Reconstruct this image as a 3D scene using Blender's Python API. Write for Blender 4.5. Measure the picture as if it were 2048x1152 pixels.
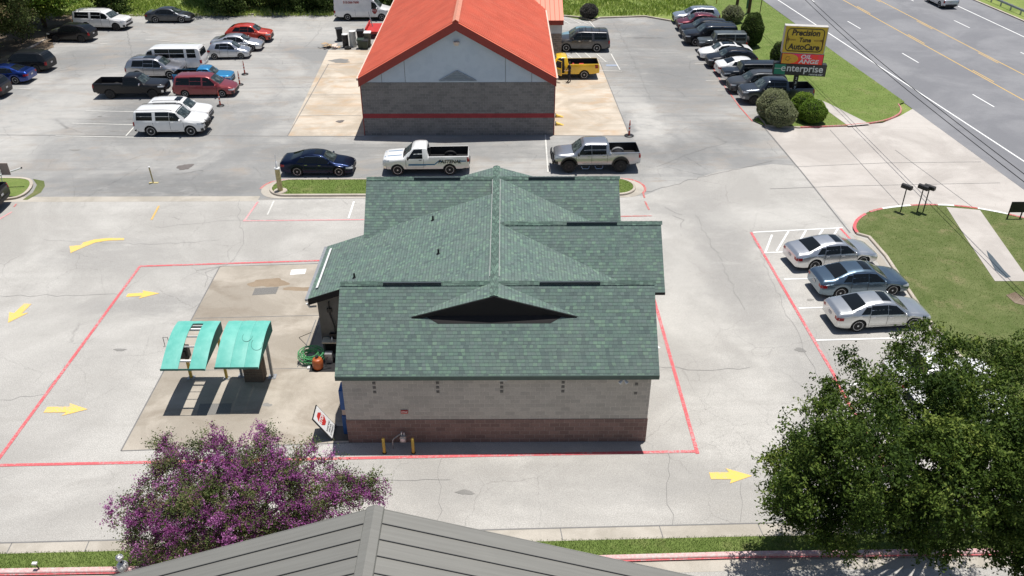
import bpy, bmesh, math, random
import numpy as np
from mathutils import Vector, Matrix
from mathutils.bvhtree import BVHTree
for o in list(bpy.data.objects): bpy.data.objects.remove(o)
SC = bpy.context.scene; COL = SC.collection
R = math.radians
# ------------------------------------------------------------------ camera, sky, sun, exposure
FPX, CH, PITCH, VPX = 1699.0, 23.5, R(31.5), 1010.0
YAW = math.atan((1024-VPX)*math.cos(PITCH)/FPX)
cam_d = bpy.data.cameras.new('camera'); cam = bpy.data.objects.new('camera', cam_d); COL.objects.link(cam)
cam_d.sensor_width = 36; cam_d.lens = 36*FPX/2048; cam_d.clip_end = 2000; cam_d.clip_start = .1
cam.location = (0, 0, CH); cam.rotation_euler = (R(90)-PITCH, 0, -YAW); SC.camera = cam
SUN = Vector((.115, .135, 1)).normalized()
W = bpy.data.worlds.new("World"); SC.world = W; W.use_nodes = True
wn = W.node_tree; bg = wn.nodes['Background']
sky = wn.nodes.new('ShaderNodeTexSky'); sky.sky_type = 'NISHITA'; sky.sun_disc = False
sky.sun_elevation = math.asin(SUN.z); sky.sun_rotation = math.atan2(SUN.x, SUN.y)
wn.links.new(sky.outputs[0], bg.inputs[0]); bg.inputs[1].default_value = .075
sl = bpy.data.lights.new('sun', 'SUN'); sl.energy = 5; sl.angle = R(.5); sl.color = (1, .965, .91)
so = bpy.data.objects.new('sun', sl); COL.objects.link(so); so.rotation_euler = SUN.to_track_quat('Z', 'Y').to_euler(); so.location = (0, 0, 60)
SC.view_settings.view_transform = 'Standard'; SC.view_settings.look = 'None'; SC.view_settings.exposure = .05; SC.view_settings.gamma = 1
SC.render.resolution_x, SC.render.resolution_y = 1024, 576
try:
    SC.cycles.max_bounces = 6; SC.cycles.transparent_max_bounces = 8
except Exception: pass
# photo pixel (2048x1152) -> point of the place at height z / on a vertical plane
_fw = np.array([math.sin(YAW)*math.cos(PITCH), math.cos(YAW)*math.cos(PITCH), -math.sin(PITCH)])
_rt = np.array([math.cos(YAW), -math.sin(YAW), 0]); _up = np.cross(_rt, _fw)
def _ray(x, y): return _fw+_rt*(x-1024)/FPX-_up*(y-576)/FPX
def G(x, y, z=0.):
    d = _ray(x, y); t = (z-CH)/d[2]; return Vector((d[0]*t, d[1]*t, z))
def onY(x, y, Y):
    d = _ray(x, y); t = Y/d[1]; return Vector((d[0]*t, Y, CH+d[2]*t))
rnd = random.Random(7); NR = np.random.default_rng(11)
# ------------------------------------------------------------------ materials
def sr(r, g, b):
    f = lambda c: (c/255/12.92) if c <= 10 else ((c/255+.055)/1.055)**2.4
    return (f(r), f(g), f(b), 1)
class NT:
    def __init__(s, name):
        s.m = bpy.data.materials.new(name); s.m.use_nodes = True; s.t = s.m.node_tree
        s.b = s.t.nodes['Principled BSDF']; s.b.inputs['Roughness'].default_value = .8
    def n(s, typ, _o=0, **kw):
        nd = s.t.nodes.new('ShaderNode'+typ)
        for k, v in kw.items():
            if k.startswith('_'):
                setattr(nd, k[1:], v); continue
            key = int(k[1:]) if k[0] == 'i' and k[1:].isdigit() else k.replace('_', ' ')
            s.put(nd.inputs[key], v)
        return nd.outputs[_o]
    def put(s, inp, v):
        if isinstance(v, bpy.types.NodeSocket): s.t.links.new(v, inp)
        else: inp.default_value = v
    def math(s, op, a, b=0., c=0.): return s.n('Math', _operation=op, i0=a, i1=b, i2=c)
    def vm(s, op, a, b=(0, 0, 0)): return s.n('VectorMath', _operation=op, i0=a, i1=b)
    def mix(s, f, a, b, mode='MIX'):
        nd = s.t.nodes.new('ShaderNodeMix'); nd.data_type = 'RGBA'; nd.blend_type = mode
        s.put(nd.inputs[0], f); s.put(nd.inputs[6], a); s.put(nd.inputs[7], b); return nd.outputs[2]
    def mr(s, v, a, b, c=0., d=1., smooth=False):
        nd = s.t.nodes.new('ShaderNodeMapRange'); nd.clamp = True
        if smooth: nd.interpolation_type = 'SMOOTHSTEP'
        for i, x in enumerate((v, a, b, c, d)): s.put(nd.inputs[i], x)
        return nd.outputs[0]
    def noise(s, vec, scale, detail=4., rough=.55, dist=0., col=False):
        nd = s.t.nodes.new('ShaderNodeTexNoise'); s.put(nd.inputs['Vector'], vec)
        nd.inputs['Scale'].default_value = scale; nd.inputs['Detail'].default_value = detail
        nd.inputs['Roughness'].default_value = rough; nd.inputs['Distortion'].default_value = dist
        return nd.outputs[1 if col else 0]
    def obj(s): return s.n('TexCoord', 3)
    def geo(s): return s.n('NewGeometry', 0)
    def uv(s): return s.n('TexCoord', 2)
    def ramp(s, f, stops, interp='LINEAR'):
        nd = s.t.nodes.new('ShaderNodeValToRGB'); s.put(nd.inputs[0], f); cr = nd.color_ramp; cr.interpolation = interp
        while len(cr.elements) < len(stops): cr.elements.new(.5)
        for e, (p, c) in zip(cr.elements, stops): e.position = p; e.color = c
        return nd.outputs[0]
    def bump(s, h, strength=.3, dist=.02):
        nd = s.t.nodes.new('ShaderNodeBump'); s.put(nd.inputs['Height'], h)
        nd.inputs['Strength'].default_value = strength; nd.inputs['Distance'].default_value = dist
        s.t.links.new(nd.outputs[0], s.b.inputs['Normal'])
    def set(s, color=None, rough=None, metal=None, spec=None, coat=None):
        if color is not None: s.put(s.b.inputs['Base Color'], color)
        if rough is not None: s.put(s.b.inputs['Roughness'], rough)
        if metal is not None: s.put(s.b.inputs['Metallic'], metal)
        if spec is not None: s.put(s.b.inputs['Specular IOR Level'], spec)
        if coat is not None: s.put(s.b.inputs['Coat Weight'], coat); s.b.inputs['Coat Roughness'].default_value = .04
        return s.m
_pm = {}
def flat(name, col, rough=.7, metal=0., dirt=.25, scale=3.):
    """plain surface with a little uneven wear"""
    if name in _pm: return _pm[name]
    n = NT(name); p = n.geo(); f = n.mr(n.noise(p, scale, 6, .65), .35, .75)
    c2 = tuple(list(np.array(col[:3])*(1-dirt))+[1])
    n.set(n.mix(f, col if len(col) == 4 else (*col, 1), c2), rough, metal); _pm[name] = n.m; return n.m
def cracks(n, p, scale, width, warp=.35, gate=(.5, .62), gscale=.15):
    w = n.vm('MULTIPLY_ADD', n.noise(p, 1.3, 5, .7, col=True), (warp*2, warp*2, 0)); w.node.inputs[2].default_value = (-warp, -warp, 0)
    q = n.vm('ADD', p, w)
    v = n.n('TexVoronoi', 0, _feature='DISTANCE_TO_EDGE', Vector=q, Scale=scale)
    ln = n.mr(v, 0, width, 1, 0)
    g = n.mr(n.noise(p, gscale, 3, .6), gate[0], gate[1])
    return n.math('MULTIPLY', ln, g)
def paving(name, base, dark, light, crk=1., speck=.5, stain=None, bscale=.12, crkscale=.33, streak=.0, spots=()):
    n = NT(name); p = n.geo()
    big = n.noise(p, bscale, 6, .62, .6)
    c = n.mix(n.mr(big, .38, .62, smooth=True), dark, light)
    c = n.mix(.28, c, base)
    mid = n.noise(p, 1.1, 5, .65)
    c = n.mix(n.mr(mid, .5, .75, 0, .3), c, dark)
    if streak:
        sc = n.vm('MULTIPLY', p, (.05, 1.3, 1)); st = n.noise(sc, 1.2, 5, .6)
        c = n.mix(n.mr(st, .48, .75, 0, streak), c, dark)
    if stain:
        c = n.mix(n.mr(n.noise(n.vm('MULTIPLY', p, (.7, 1.4, 1)), .45, 5, .6, .8), .5, .72, 0, .75), c, stain)
    if spots:   # worn and oil-darkened areas of the lot, each where it lies
        q = n.vm('ADD', p, n.vm('MULTIPLY', n.vm('SUBTRACT', n.noise(p, .35, 5, .65, col=True), (.5, .5, .5)), (4, 4, 0)))
        fine = n.mr(n.noise(n.vm('MULTIPLY', p, (.5, 1.2, 1)), 1.4, 6, .7), .22, .5)
        for (x, y, rx_, ry_, k_, cc) in spots:
            d = n.vm('MULTIPLY', n.vm('SUBTRACT', q, (x, y, 0)), (1/rx_, 1/ry_, 0)); ln = n.n('VectorMath', 1, _operation='LENGTH', i0=d)
            c = n.mix(n.math('MULTIPLY', n.mr(ln, 1.15, .35, 0, k_, True), fine), c, cc)
    sp = n.noise(p, 26, 3, .8)
    c = n.mix(n.mr(sp, .36, .64, 0, speck), c, tuple(list(np.array(dark[:3])*.62)+[1]))
    sp2 = n.noise(n.vm('ADD', p, (31, 7, 0)), 38, 2, .7)
    c = n.mix(n.mr(sp2, .56, .75, 0, .5*speck+.1), c, tuple(list(np.minimum(np.array(light[:3])*1.35, .8))+[1]))
    if crk:
        dk = tuple(list(np.array(dark[:3])*.3)+[1])
        k1 = cracks(n, p, crkscale, .007*crkscale/.33, .35, (.44, .58), .16)
        k2 = cracks(n, n.vm('ADD', p, (17, 5, 0)), 1.3, .02, .2, (.57, .68), .13)
        k3 = cracks(n, n.vm('ADD', p, (3, 45, 0)), 4.0, .055, .08, (.62, .7), .2)
        c = n.mix(n.math('MULTIPLY', k1, .55*crk), c, dk); c = n.mix(n.math('MULTIPLY', k2, .42*crk), c, dk); c = n.mix(n.math('MULTIPLY', k3, .36*crk), c, dk)
    n.bump(sp, .25, .01); return n.set(c, .9, spec=.25)
M = {}
DK = (.19, .192, .19, 1); LT = (.62, .60, .56, 1); MK = (.33, .32, .305, 1)
M['near_asphalt'] = paving('aged_pale_asphalt', (.50, .48, .45, 1), (.38, .365, .34, 1), (.62, .60, .56, 1), .75, .75, (.42, .40, .37, 1), .12, .33, .3,
    spots=[(12.5, 42, 2.2, 11, .8, MK), (14, 30, 2, 6, .6, MK), (-22, 42, 5, 3, .6, MK), (-18, 36.8, 5, 1.2, .8, MK), (0, 24, 14, 1.6, .5, MK), (9, 37, 1.5, 6, .5, LT), (-24, 32, 4, 6, .4, LT), (16, 47, 4, 2, .5, LT), (9.5, 47.5, 3, 1.2, .6, MK), (12.5, 24, 4, 2, .5, MK)])
M['far_asphalt'] = paving('worn_grey_asphalt', (.41, .40, .38, 1), (.23, .232, .23, 1), (.50, .485, .455, 1), .9, .5, (.36, .31, .26, 1), .085, .25, .6,
    spots=[(-28, 64, 6, 6, .75, DK), (-22, 51.5, 9, 2.4, .8, DK), (-30, 73, 5, 8, .4, DK), (-12, 57.5, 9, 2.2, .6, DK), (2, 57, 8, 2, .45, DK), (14, 78, 5, 16, .55, DK), (12, 57, 5, 3, .6, DK), (11, 63, 1.6, 6, .7, LT), (16.5, 60.5, 3, 3, .6, DK), (-38, 62, 5, 10, .5, LT), (-20, 88, 10, 4, .4, LT), (-42, 80, 4, 3, .5, DK)])
M['road'] = paving('road_asphalt', (.235, .237, .25, 1), (.185, .187, .2, 1), (.275, .275, .285, 1), .3, .28, None, .12, .2, .0)
M['drive'] = paving('driveway_concrete', (.50, .46, .425, 1), (.39, .36, .33, 1), (.56, .525, .485, 1), .25, .22, None, .2, .2, .35)
M['pad'] = paving('stained_wash_concrete', (.43, .385, .32, 1), (.30, .265, .22, 1), (.5, .45, .385, 1), .25, .25, (.24, .20, .155, 1), .25)
M['tan_pad'] = paving('rust_stained_concrete', (.56, .49, .40, 1), (.40, .34, .27, 1), (.64, .57, .48, 1), .3, .25, (.50, .33, .19, 1), .28, .3, .8)
M['kerb'] = paving('kerb_concrete', (.50, .44, .37, 1), (.40, .35, .29, 1), (.56, .50, .43, 1), .0, .25, None, .6)
M['gutter'] = paving('gutter_concrete', (.46, .42, .36, 1), (.36, .33, .28, 1), (.52, .48, .42, 1), .2, .3, None, .4)
def paint_mat(name, col, wear=.5, base=(.42, .41, .40, 1)):
    n = NT(name); p = n.geo()
    f = n.noise(p, 9, 6, .75); g = n.noise(p, .5, 3, .5)
    w = n.mr(n.math('ADD', n.math('MULTIPLY', f, .7), n.math('MULTIPLY', g, .3)), .62-wear*.22, .72-wear*.1)
    return n.set(n.mix(w, col, base), .75)
M['red_line'] = paint_mat('red_lane_paint', (.60, .11, .12, 1), .6)
M['faded_red'] = paint_mat('faded_red_paint', (.50, .10, .085, 1), .75)
M['pink_red'] = paint_mat('sunbleached_red_paint', (.62, .25, .26, 1), .75, (.58, .50, .48, 1))
M['white_line'] = paint_mat('white_lane_paint', (.80, .80, .78, 1), .3)
M['faded_white'] = paint_mat('faded_white_paint', (.66, .65, .60, 1), .7)
M['yellow_arrow'] = paint_mat('yellow_arrow_paint', (.80, .52, .12, 1), .5)
M['yellow_line'] = paint_mat('yellow_road_paint', (.62, .40, .12, 1), .35)
M['crack_seal'] = flat('crack_joint_dark', (.21, .205, .20, 1), .9)  # dark tone of pavement joints, sealed cracks and tar seams
def grass_mat(name, a, b, c, scale=.5):
    n = NT(name); p = n.geo()
    col = n.mix(n.mr(n.noise(p, scale, 6, .65, .5), .35, .65), a, b)
    col = n.mix(n.mr(n.noise(n.vm('ADD', p, (9, 3, 0)), .7, 7, .7), .54, .72, 0, .7), col, c)
    f = n.noise(p, 22, 4, .8)
    col = n.mix(n.mr(f, .3, .7, 0, .75), col, tuple(list(np.array(a[:3])*.35)+[1]))
    n.bump(f, .8, .05); return n.set(col, .95, spec=.15)
M['lawn'] = grass_mat('mown_lawn', (.17, .25, .06, 1), (.26, .33, .10, 1), (.36, .33, .16, 1))
M['lawn_dry'] = grass_mat('dry_patchy_lawn', (.135, .18, .055, 1), (.22, .25, .10, 1), (.40, .33, .19, 1), .8)
M['field'] = grass_mat('wild_field', (.22, .30, .08, 1), (.35, .42, .13, 1), (.42, .40, .19, 1), .3)
M['dirt'] = paving('leaf_litter_soil', (.24, .18, .13, 1), (.14, .10, .07, 1), (.33, .27, .2, 1), 0, .5, None, .5)
def blade_mat(name, lo, hi, hi2=None, trans=.16):
    n = NT(name); a = n.n('Attribute', 2, _attribute_name='tint')
    st = [(0, lo), (.6, hi), (1, hi2 or hi)]
    c = n.ramp(a, st); n.set(c, .6, spec=.12)
    tr = n.n('BsdfTranslucent', Color=n.mix(.35, c, (hi[0]*1.3, hi[1]*1.5, hi[2]*.6, 1)))
    ms = n.n('MixShader', Fac=trans, i1=n.b.outputs[0], i2=tr)
    n.t.links.new(ms, n.t.nodes['Material Output'].inputs[0]); return n.m
M['blade'] = blade_mat('grass_blades', (.06, .11, .02, 1), (.17, .25, .06, 1), (.32, .33, .12, 1))
M['weed'] = blade_mat('wild_weeds', (.14, .22, .04, 1), (.36, .45, .11, 1), (.55, .56, .22, 1))
M['elm_leaf'] = blade_mat('evergreen_elm_leaves', (.018, .038, .007, 1), (.075, .12, .02, 1), (.19, .235, .048, 1))
M['dark_leaf'] = blade_mat('dense_dark_leaves', (.03, .055, .013, 1), (.10, .15, .04, 1), (.20, .25, .08, 1))
M['grey_leaf'] = blade_mat('dusty_sage_leaves', (.14, .16, .085, 1), (.33, .35, .20, 1), (.5, .5, .32, 1))
M['boxwood'] = blade_mat('bright_hedge_leaves', (.08, .15, .02, 1), (.20, .31, .045, 1), (.42, .45, .08, 1))
M['purple_sage'] = blade_mat('dull_grey_leaves', (.05, .05, .045, 1), (.13, .12, .115, 1), (.2, .19, .17, 1))
M['myrtle_leaf'] = blade_mat('crape_myrtle_leaves', (.035, .05, .018, 1), (.12, .16, .05, 1), (.22, .16, .09, 1))
M['blossom'] = blade_mat('purple_blossom', (.15, .035, .13, 1), (.37, .11, .33, 1), (.58, .27, .53, 1), .25)
M['bark'] = flat('grey_brown_bark', (.10, .078, .055, 1), .9, 0, .5, 8)
# shingles
def shingle(name, cols):
    n = NT(name); uv = n.uv(); sx = n.n('SeparateXYZ', 0, Vector=uv); sy = sx.node.outputs[1]
    rows = n.math('DIVIDE', sy, .142); r = n.math('FLOOR', rows); fr = n.math('FRACT', rows)
    h1 = n.n('TexWhiteNoise', 0, _noise_dimensions='1D', W=r)
    u = n.math('ADD', n.math('ADD', n.math('DIVIDE', sx, .16), n.math('MULTIPLY', n.noise(uv, 1.9, 2, .5), 1.6)), n.math('MULTIPLY', h1, 7.3)); cidx = n.math('FLOOR', u); fu = n.math('FRACT', u)
    cv = n.n('CombineXYZ', 0, X=cidx, Y=r)
    h2 = n.n('TexWhiteNoise', 0, _noise_dimensions='2D', Vector=cv)
    c = n.ramp(h2, cols)
    wv = n.noise(n.vm('MULTIPLY', uv, (1.2, 4., 1)), 1.0, 4, .6); c = n.mix(n.mr(wv, .42, .68, 0, .35), c, (.115, .14, .13, 1))
    gr = n.noise(uv, 60, 2, .7); c = n.mix(n.mr(gr, .3, .7, 0, .35), c, (.03, .045, .04, 1))
    lg = n.noise(uv, .5, 3, .5); c = n.mix(n.mr(lg, .45, .7, 0, .25), c, (.16, .19, .175, 1))
    # laminated tabs: upper layer steps over the row below
    tab = n.math('GREATER_THAN', h2, .45)
    edge = n.math('MULTIPLY', n.math('LESS_THAN', fr, n.math('ADD', .10, n.math('MULTIPLY', tab, .07))), .5)
    c = n.mix(edge, c, (.016, .024, .022, 1))
    sd = n.math('MULTIPLY', n.math('LESS_THAN', fu, .07), .35); c = n.mix(sd, c, (.02, .03, .028, 1))
    h = n.math('ADD', n.math('MULTIPLY', fr, -1.), n.math('MULTIPLY', tab, .5)); n.bump(h, .4, .012)
    return n.set(c, .88, spec=.3)
M['shingle'] = shingle('green_asphalt_shingle', [(0, (0.104, 0.145, 0.14, 1)), (0.25, (0.14, 0.198, 0.181, 1)), (0.5, (0.144, 0.22, 0.186, 1)), (0.7, (0.164, 0.216, 0.205, 1)), (0.85, (0.16, 0.255, 0.2, 1)), (1, (0.204, 0.308, 0.233, 1))])
def masonry(name, c1, c2, mortar, bw=.4, bh=.2, ms=.012, bump=.5, rough=.85, nz=.3):
    n = NT(name); uv = n.uv()
    nd = n.t.nodes.new('ShaderNodeTexBrick'); n.put(nd.inputs['Vector'], uv)
    n.put(nd.inputs['Color1'], c1); n.put(nd.inputs['Color2'], c2); n.put(nd.inputs['Mortar'], mortar)
    nd.inputs['Scale'].default_value = 1; nd.inputs['Mortar Size'].default_value = ms; nd.inputs['Brick Width'].default_value = bw; nd.inputs['Row Height'].default_value = bh
    nd.inputs['Bias'].default_value = -.1
    g = n.noise(uv, 14, 5, .7); g2 = n.noise(uv, .8, 5, .6)
    c = n.mix(n.mr(g, .35, .7, 0, nz), nd.outputs[0], tuple(list(np.array(c2[:3])*.5)+[1]))
    c = n.mix(n.mr(g2, .5, .75, 0, nz), c, tuple(list(np.array(c2[:3])*.55)+[1]))
    n.bump(n.math('ADD', n.math('MULTIPLY', nd.outputs[1], -1), n.math('MULTIPLY', g, .7)), bump, .02)
    return n.set(c, rough, spec=.3)
M['cmu_light'] = masonry('painted_grey_block', (.58, .54, .49, 1), (.46, .43, .395, 1), (.68, .64, .585, 1), .4, .2, .010, .6, .85, .3)
M['cmu_maroon'] = masonry('split_face_maroon_block', (.33, .215, .19, 1), (.22, .145, .13, 1), (.42, .34, .31, 1), .4, .2, .012, 1., .9, .4)
M['cmu_dark'] = masonry('dark_grey_split_block', (.30, .275, .26, 1), (.20, .185, .18, 1), (.42, .40, .38, 1), .4, .2, .012, .9, .9, .4)
M['cmu_red'] = masonry('red_painted_block', (.42, .06, .065, 1), (.34, .05, .055, 1), (.38, .06, .065, 1), .4, .2, .008, .4, .8, .35)
M['bay_wall'] = flat('grimy_bay_wall', (.20, .19, .17, 1), .85, 0, .5, 1.2)
def ribbed(name, col, dark, pitch, w=.12):
    n = NT(name); uv = n.uv(); u = n.n('SeparateXYZ', 0, Vector=uv)
    f = n.math('FRACT', n.math('DIVIDE', u, pitch)); tri = n.math('ABSOLUTE', n.math('SUBTRACT', f, .5))
    e = n.mr(tri, .5-w*1.2, .5, 0, 1, True)
    z = n.noise(n.geo(), .6, 5, .6)
    c = n.mix(n.mr(z, .4, .75, 0, .35), col, dark)
    n.bump(e, 1., .045); return n.set(c, .5, 0., spec=.35)
_n = NT('orange_red_metal'); _p = _n.geo()
_c = _n.mix(_n.mr(_n.noise(_p, .5, 6, .62), .38, .68), (.80, .20, .12, 1), (.68, .165, .10, 1)); _c = _n.mix(_n.mr(_n.noise(_n.vm('MULTIPLY', _p, (.3, 5, 1)), 1.1, 5, .65), .5, .75, 0, .5), _c, (.82, .32, .22, 1))
M['red_metal'] = _n.set(_c, .5, spec=.35)
M['red_seam'] = ribbed('orange_red_seam_metal', (.80, .26, .17, 1), (.68, .20, .13, 1), .42, .05)
M['red_trim'] = flat('dark_red_trim', (.33, .04, .03, 1), .5, 0, .2)
M['white_trim'] = flat('cream_trim', (.75, .60, .50, 1), .6)
M['blue_panel'] = None
_n = NT('patchy_grey_stucco'); _p = _n.geo()
_c = _n.mix(_n.mr(_n.n('TexVoronoi', 0, Vector=_n.vm('ADD', _p, _n.noise(_p, 1.5, 3, .5, col=True)), Scale=.9), .42, .46, 0, .35), (.52, .59, .67, 1), (.60, .66, .73, 1))
_c = _n.mix(_n.mr(_n.noise(_p, 2.5, 6, .7), .45, .75, 0, .4), _c, (.44, .50, .58, 1)); M['blue_panel'] = _n.set(_c, .8)
_n = NT('grey_standing_seam_metal'); _p = _n.geo()
_c = _n.mix(_n.mr(_n.noise(_n.vm('MULTIPLY', _p, (.25, 7, .3)), 2, 4, .6), .35, .7), (.225, .22, .20, 1), (.195, .19, .172, 1))
_c = _n.mix(_n.mr(_n.noise(_p, .8, 5, .6), .5, .75, 0, .35), _c, (.245, .24, .215, 1))
_n.bump(_n.noise(_n.vm('MULTIPLY', _p, (.3, 5, .3)), 1.2, 3, .5), .08, .02); M['grey_metal'] = _n.set(_c, .45, .15, spec=.4)
M['seam_dark'] = flat('seam_dark_side', (.07, .07, .072, 1), .6)
_n = NT('teal_fibreglass'); _p = _n.geo()
_c = _n.mix(_n.mr(_n.noise(_p, 1.6, 6, .65), .35, .7), (.10, .42, .35, 1), (.18, .53, .45, 1))
_c = _n.mix(_n.mr(_n.noise(_n.vm('MULTIPLY', _p, (6, 1, 1)), 2.2, 4, .7), .55, .8, 0, .35), _c, (.30, .62, .53, 1)); M['teal'] = _n.set(_c, .4, spec=.5)
M['teal_dark'] = flat('teal_edge', (.03, .15, .125, 1), .6)
M['black'] = flat('black_plastic', (.015, .015, .017, 1), .5, 0, .3)
M['rubber'] = flat('tyre_rubber', (.022, .022, .022, 1), .85, 0, .3)
M['dark'] = flat('dark_void', (.02, .018, .018, 1), .9)
M['alu'] = flat('cast_alloy', (.66, .66, .67, 1), .35, .25, .2, 20)
M['dark_alloy'] = flat('dark_alloy', (.05, .05, .055, 1), .35, .6)
M['chrome'] = flat('chrome', (.75, .75, .76, 1), .12, 1., .1)
M['steel'] = flat('galvanised_steel', (.45, .46, .47, 1), .45, .6, .3, 6)
M['white'] = flat('white_painted_metal', (.78, .78, .77, 1), .5, 0, .15)
M['yellow_post'] = flat('yellow_bollard_paint', (.62, .42, .07, 1), .55, 0, .35, 8)
M['ochre'] = flat('weathered_yellow_paint', (.55, .46, .22, 1), .7, 0, .35, 6)
M['wood'] = flat('weathered_pole_wood', (.12, .075, .045, 1), .9, 0, .5, 6)
M['orange_post'] = flat('faded_orange_plastic', (.62, .10, .06, 1), .6, 0, .3)
M['orange_tank'] = flat('orange_plastic', (.5, .12, .03, 1), .45, 0, .3)
M['green_hose'] = flat('green_hose', (.10, .42, .16, 1), .45, 0, .4, 30)
M['brown_stone'] = masonry('brown_stone_block', (.17, .13, .10, 1), (.12, .095, .075, 1), (.2, .17, .14, 1), .3, .1, .01, .8)
M['blue'] = flat('blue_plastic', (.02, .11, .36, 1), .5)
M['red_sign'] = flat('red_sign_face', (.55, .04, .035, 1), .5)
M['cardboard'] = flat('cardboard', (.50, .36, .22, 1), .85, 0, .4, 5)
M['skin'] = flat('skin', (.40, .24, .17, 1), .6)
M['cloth_dark'] = flat('dark_navy_cloth', (.022, .022, .035, 1), .9, 0, .3)
M['hair'] = flat('dark_hair', (.02, .015, .012, 1), .8)
M['olive'] = flat('olive_bin_plastic', (.17, .17, .12, 1), .6)
M['green_bin'] = flat('dark_green_bin', (.025, .045, .03, 1), .5)
M['grate'] = None
_n = NT('iron_grate'); _u = _n.n('SeparateXYZ', 0, Vector=_n.geo())
_s = _n.math('GREATER_THAN', _n.math('FRACT', _n.math('MULTIPLY', _u, 24)), .5); M['grate'] = _n.set(_n.mix(_s, (.10, .095, .09, 1), (.25, .24, .22, 1)), .7)
_n = NT('vehicle_glass'); _n.set((.008, .010, .011, 1), .04, 0, .45); _n.b.inputs['IOR'].default_value = 1.45; M['glass'] = _n.m
_n = NT('windscreen_glass'); _p = _n.obj()
_n.set(_n.mix(_n.mr(_n.noise(_p, 2.2, 3, .6), .45, .7), (.022, .032, .032, 1), (.13, .16, .155, 1)), .05, 0, .6); _n.b.inputs['IOR'].default_value = 1.45; M['wind'] = _n.m
M['head'] = flat('headlight_lens', (.55, .57, .58, 1), .12, .3, .4, 12)
M['tail'] = flat('tail_light_lens', (.38, .012, .015, 1), .2, 0, .4, 12)
M['plate'] = flat('licence_plate', (.6, .6, .6, 1), .5)
_cp = {}
def paint(name, col, metal=.0, rough=.35):
    if name in _cp: return _cp[name]
    if metal >= .5: metal = .85; col = tuple(min(.85, c*1.15) for c in col)
    n = NT(name+'_car_paint'); p = n.obj()
    d = tuple(list(np.array(col)*.86)+[1])
    dk = max(col) < .2; n.set(n.mix(n.mr(n.noise(p, 1.3, 5, .6), .4, .75, 0, .8), (*col, 1), d), rough, metal, .25 if dk else .5, .35 if dk else 1.)
    _cp[name] = n.m; return n.m
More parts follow.
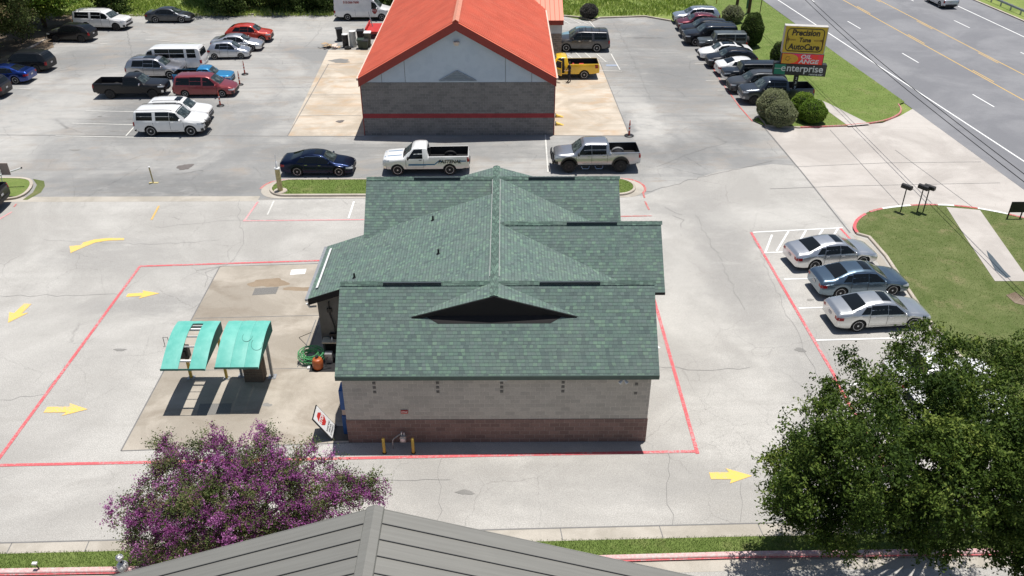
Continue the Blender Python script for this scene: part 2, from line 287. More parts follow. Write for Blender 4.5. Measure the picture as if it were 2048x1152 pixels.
# ------------------------------------------------------------------ mesh helpers
class MB:
    def __init__(s): s.v = []; s.f = []; s.mi = []
    def add(s, vs, fs, mi=0, mat=None):
        b = len(s.v)
        for p in vs:
            p = Vector(p)
            s.v.append(mat @ p if mat is not None else p)
        for f in fs: s.f.append([b+i for i in f]); s.mi.append(mi)
        return s
    def box(s, x0, x1, y0, y1, z0, z1, mi=0, mat=None):
        return s.add([(x0, y0, z0), (x1, y0, z0), (x1, y1, z0), (x0, y1, z0), (x0, y0, z1), (x1, y0, z1), (x1, y1, z1), (x0, y1, z1)],
                     [(0, 3, 2, 1), (4, 5, 6, 7), (0, 1, 5, 4), (1, 2, 6, 5), (2, 3, 7, 6), (3, 0, 4, 7)], mi, mat)
    def cyl(s, p0, p1, r0, r1=None, n=12, mi=0, cap=True):
        p0, p1 = Vector(p0), Vector(p1); r1 = r0 if r1 is None else r1
        d = (p1-p0).normalized(); a = d.orthogonal().normalized(); b = d.cross(a)
        vs = []
        for p, r in ((p0, r0), (p1, r1)):
            for i in range(n):
                t = 2*math.pi*i/n; vs.append(p+a*math.cos(t)*r+b*math.sin(t)*r)
        fs = [(i, (i+1) % n, n+(i+1) % n, n+i) for i in range(n)]
        if cap: fs += [tuple(range(n-1, -1, -1)), tuple(range(n, 2*n))]
        return s.add(vs, fs, mi)
    def tube(s, path, rad, n=8, mi=0, cap=True):
        path = [Vector(p) for p in path]; rad = rad if hasattr(rad, '__len__') else [rad]*len(path)
        vs = []; a = None
        for i, p in enumerate(path):
            d = (path[min(i+1, len(path)-1)]-path[max(i-1, 0)])
            d = d.normalized() if d.length > 1e-9 else Vector((0, 0, 1))
            a = d.orthogonal().normalized() if a is None else (a-d*a.dot(d)).normalized()
            b = d.cross(a)
            for k in range(n):
                t = 2*math.pi*k/n; vs.append(p+(a*math.cos(t)+b*math.sin(t))*rad[i])
        fs = []
        for i in range(len(path)-1):
            for k in range(n): fs.append((i*n+k, i*n+(k+1) % n, (i+1)*n+(k+1) % n, (i+1)*n+k))
        if cap: fs += [tuple(range(n-1, -1, -1)), tuple(range((len(path)-1)*n, len(path)*n))]
        return s.add(vs, fs, mi)
    def lathe(s, prof, n=20, mi=0, mat=None):
        vs = []
        for r, z in prof:
            for k in range(n): t = 2*math.pi*k/n; vs.append((r*math.cos(t), r*math.sin(t), z))
        fs = []
        for i in range(len(prof)-1):
            for k in range(n): fs.append((i*n+k, i*n+(k+1) % n, (i+1)*n+(k+1) % n, (i+1)*n+k))
        if prof[0][0] > 1e-4: fs.append(tuple(range(n-1, -1, -1)))
        if prof[-1][0] > 1e-4: fs.append(tuple(range((len(prof)-1)*n, len(prof)*n)))
        return s.add(vs, fs, mi, mat)
    def prism(s, poly, ext, mi=0):
        """closed planar 3-D polygon swept by the vector ext"""
        n = len(poly); ext = Vector(ext); a = [Vector(p) for p in poly]
        vs = a+[p+ext for p in a]
        fs = [tuple(range(n)), tuple(range(2*n-1, n-1, -1))]+[(i, n+i, n+(i+1) % n, (i+1) % n) for i in range(n)]
        return s.add(vs, fs, mi)
    def build(s, name, mats, parent=None, smooth=None, fixn=True, bevel=0):
        me = bpy.data.meshes.new(name)
        me.from_pydata([tuple(p) for p in s.v], [], s.f)
        mats = mats if isinstance(mats, (list, tuple)) else [mats]
        for m in mats: me.materials.append(m)
        me.polygons.foreach_set('material_index', s.mi)
        if fixn:
            bm = bmesh.new(); bm.from_mesh(me); bmesh.ops.recalc_face_normals(bm, faces=bm.faces)
            if bevel: bmesh.ops.bevel(bm, geom=list(bm.edges), offset=bevel, segments=2, affect='EDGES', clamp_overlap=True)
            bm.to_mesh(me); bm.free()
        autouv(me)
        if smooth is not None:
            me.polygons.foreach_set('use_smooth', [True]*len(me.polygons)); me.set_sharp_from_angle(angle=R(smooth))
        o = bpy.data.objects.new(name, me); COL.objects.link(o)
        if parent is not None: o.parent = parent
        return o
def autouv(me):
    n = len(me.loops)
    if not n: return
    co = np.empty(len(me.vertices)*3); me.vertices.foreach_get('co', co); co = co.reshape(-1, 3)
    li = np.empty(n, int); me.loops.foreach_get('vertex_index', li)
    nf = len(me.polygons); nr = np.empty(nf*3); me.polygons.foreach_get('normal', nr); nr = nr.reshape(-1, 3)
    lt = np.empty(nf, int); me.polygons.foreach_get('loop_total', lt)
    N = np.repeat(nr, lt, axis=0)
    U = np.stack([-N[:, 1], N[:, 0], np.zeros(len(N))], 1); l = np.linalg.norm(U, axis=1)
    h = l < .02; U[h] = (1, 0, 0); l[h] = 1; U /= l[:, None]
    V = np.cross(N, U); P = co[li]
    uv = np.stack([(P*U).sum(1), (P*V).sum(1)], 1)
    uvl = me.uv_layers.new(name='uv'); uvl.data.foreach_set('uv', uv.ravel())
def tag(o, label=None, cat=None, group=None, kind=None):
    if label: o['label'] = label
    if cat: o['category'] = cat
    if group: o['group'] = group
    if kind: o['kind'] = kind
    return o
def thing(name, label, cat, loc=(0, 0, 0), rz=0, group=None):
    o = bpy.data.objects.new(name, None); COL.objects.link(o); o.location = loc; o.rotation_euler = (0, 0, rz); o.empty_display_size = .3
    return tag(o, label, cat, group)
def kids(o): return [c for c in bpy.data.objects if c.parent == o]
def copy_tree(o, parent=None):
    c = o.copy(); COL.objects.link(c)
    if parent is not None: c.parent = parent
    for ch in kids(o):
        if ch is not c: copy_tree(ch, c)
    return c
def struct(name, mb, mat, **kw): return tag(mb.build(name, mat, None, **kw), kind='structure')
def sheet(name, pts, mat, z):
    m = MB(); m.add([(p[0], p[1], z) for p in pts], [tuple(range(len(pts)))])
    o = m.build(name, mat, None, fixn=False)
    if o.data.polygons[0].normal.z < 0: o.data.flip_normals()
    return tag(o, kind='structure')
def px(pts, z=0): return [G(a, b, z) for a, b in pts]
def strip_mb(m, pts, w, z, jit=0):
    """flat painted ribbon of width w along world points, mitred at its corners"""
    P = [Vector((p[0], p[1], 0)) for p in pts]; n = len(P); vs = []
    for i, p in enumerate(P):
        d0 = (p-P[i-1]).normalized() if i else (P[1]-p).normalized()
        d1 = (P[i+1]-p).normalized() if i < n-1 else d0
        t = (d0+d1); t = t.normalized() if t.length > .1 else d0
        nn = Vector((-t.y, t.x, 0)); k = w/2/max(.45, abs(nn.dot(Vector((-d0.y, d0.x, 0)))))
        vs += [(p.x+nn.x*k, p.y+nn.y*k, z), (p.x-nn.x*k, p.y-nn.y*k, z)]
    m.add(vs, [(2*i, 2*i+1, 2*i+3, 2*i+2) for i in range(n-1)])
def smooth_poly(pts, it=2, closed=True):
    for _ in range(it):
        q = []
        n = len(pts)
        for i in range(n if closed else n-1):
            a, b = Vector(pts[i]), Vector(pts[(i+1) % n]); q += [a*.75+b*.25, a*.25+b*.75]
        if not closed: q = [Vector(pts[0])]+q+[Vector(pts[-1])]
        pts = q
    return pts
def kerb(name, pts, w, h, mat, closed=False, z0=0):
    """raised kerb with a slightly rounded nose, swept along pts; pts = face line, body to the left"""
    pts = [Vector((p[0], p[1], 0)) for p in pts]; n = len(pts); m = MB(); prof = [(0, z0-.02), (.012, h-.03), (.035, h), (w, h), (w, z0-.02)]
    rings = []
    for i, p in enumerate(pts):
        if closed: d = (pts[(i+1) % n]-pts[i-1])
        else: d = pts[min(i+1, n-1)]-pts[max(i-1, 0)]
        d = d.normalized(); nn = Vector((-d.y, d.x, 0)); rings.append([p+nn*a+Vector((0, 0, z)) for a, z in prof])
    vs = [q for r in rings for q in r]; k = len(prof); fs = []
    for i in range(n if closed else n-1):
        j = (i+1) % n
        for c in range(k-1): fs.append((i*k+c, j*k+c, j*k+c+1, i*k+c+1))
    if not closed: fs += [tuple(range(k)), tuple(range((n-1)*k+k-1, (n-1)*k-1, -1))]
    m.add(vs, fs); return struct(name, m, mat, smooth=30)
def text_mb(txt, size, depth=.01, shear=0., bold=.02, sx=1.):
    cu = bpy.data.curves.new('lettering', 'FONT'); cu.body = txt; cu.size = size; cu.extrude = depth; cu.shear = shear; cu.offset = bold*size
    cu.align_x = 'CENTER'; cu.align_y = 'CENTER'; cu.resolution_u = 3
    o = bpy.data.objects.new('lettering', cu); COL.objects.link(o)
    dg = bpy.context.evaluated_depsgraph_get(); dg.update(); me = bpy.data.meshes.new_from_object(o.evaluated_get(dg))
    m = MB(); m.add([(v.co.x*sx, v.co.y, v.co.z) for v in me.vertices], [tuple(p.vertices) for p in me.polygons])
    bpy.data.objects.remove(o); bpy.data.curves.remove(cu); bpy.data.meshes.remove(me); return m
def lettering(txt, size, mtx, mat, parent, depth=.01, shear=0., bold=.02, sx=1., name='lettering'):
    m = text_mb(txt, size, depth, shear, bold, sx)
    m.v = [mtx @ p for p in m.v]
    return m.build(name, mat, parent, fixn=False)
def frame(o, x, y):
    """matrix whose local x,y axes lie along world vectors x,y with origin o"""
    x = Vector(x).normalized(); y = Vector(y).normalized(); z = x.cross(y)
    return Matrix(((x.x, y.x, z.x, o[0]), (x.y, y.y, z.y, o[1]), (x.z, y.z, z.z, o[2]), (0, 0, 0, 1)))
# ------------------------------------------------------------------ ground
sheet('ground', [(-500, -200), (600, -200), (600, 700), (-500, 700)], M['field'], -.02)
sheet('forecourt_road', [(-70, -20), (60, -20), (60, 20.75), (-70, 19.3)], M['near_asphalt'], -.008)
FL = px([(0, 128), (60, 98), (105, 74), (150, 50), (190, 36), (285, 31), (700, 29), (1126, 33), (1185, 43), (1200, 37), (1290, 34), (1342, 43)])
far_poly = [(-75, 70)]+[(p.x, p.y) for p in FL]+[(23.4, 92.5), (23.2, 67), (24, 55), (20.5, 51), (10, 48), (-75, 48)]
sheet('parking_lot', far_poly, M['far_asphalt'], 0)
near_poly = [(p.x, p.y) for p in px([(-400, 402), (515, 400), (1285, 392), (1340, 372), (1440, 342), (1545, 328), (1640, 336), (1735, 468), (1775, 500), (1945, 720), (2160, 1000)])]+[(21, 21.9), (0, 21.55), (-70, 19.75)]
near_poly = [(-70, 49.2)]+near_poly[1:]
sheet('parking_lot', near_poly, M['near_asphalt'], .004)
# road
def rdX(pxl):  # road-parallel line x position as function of Y through two photo points
    (a, b), (c, d) = pxl; p, q = G(a, b), G(c, d); k = (q.x-p.x)/(q.y-p.y); return lambda Y: p.x+k*(Y-p.y)
edge = rdX(((1525, 0), (2048, 380))); far = rdX(((1955, 0), (2048, 46)))
k0 = edge
def rl(off): return lambda Y: k0(Y)+off
fog = rdX(((1556, 0), (2048, 323)))
sheet('road', [(edge(-60), -60), (fog(-60)+27.5, -60), (fog(330)+24, 330), (edge(330), 330)], M['road'], .012)
def road_line(pa, pb, w, mat, dash=None, y0=-20, y1=300, z=.016, name='road_marking'):
    f = rdX((pa, pb)); m = MB()
    if dash is None: strip_mb(m, [(f(y0), y0), (f(y1), y1)], w, z)
    else:
        L, gap, st = dash; y = st
        while y < y1:
            mm = MB(); strip_mb(mm, [(f(y), y), (f(y+L), y+L)], w, z); m.add(mm.v, mm.f); y += L+gap
    struct(name, m, mat, fixn=False)
road_line((1556, 0), (2048, 323), .13, M['white_line'])
road_line((1686, 0), (2048, 201), .12, M['yellow_line'])
road_line((1757, 0), (2048, 150), .12, M['yellow_line'])
road_line((1706, 49), (1988, 214), .12, M['white_line'], (3.1, 9.0, G(1988, 214).y-.0-24.2))
road_line((1906, 40), (2048, 108), .12, M['white_line'], (3.1, 9.0, G(1935, 54).y-24.2-.4))
road_line((1915, 12), (2048, 74), .14, M['white_line'])
f1 = rdX(((1686, 0), (2048, 201))); f2 = rdX(((1757, 0), (2048, 150))); m = MB()
for k in range(-2, 12):
    for f, off, s in ((f1, .28, 0), (f2, -.28, 5.5)):
        y = 60.5+k*12.1+s; mm = MB(); strip_mb(mm, [(f(y)+off, y), (f(y+3.4)+off, y+3.4)], .11, .0163); m.add(mm.v, mm.f)
struct('road_marking', m, M['yellow_line'], fixn=False)
# right-hand verge with parked row (upper) and lower lawn
upper = px([(1506, 240), (1530, 251), (1600, 254), (1695, 251), (1765, 243), (1796, 230), (1802, 219), (1796, 209)], .1)
up2 = [(p.x, p.y) for p in upper]
UG = [(23.3, 140), (23.3, 94.5), (23.1, 77), (22.9, 69.2), (21.7, 66.2), (20.5, 65.2), (19.9, 63.9)]+up2[0:]
UG += [(edge(66)-.05, 67.2), (edge(80)-.15, 80), (edge(103)-.2, 103), (edge(140)-.3, 140)]
sheet('lawn', UG, M['lawn'], .1)
drive = px([(1528, 252), (1600, 256), (1695, 253), (1765, 246), (1800, 232), (1830, 215), (2080, 388), (2320, 560), (2300, 620), (2048, 437), (1960, 420), (1900, 413), (1830, 412), (1750, 421), (1716, 436), (1703, 462)])
sheet('driveway', drive, M['drive'], .008)
kerb('kerb', [(23.0, 69.0), (21.8, 66.0), (20.5, 64.9), (19.75, 63.8), (19.85, 62.6)]+[(p.x, p.y-.05) for p in px([(1530, 253), (1600, 257)], .0)], .15, .13, M['kerb'])
kerb('kerb', smooth_poly([(p.x, p.y) for p in px([(1600, 257), (1660, 255), (1700, 253), (1765, 246), (1800, 232), (1805, 220), (1798, 210)])], 2, False), .14, .12, M['faded_red'])
kerb('kerb', [(22.95, 69), (23.2, 77), (23.3, 94.4)][::-1], -.15, .13, M['kerb'])
low = smooth_poly([(p.x, p.y) for p in px([(1712, 468), (1704, 455), (1716, 436), (1750, 420), (1830, 411), (1900, 412), (1960, 419), (2048, 437), (2200, 480)])], 2, False)
LG = [(p.x, p.y) for p in low]+[(45, 40), (45, 22), (21.4, 21.8)]+[(p.x, p.y) for p in px([(1930, 730), (1852, 640), (1768, 512), (1735, 474)])]
sheet('lawn', LG, M['lawn_dry'], .1)
n = len(low)
kerb('kerb', low[:n//3], -.15, .12, M['red_line']); 
for i in range(9):
    a = n//3+(n-n//3)*i//9; b = n//3+(n-n//3)*(i+1)//9+1
    kerb('kerb', low[a:min(b, n)], -.15, .12, (M['white_line'] if i % 2 else M['faded_red']) if i < 7 else M['kerb'])
kerb('kerb', px([(1712, 470), (1735, 476), (1768, 514), (1852, 642), (1932, 735), (2080, 930)]), .18, .12, M['kerb'])
m = MB(); strip_mb(m, px([(1680, 456), (1700, 478), (1720, 500)]), .14, .012); struct('painted_line', m, M['red_line'], fixn=False)
g = px([(1705, 470), (1735, 480), (1768, 520), (1850, 648), (1838, 655), (1755, 525), (1722, 487)]); sheet('gutter', g, M['gutter'], .010)
# drainage flumes
def flume(pts, name='drain_channel'): sheet(name, pts, M['drive'], .116)
flume(px([(1636, 198), (1656, 206), (1740, 248), (1697, 252), (1650, 218)], .116))
flume(px([(1893, 414), (1960, 420), (2048, 545), (2056, 562), (1990, 562), (1935, 480)], .116))
m = MB(); c = px([(1973, 500), (1985, 512), (2008, 540), (2022, 554), (2012, 556), (1990, 540), (1976, 512)], .119); m.add(c, [tuple(range(len(c)))]); struct('puddle', m, flat('drain_water', (.10, .12, .13, 1), .05), fixn=False)
sheet('soil', px([(2012, 590), (2030, 584), (2056, 600), (2056, 612), (2030, 606)], .118), M['dirt'], .118)
# long joints in the driveway and dark seams
m = MB()
for pl in ([(1528, 255), (1600, 340), (1700, 466)], [(1588, 334), (1770, 326), (1962, 324)], [(1540, 372+6), (1700, 372), (2000, 366)], [(1660, 260), (1800, 440-28)], [(1790, 300), (1950, 418)]):
    strip_mb_ = MB(); strip_mb(strip_mb_, px(pl), .05 if pl[0][0] != 1528 else .09, .0145); m.add(strip_mb_.v, strip_mb_.f)
struct('pavement_joint', m, M['crack_seal'], fixn=False)
# middle grass island
def rrect(x0, x1, y0, y1, r, n=8):
    P = []; r = min(r, (y1-y0)/2-.02)
    for cx, cy, a in ((x1-r, y0+r, -90), (x1-r, y1-r, 0), (x0+r, y1-r, 90), (x0+r, y0+r, 180)):
        for i in range(n+1): t = R(a+90*i/n); P.append((cx+r*math.cos(t), cy+r*math.sin(t)))
    return P
IX0, IX1, IY0, IY1 = -15.35, 8.35, 49.75, 52.15
sheet('gutter', rrect(IX0-.65, IX1+.65, IY0-.35, IY1+.12, 1.75), M['gutter'], .012)
kerb('kerb', rrect(IX0-.12, IX1+.12, IY0-.12, IY1+.05, 1.25), .17, .14, M['kerb'], True)
sheet('lawn', rrect(IX0+.03, IX1-.03, IY0+.03, IY1-.08, 1.1), M['lawn'], .12)
ring = rrect(IX0-.72, IX1+.72, IY0-.42, IY1+.2, 1.8); m = MB()
def ringseg(a, b, w=.16, z=.0165, mat='faded_red'):
    mm = MB(); strip_mb(mm, [ring[i % len(ring)] for i in range(a, b)], w, z); struct('painted_line', mm, M[mat], fixn=False)
ringseg(5, 28)
# left island and concrete swale between the lots
sheet('gutter', [(-70, 49.0), (G(515, 402).x, 49.0), (G(515, 402).x, 49.75), (-70, 49.75)], M['gutter'], .0085)
LI = smooth_poly([(p.x, p.y) for p in px([(-160, 357), (20, 357), (62, 359), (68, 372), (52, 392), (20, 402), (-160, 410)])], 2)
sheet('lawn', LI, M['lawn'], .11)
kerb('kerb', LI[::-1] if False else LI, -.0-.16, .13, M['kerb'], True)
sheet('weedy_soil', px([(66, 358), (88, 362), (90, 372), (82, 385), (55, 400), (45, 400), (66, 385), (74, 370)]), M['lawn_dry'], .010)
# far kerb
sheet('soil', [(-60, 74), (-46.3, 77.5), (-44.5, 84), (-47.6, 90), (-45.6, 96), (-60, 100)], M['dirt'], .02)
kerb('kerb', [(p.x, p.y) for p in px([(105, 74), (150, 50), (190, 36), (285, 31), (700, 29), (1126, 33), (1160, 36), (1185, 43), (1200, 37), (1290, 34), (1342, 43)])][::-1], -.2, .14, M['kerb'])
kerb('kerb', [(p.x, p.y) for p in px([(-60, 156), (0, 128), (60, 98), (105, 74)])], .2, .14, M['kerb'])
# bottom verge
P0 = px([(-400, 1097), (0, 1088), (700, 1070), (1000, 1061), (1500, 1049), (2300, 1035)])
P1 = px([(-400, 1120), (0, 1111), (700, 1094), (1000, 1088), (1500, 1076), (2300, 1062)])
P2 = px([(-400, 1153), (0, 1141), (245, 1137), (1000, 1120), (1500, 1106), (2048, 1100), (2300, 1098)])
P3 = [Vector((p.x, p.y-.22, 0)) for p in P2]
P4 = [Vector((p.x, p.y-.75, 0)) for p in P2]
def band(a, b, mat, z, name): return sheet(name, [(p.x, p.y) for p in a]+[(p.x, p.y) for p in b[::-1]], mat, z)
band(P0, P1, M['gutter'], .03, 'gutter'); band(P1, P2, M['lawn'], .09, 'lawn'); band(P3, P4, M['gutter'], -.004, 'gutter')
M['kerb_pale'] = paint_mat('kerb_remains_of_red_paint', (.60, .30, .30, 1), .95, (.58, .53, .50, 1))
kerb('kerb', [(p.x, p.y) for p in P3], .2, .13, M['kerb_pale'])
# red face stripe painted on the kerb front
m = MB(); strip_mb(m, [(p.x, p.y-.012) for p in P3], .05, .06); struct('painted_line', m, M['red_line'], fixn=False)
m = MB()
for x in (-22, -17.6, -14.9, -6, -2.1, 1.9, 5.5, 9.1, 12.8):
    for a, b in zip(P0, P0[1:]):
        if a.x <= x < b.x: yy = a.y+(b.y-a.y)*(x-a.x)/(b.x-a.x)
    mm = MB(); strip_mb(mm, [(x, yy), (x+.05, yy-.55)], .035, .034); m.add(mm.v, mm.f)
mm = MB(); strip_mb(mm, [(p.x, p.y+.02) for p in P0], .06, .034); m.add(mm.v, mm.f)
struct('pavement_joint', m, M['crack_seal'], fixn=False)
# concrete pads
sheet('concrete_pad', px([(440, 533), (900, 523), (900, 880), (700, 885), (242, 902)]), M['pad'], .010)
m = MB()
for pl, w in (([(440, 533), (242, 902)], .06), ([(390, 637), (640, 631)], .05), ([(325, 742), (680, 736)], .04), ([(440, 533), (650, 527)], .04), ([(242, 902), (700, 886)], .05), ([(632, 640), (595, 735)], .05), ([(638, 650), (605, 735)], .05)):
    mm = MB(); strip_mb(mm, px(pl), w, .0145); m.add(mm.v, mm.f)
struct('pavement_joint', m, M['crack_seal'], fixn=False)
sheet('drain_grate', px([(510, 577), (558, 574), (552, 588), (504, 591)]), M['grate'], .0150)
sheet('drain_grate', px([(400, 808), (464, 807), (460, 829), (393, 831)]), M['grate'], .0150)
sheet('concrete_patch', px([(583, 540), (613, 538), (610, 548), (580, 550)]), M['white_line'], .015)
sheet('concrete_pad', px([(575, 272), (728, 272), (760, 100), (657, 100)]), M['tan_pad'], .006)
sheet('concrete_pad', px([(1105, 271), (1259, 271), (1197, 118), (1050, 118)]), M['tan_pad'], .006)
m = MB()
for pl in ([(575, 272), (657, 128)], [(600, 232), (722, 231)], [(612, 190), (720, 190)], [(1259, 271), (1197, 118)], [(0, 270), (728, 273)], [(1107, 271), (1258, 272)], [(652, 130), (738, 127)]):
    mm = MB(); strip_mb(mm, px(pl), .07, .0105); m.add(mm.v, mm.f)
struct('pavement_joint', m, M['crack_seal'], fixn=False)
# tar seams and wandering cracks
def wander(pl, w=.07, amp=.25, seed=0):
    r = random.Random(seed); P = px(pl); out = []
    for a, b in zip(P, P[1:]):
        k = max(2, int((b-a).length/.45))
        for i in range(k): out.append(a.lerp(b, i/k)+Vector((r.uniform(-amp, amp), r.uniform(-amp, amp), 0)))
    out.append(P[-1]); mm = MB(); strip_mb(mm, out, w*.4, .0125+seed*.0001)
    return mm
m = MB()
for i, (pl, w) in enumerate([([(254, 60), (257, 85), (263, 100), (262, 115)], .12), ([(1030+260, 385), (1400, 355), (1545, 322)], .09), ([(1130+180, 335), (1385, 305), (1455, 285), (1415, 270)], .05),
    ([(645, 55), (620, 85), (608, 95)], .08), ([(465, 66), (452, 90), (440, 105)], .05), ([(300, 62), (600, 60)], .03), ([(1227, 45), (1262, 110), (1302, 200)], .06), ([(1345, 430), (1368, 440), (1362, 455)], .07), ([(1330, 415), (1365, 430)], .05),
    ([(480, 400), (478, 440), (490, 480), (470, 520), (415, 545), (410, 575)], .04), ([(0, 592), (240, 590)], .04), ([(130, 730), (90, 790), (0, 800)], .03), ([(310, 455), (480, 440), (620, 440)], .03),
    ([(880, 905), (880, 1060)], .03), ([(1340, 905), (1335, 985), (1345, 1050)], .04), ([(1475, 960), (1480, 1045)], .03), ([(1500, 455), (1560, 600), (1640, 760)], .03), ([(1390, 430), (1440, 520), (1490, 620)], .03), ([(90, 480), (300, 490), (440, 480)], .03), ([(1310, 735), (1420, 740), (1500, 735)], .04), ([(610, 960), (900, 960)], .03)]):
    w_ = wander(pl, w, .12, i); m.add(w_.v, w_.f)
struct('pavement_crack', m, M['crack_seal'], fixn=False)
# oil stains and dark tyre-worn patches
def blob(x, y, rx, ry, seed, mat, z):
    r = random.Random(seed); ph = [r.uniform(0, 6.28) for _ in range(4)]; P = []
    for i in range(40):
        t = 2*math.pi*i/40; k = 1+.16*math.sin(2*t+ph[0])+.12*math.sin(3*t+ph[1])+.09*math.sin(5*t+ph[2])+.06*math.sin(9*t+ph[3]); P.append((x+rx*k*math.cos(t), y+ry*k*math.sin(t)))
    return sheet('ground_stain', P, mat, z)
M['stain'] = paving('oil_stained_asphalt', (.27, .26, .245, 1), (.2, .195, .185, 1), (.33, .32, .3, 1), .4, .4)
M['stain_brown'] = paving('brown_stained_concrete', (.36, .28, .2, 1), (.26, .2, .14, 1), (.44, .35, .26, 1), .1, .3)
blob(*G(370, 334)[:2], .45, .55, 1, flat('oil_spot', (.16, .14, .13, 1), .7), .0125)
blob(*G(680, 122)[:2], 1.0, .6, 5, M['stain'], .0125); blob(*G(538, 566)[:2], .9, .5, 3, M['stain_brown'], .0125)
blob(*G(610, 578)[:2], 1.1, .22, 4, M['stain_brown'], .0127); blob(*G(534, 810)[:2], .2, .12, 9, M['stain'], .0127)
blob(*G(680, 243)[:2], .35, .25, 6, flat('oil_spot', (.16, .14, .13, 1), .7), .0125); blob(*G(1180, 62)[:2], 1.5, .8, 8, M['stain'], .0125)
for i, (a, b) in enumerate([(200, 233), (262, 238), (228, 262), (310, 190), (395, 205), (150, 300), (560, 330), (820, 357), (1160, 356), (1420, 150), (1440, 190), (1400, 115), (1620, 600), (1600, 700), (930, 985), (310, 1010), (240, 700)]):
    q = G(a, b); blob(q.x, q.y, .16+.09*(i % 3), .12+.05*(i % 2), i+20, M['stain'], .0122+.0001*i)
# painted markings
def paintline(pls, w, mat, z=.0185):
    m = MB()
    for k, pl in enumerate(pls):
        mm = MB(); strip_mb(mm, px(pl), w, z+.0005*k); m.add(mm.v, mm.f)
    return struct('painted_line', m, M[mat], fixn=False)
paintline([[(0, 931), (1395, 903)], [(-260, 1271), (0, 915), (280, 533)], [(278, 533), (1000, 510)], [(1395, 908), (1300, 570)], [(1668, 757), (1860, 1090)], [(1502, 465), (1672, 757)]], .15, 'red_line')
paintline([[(516, 404), (488, 443)], [(486, 442), (900, 438)], [(0, 438), (24, 424)], [(-40, 470), (0, 438)]], .12, 'pink_red')
paintline([[(1240, 433), (1304, 432)], [(1290, 403), (1298, 420)], [(1286, 386), (1289, 396)], [(28, 414), (33, 408)], [(1380, 60), (1440, 160), (1480, 215), (1505, 243)]], .11, 'faded_red')
paintline([[(708, 403), (697, 437)], [(1506, 465), (1685, 456)], [(1530, 506), (1600, 503)], [(1530, 507), (1544, 470)], [(1553, 503), (1577, 463)], [(1590, 498), (1612, 461)], [(1625, 490), (1646, 459)], [(1662, 480), (1676, 457)], [(1568, 559), (1700, 556)], [(1597, 617), (1760, 612)], [(1632, 681), (1825, 676)], [(1690, 770), (1880, 760)], [(1735, 860), (1950, 850)]], .11, 'white_line')
paintline([[(172, 222), (280, 224)], [(143, 247), (275, 250)], [(111, 272), (360, 277)], [(272, 250), (252, 272)], [(345, 181), (328, 203)], [(420, 115), (404, 128)], [(0, 176), (62, 178)], [(300, 196), (348, 200)], [(548, 402), (535, 430)], [(290, 79), (410, 88)], [(430, 68), (520, 72)], [(118, 84), (215, 88)], [(1090, 262), (1096, 345)]], .10, 'faded_white')
paintline([[(1125, 40), (1140, 48)], [(1140, 38), (1162, 48)], [(1158, 40), (1180, 50)], [(1178, 42), (1192, 58)], [(1125, 104), (1150, 120)], [(1150, 104), (1165, 119)], [(1170, 106), (1187, 121)], [(1193, 108), (1212, 124)], [(1222, 108), (1240, 140)], [(1135, 118), (1215, 124)], [(1183, 141), (1244, 143)], [(1390, 128), (1408, 128)], [(1412, 162), (1440, 163)], [(1435, 181), (1462, 181)], [(1375, 113), (1395, 113)]], .10, 'faded_white')
paintline([[(318, 412), (303, 440)]], .12, 'yellow_line')
def arrow(tail, tip, w=.19, head=.42, hl=.85):
    a, b = G(*tail), G(*tip); a.z = b.z = .0185; d = (b-a); L = d.length; d.normalize(); n = Vector((-d.y, d.x, 0)); m = MB(); s = b-d*hl
    m.add([a+n*w, a-n*w, s-n*w, s-n*head-d*.1, b, s+n*head-d*.1, s+n*w], [tuple(range(7))])
    return struct('painted_arrow', m, M['yellow_arrow'], fixn=False)
arrow((91, 820), (176, 819)); arrow((254, 591), (319, 587), .16, .4); arrow((1420, 952), (1504, 952)); arrow((56, 608), (16, 646), .2, .5)
m = MB(); c = px([(248, 476), (215, 476), (188, 479), (166, 485), (162, 490), (139, 492), (141, 506), (170, 493), (190, 485), (215, 481), (248, 480)], .0185); m.add(c, [tuple(range(len(c)))]); struct('painted_arrow', m, M['yellow_arrow'], fixn=False)
M['blueish'] = paint_mat('faded_blue_paint', (.25, .31, .42, 1), .8)
paintline([[(1212, 131), (1234, 131)]], .5, 'blueish')
# ------------------------------------------------------------------ car wash building with green roof
RZ, PF, PM = 6.1, .88, .345      # ridge height, steep and shallow pitches
RX = -.5
wash = thing('car_wash_building', 'pale block car wash with green shingle roof and maroon base in the middle', 'building', (-.5, 31, 0))
def W2(parent): return Matrix.Translation(-Vector(parent.location))
def rel(mb, parent):
    t = Vector(parent.location); mb.v = [p-t for p in mb.v]; return mb
TH = .12
def slab(mb, quad, th=TH):
    """roof plane given by its top corners, with thickness downward"""
    q = [Vector(p) for p in quad]; mb.prism([p-Vector((0, 0, th)) for p in q], (0, 0, th))
def cross_gable(mb, x0, x1, yr, run_f, run_b, z=RZ, p=PF, dz=0):
    slab(mb, [(x0, yr, z+dz), (x1, yr, z+dz), (x1, yr-run_f, z+dz-p*run_f), (x0, yr-run_f, z+dz-p*run_f)])
    slab(mb, [(x0, yr, z+dz), (x0, yr+run_b, z+dz-p*run_b), (x1, yr+run_b, z+dz-p*run_b), (x1, yr, z+dz)])
FXL, FXR, FYR = -6.62, 5.86, 28.9
m = MB(); cross_gable(m, FXL, FXR, FYR, 2.85, 2.85)
rel(m, wash).build('roof', M['shingle'], wash)
m = MB(); cross_gable(m, RX, 6.93, 34.07, 2.5, 2.5, dz=.003); rel(m, wash).build('roof', M['shingle'], wash)
m = MB(); cross_gable(m, -6.97, 5.6, 39.0, 2.6, 2.6, dz=.006); rel(m, wash).build('roof', M['shingle'], wash)
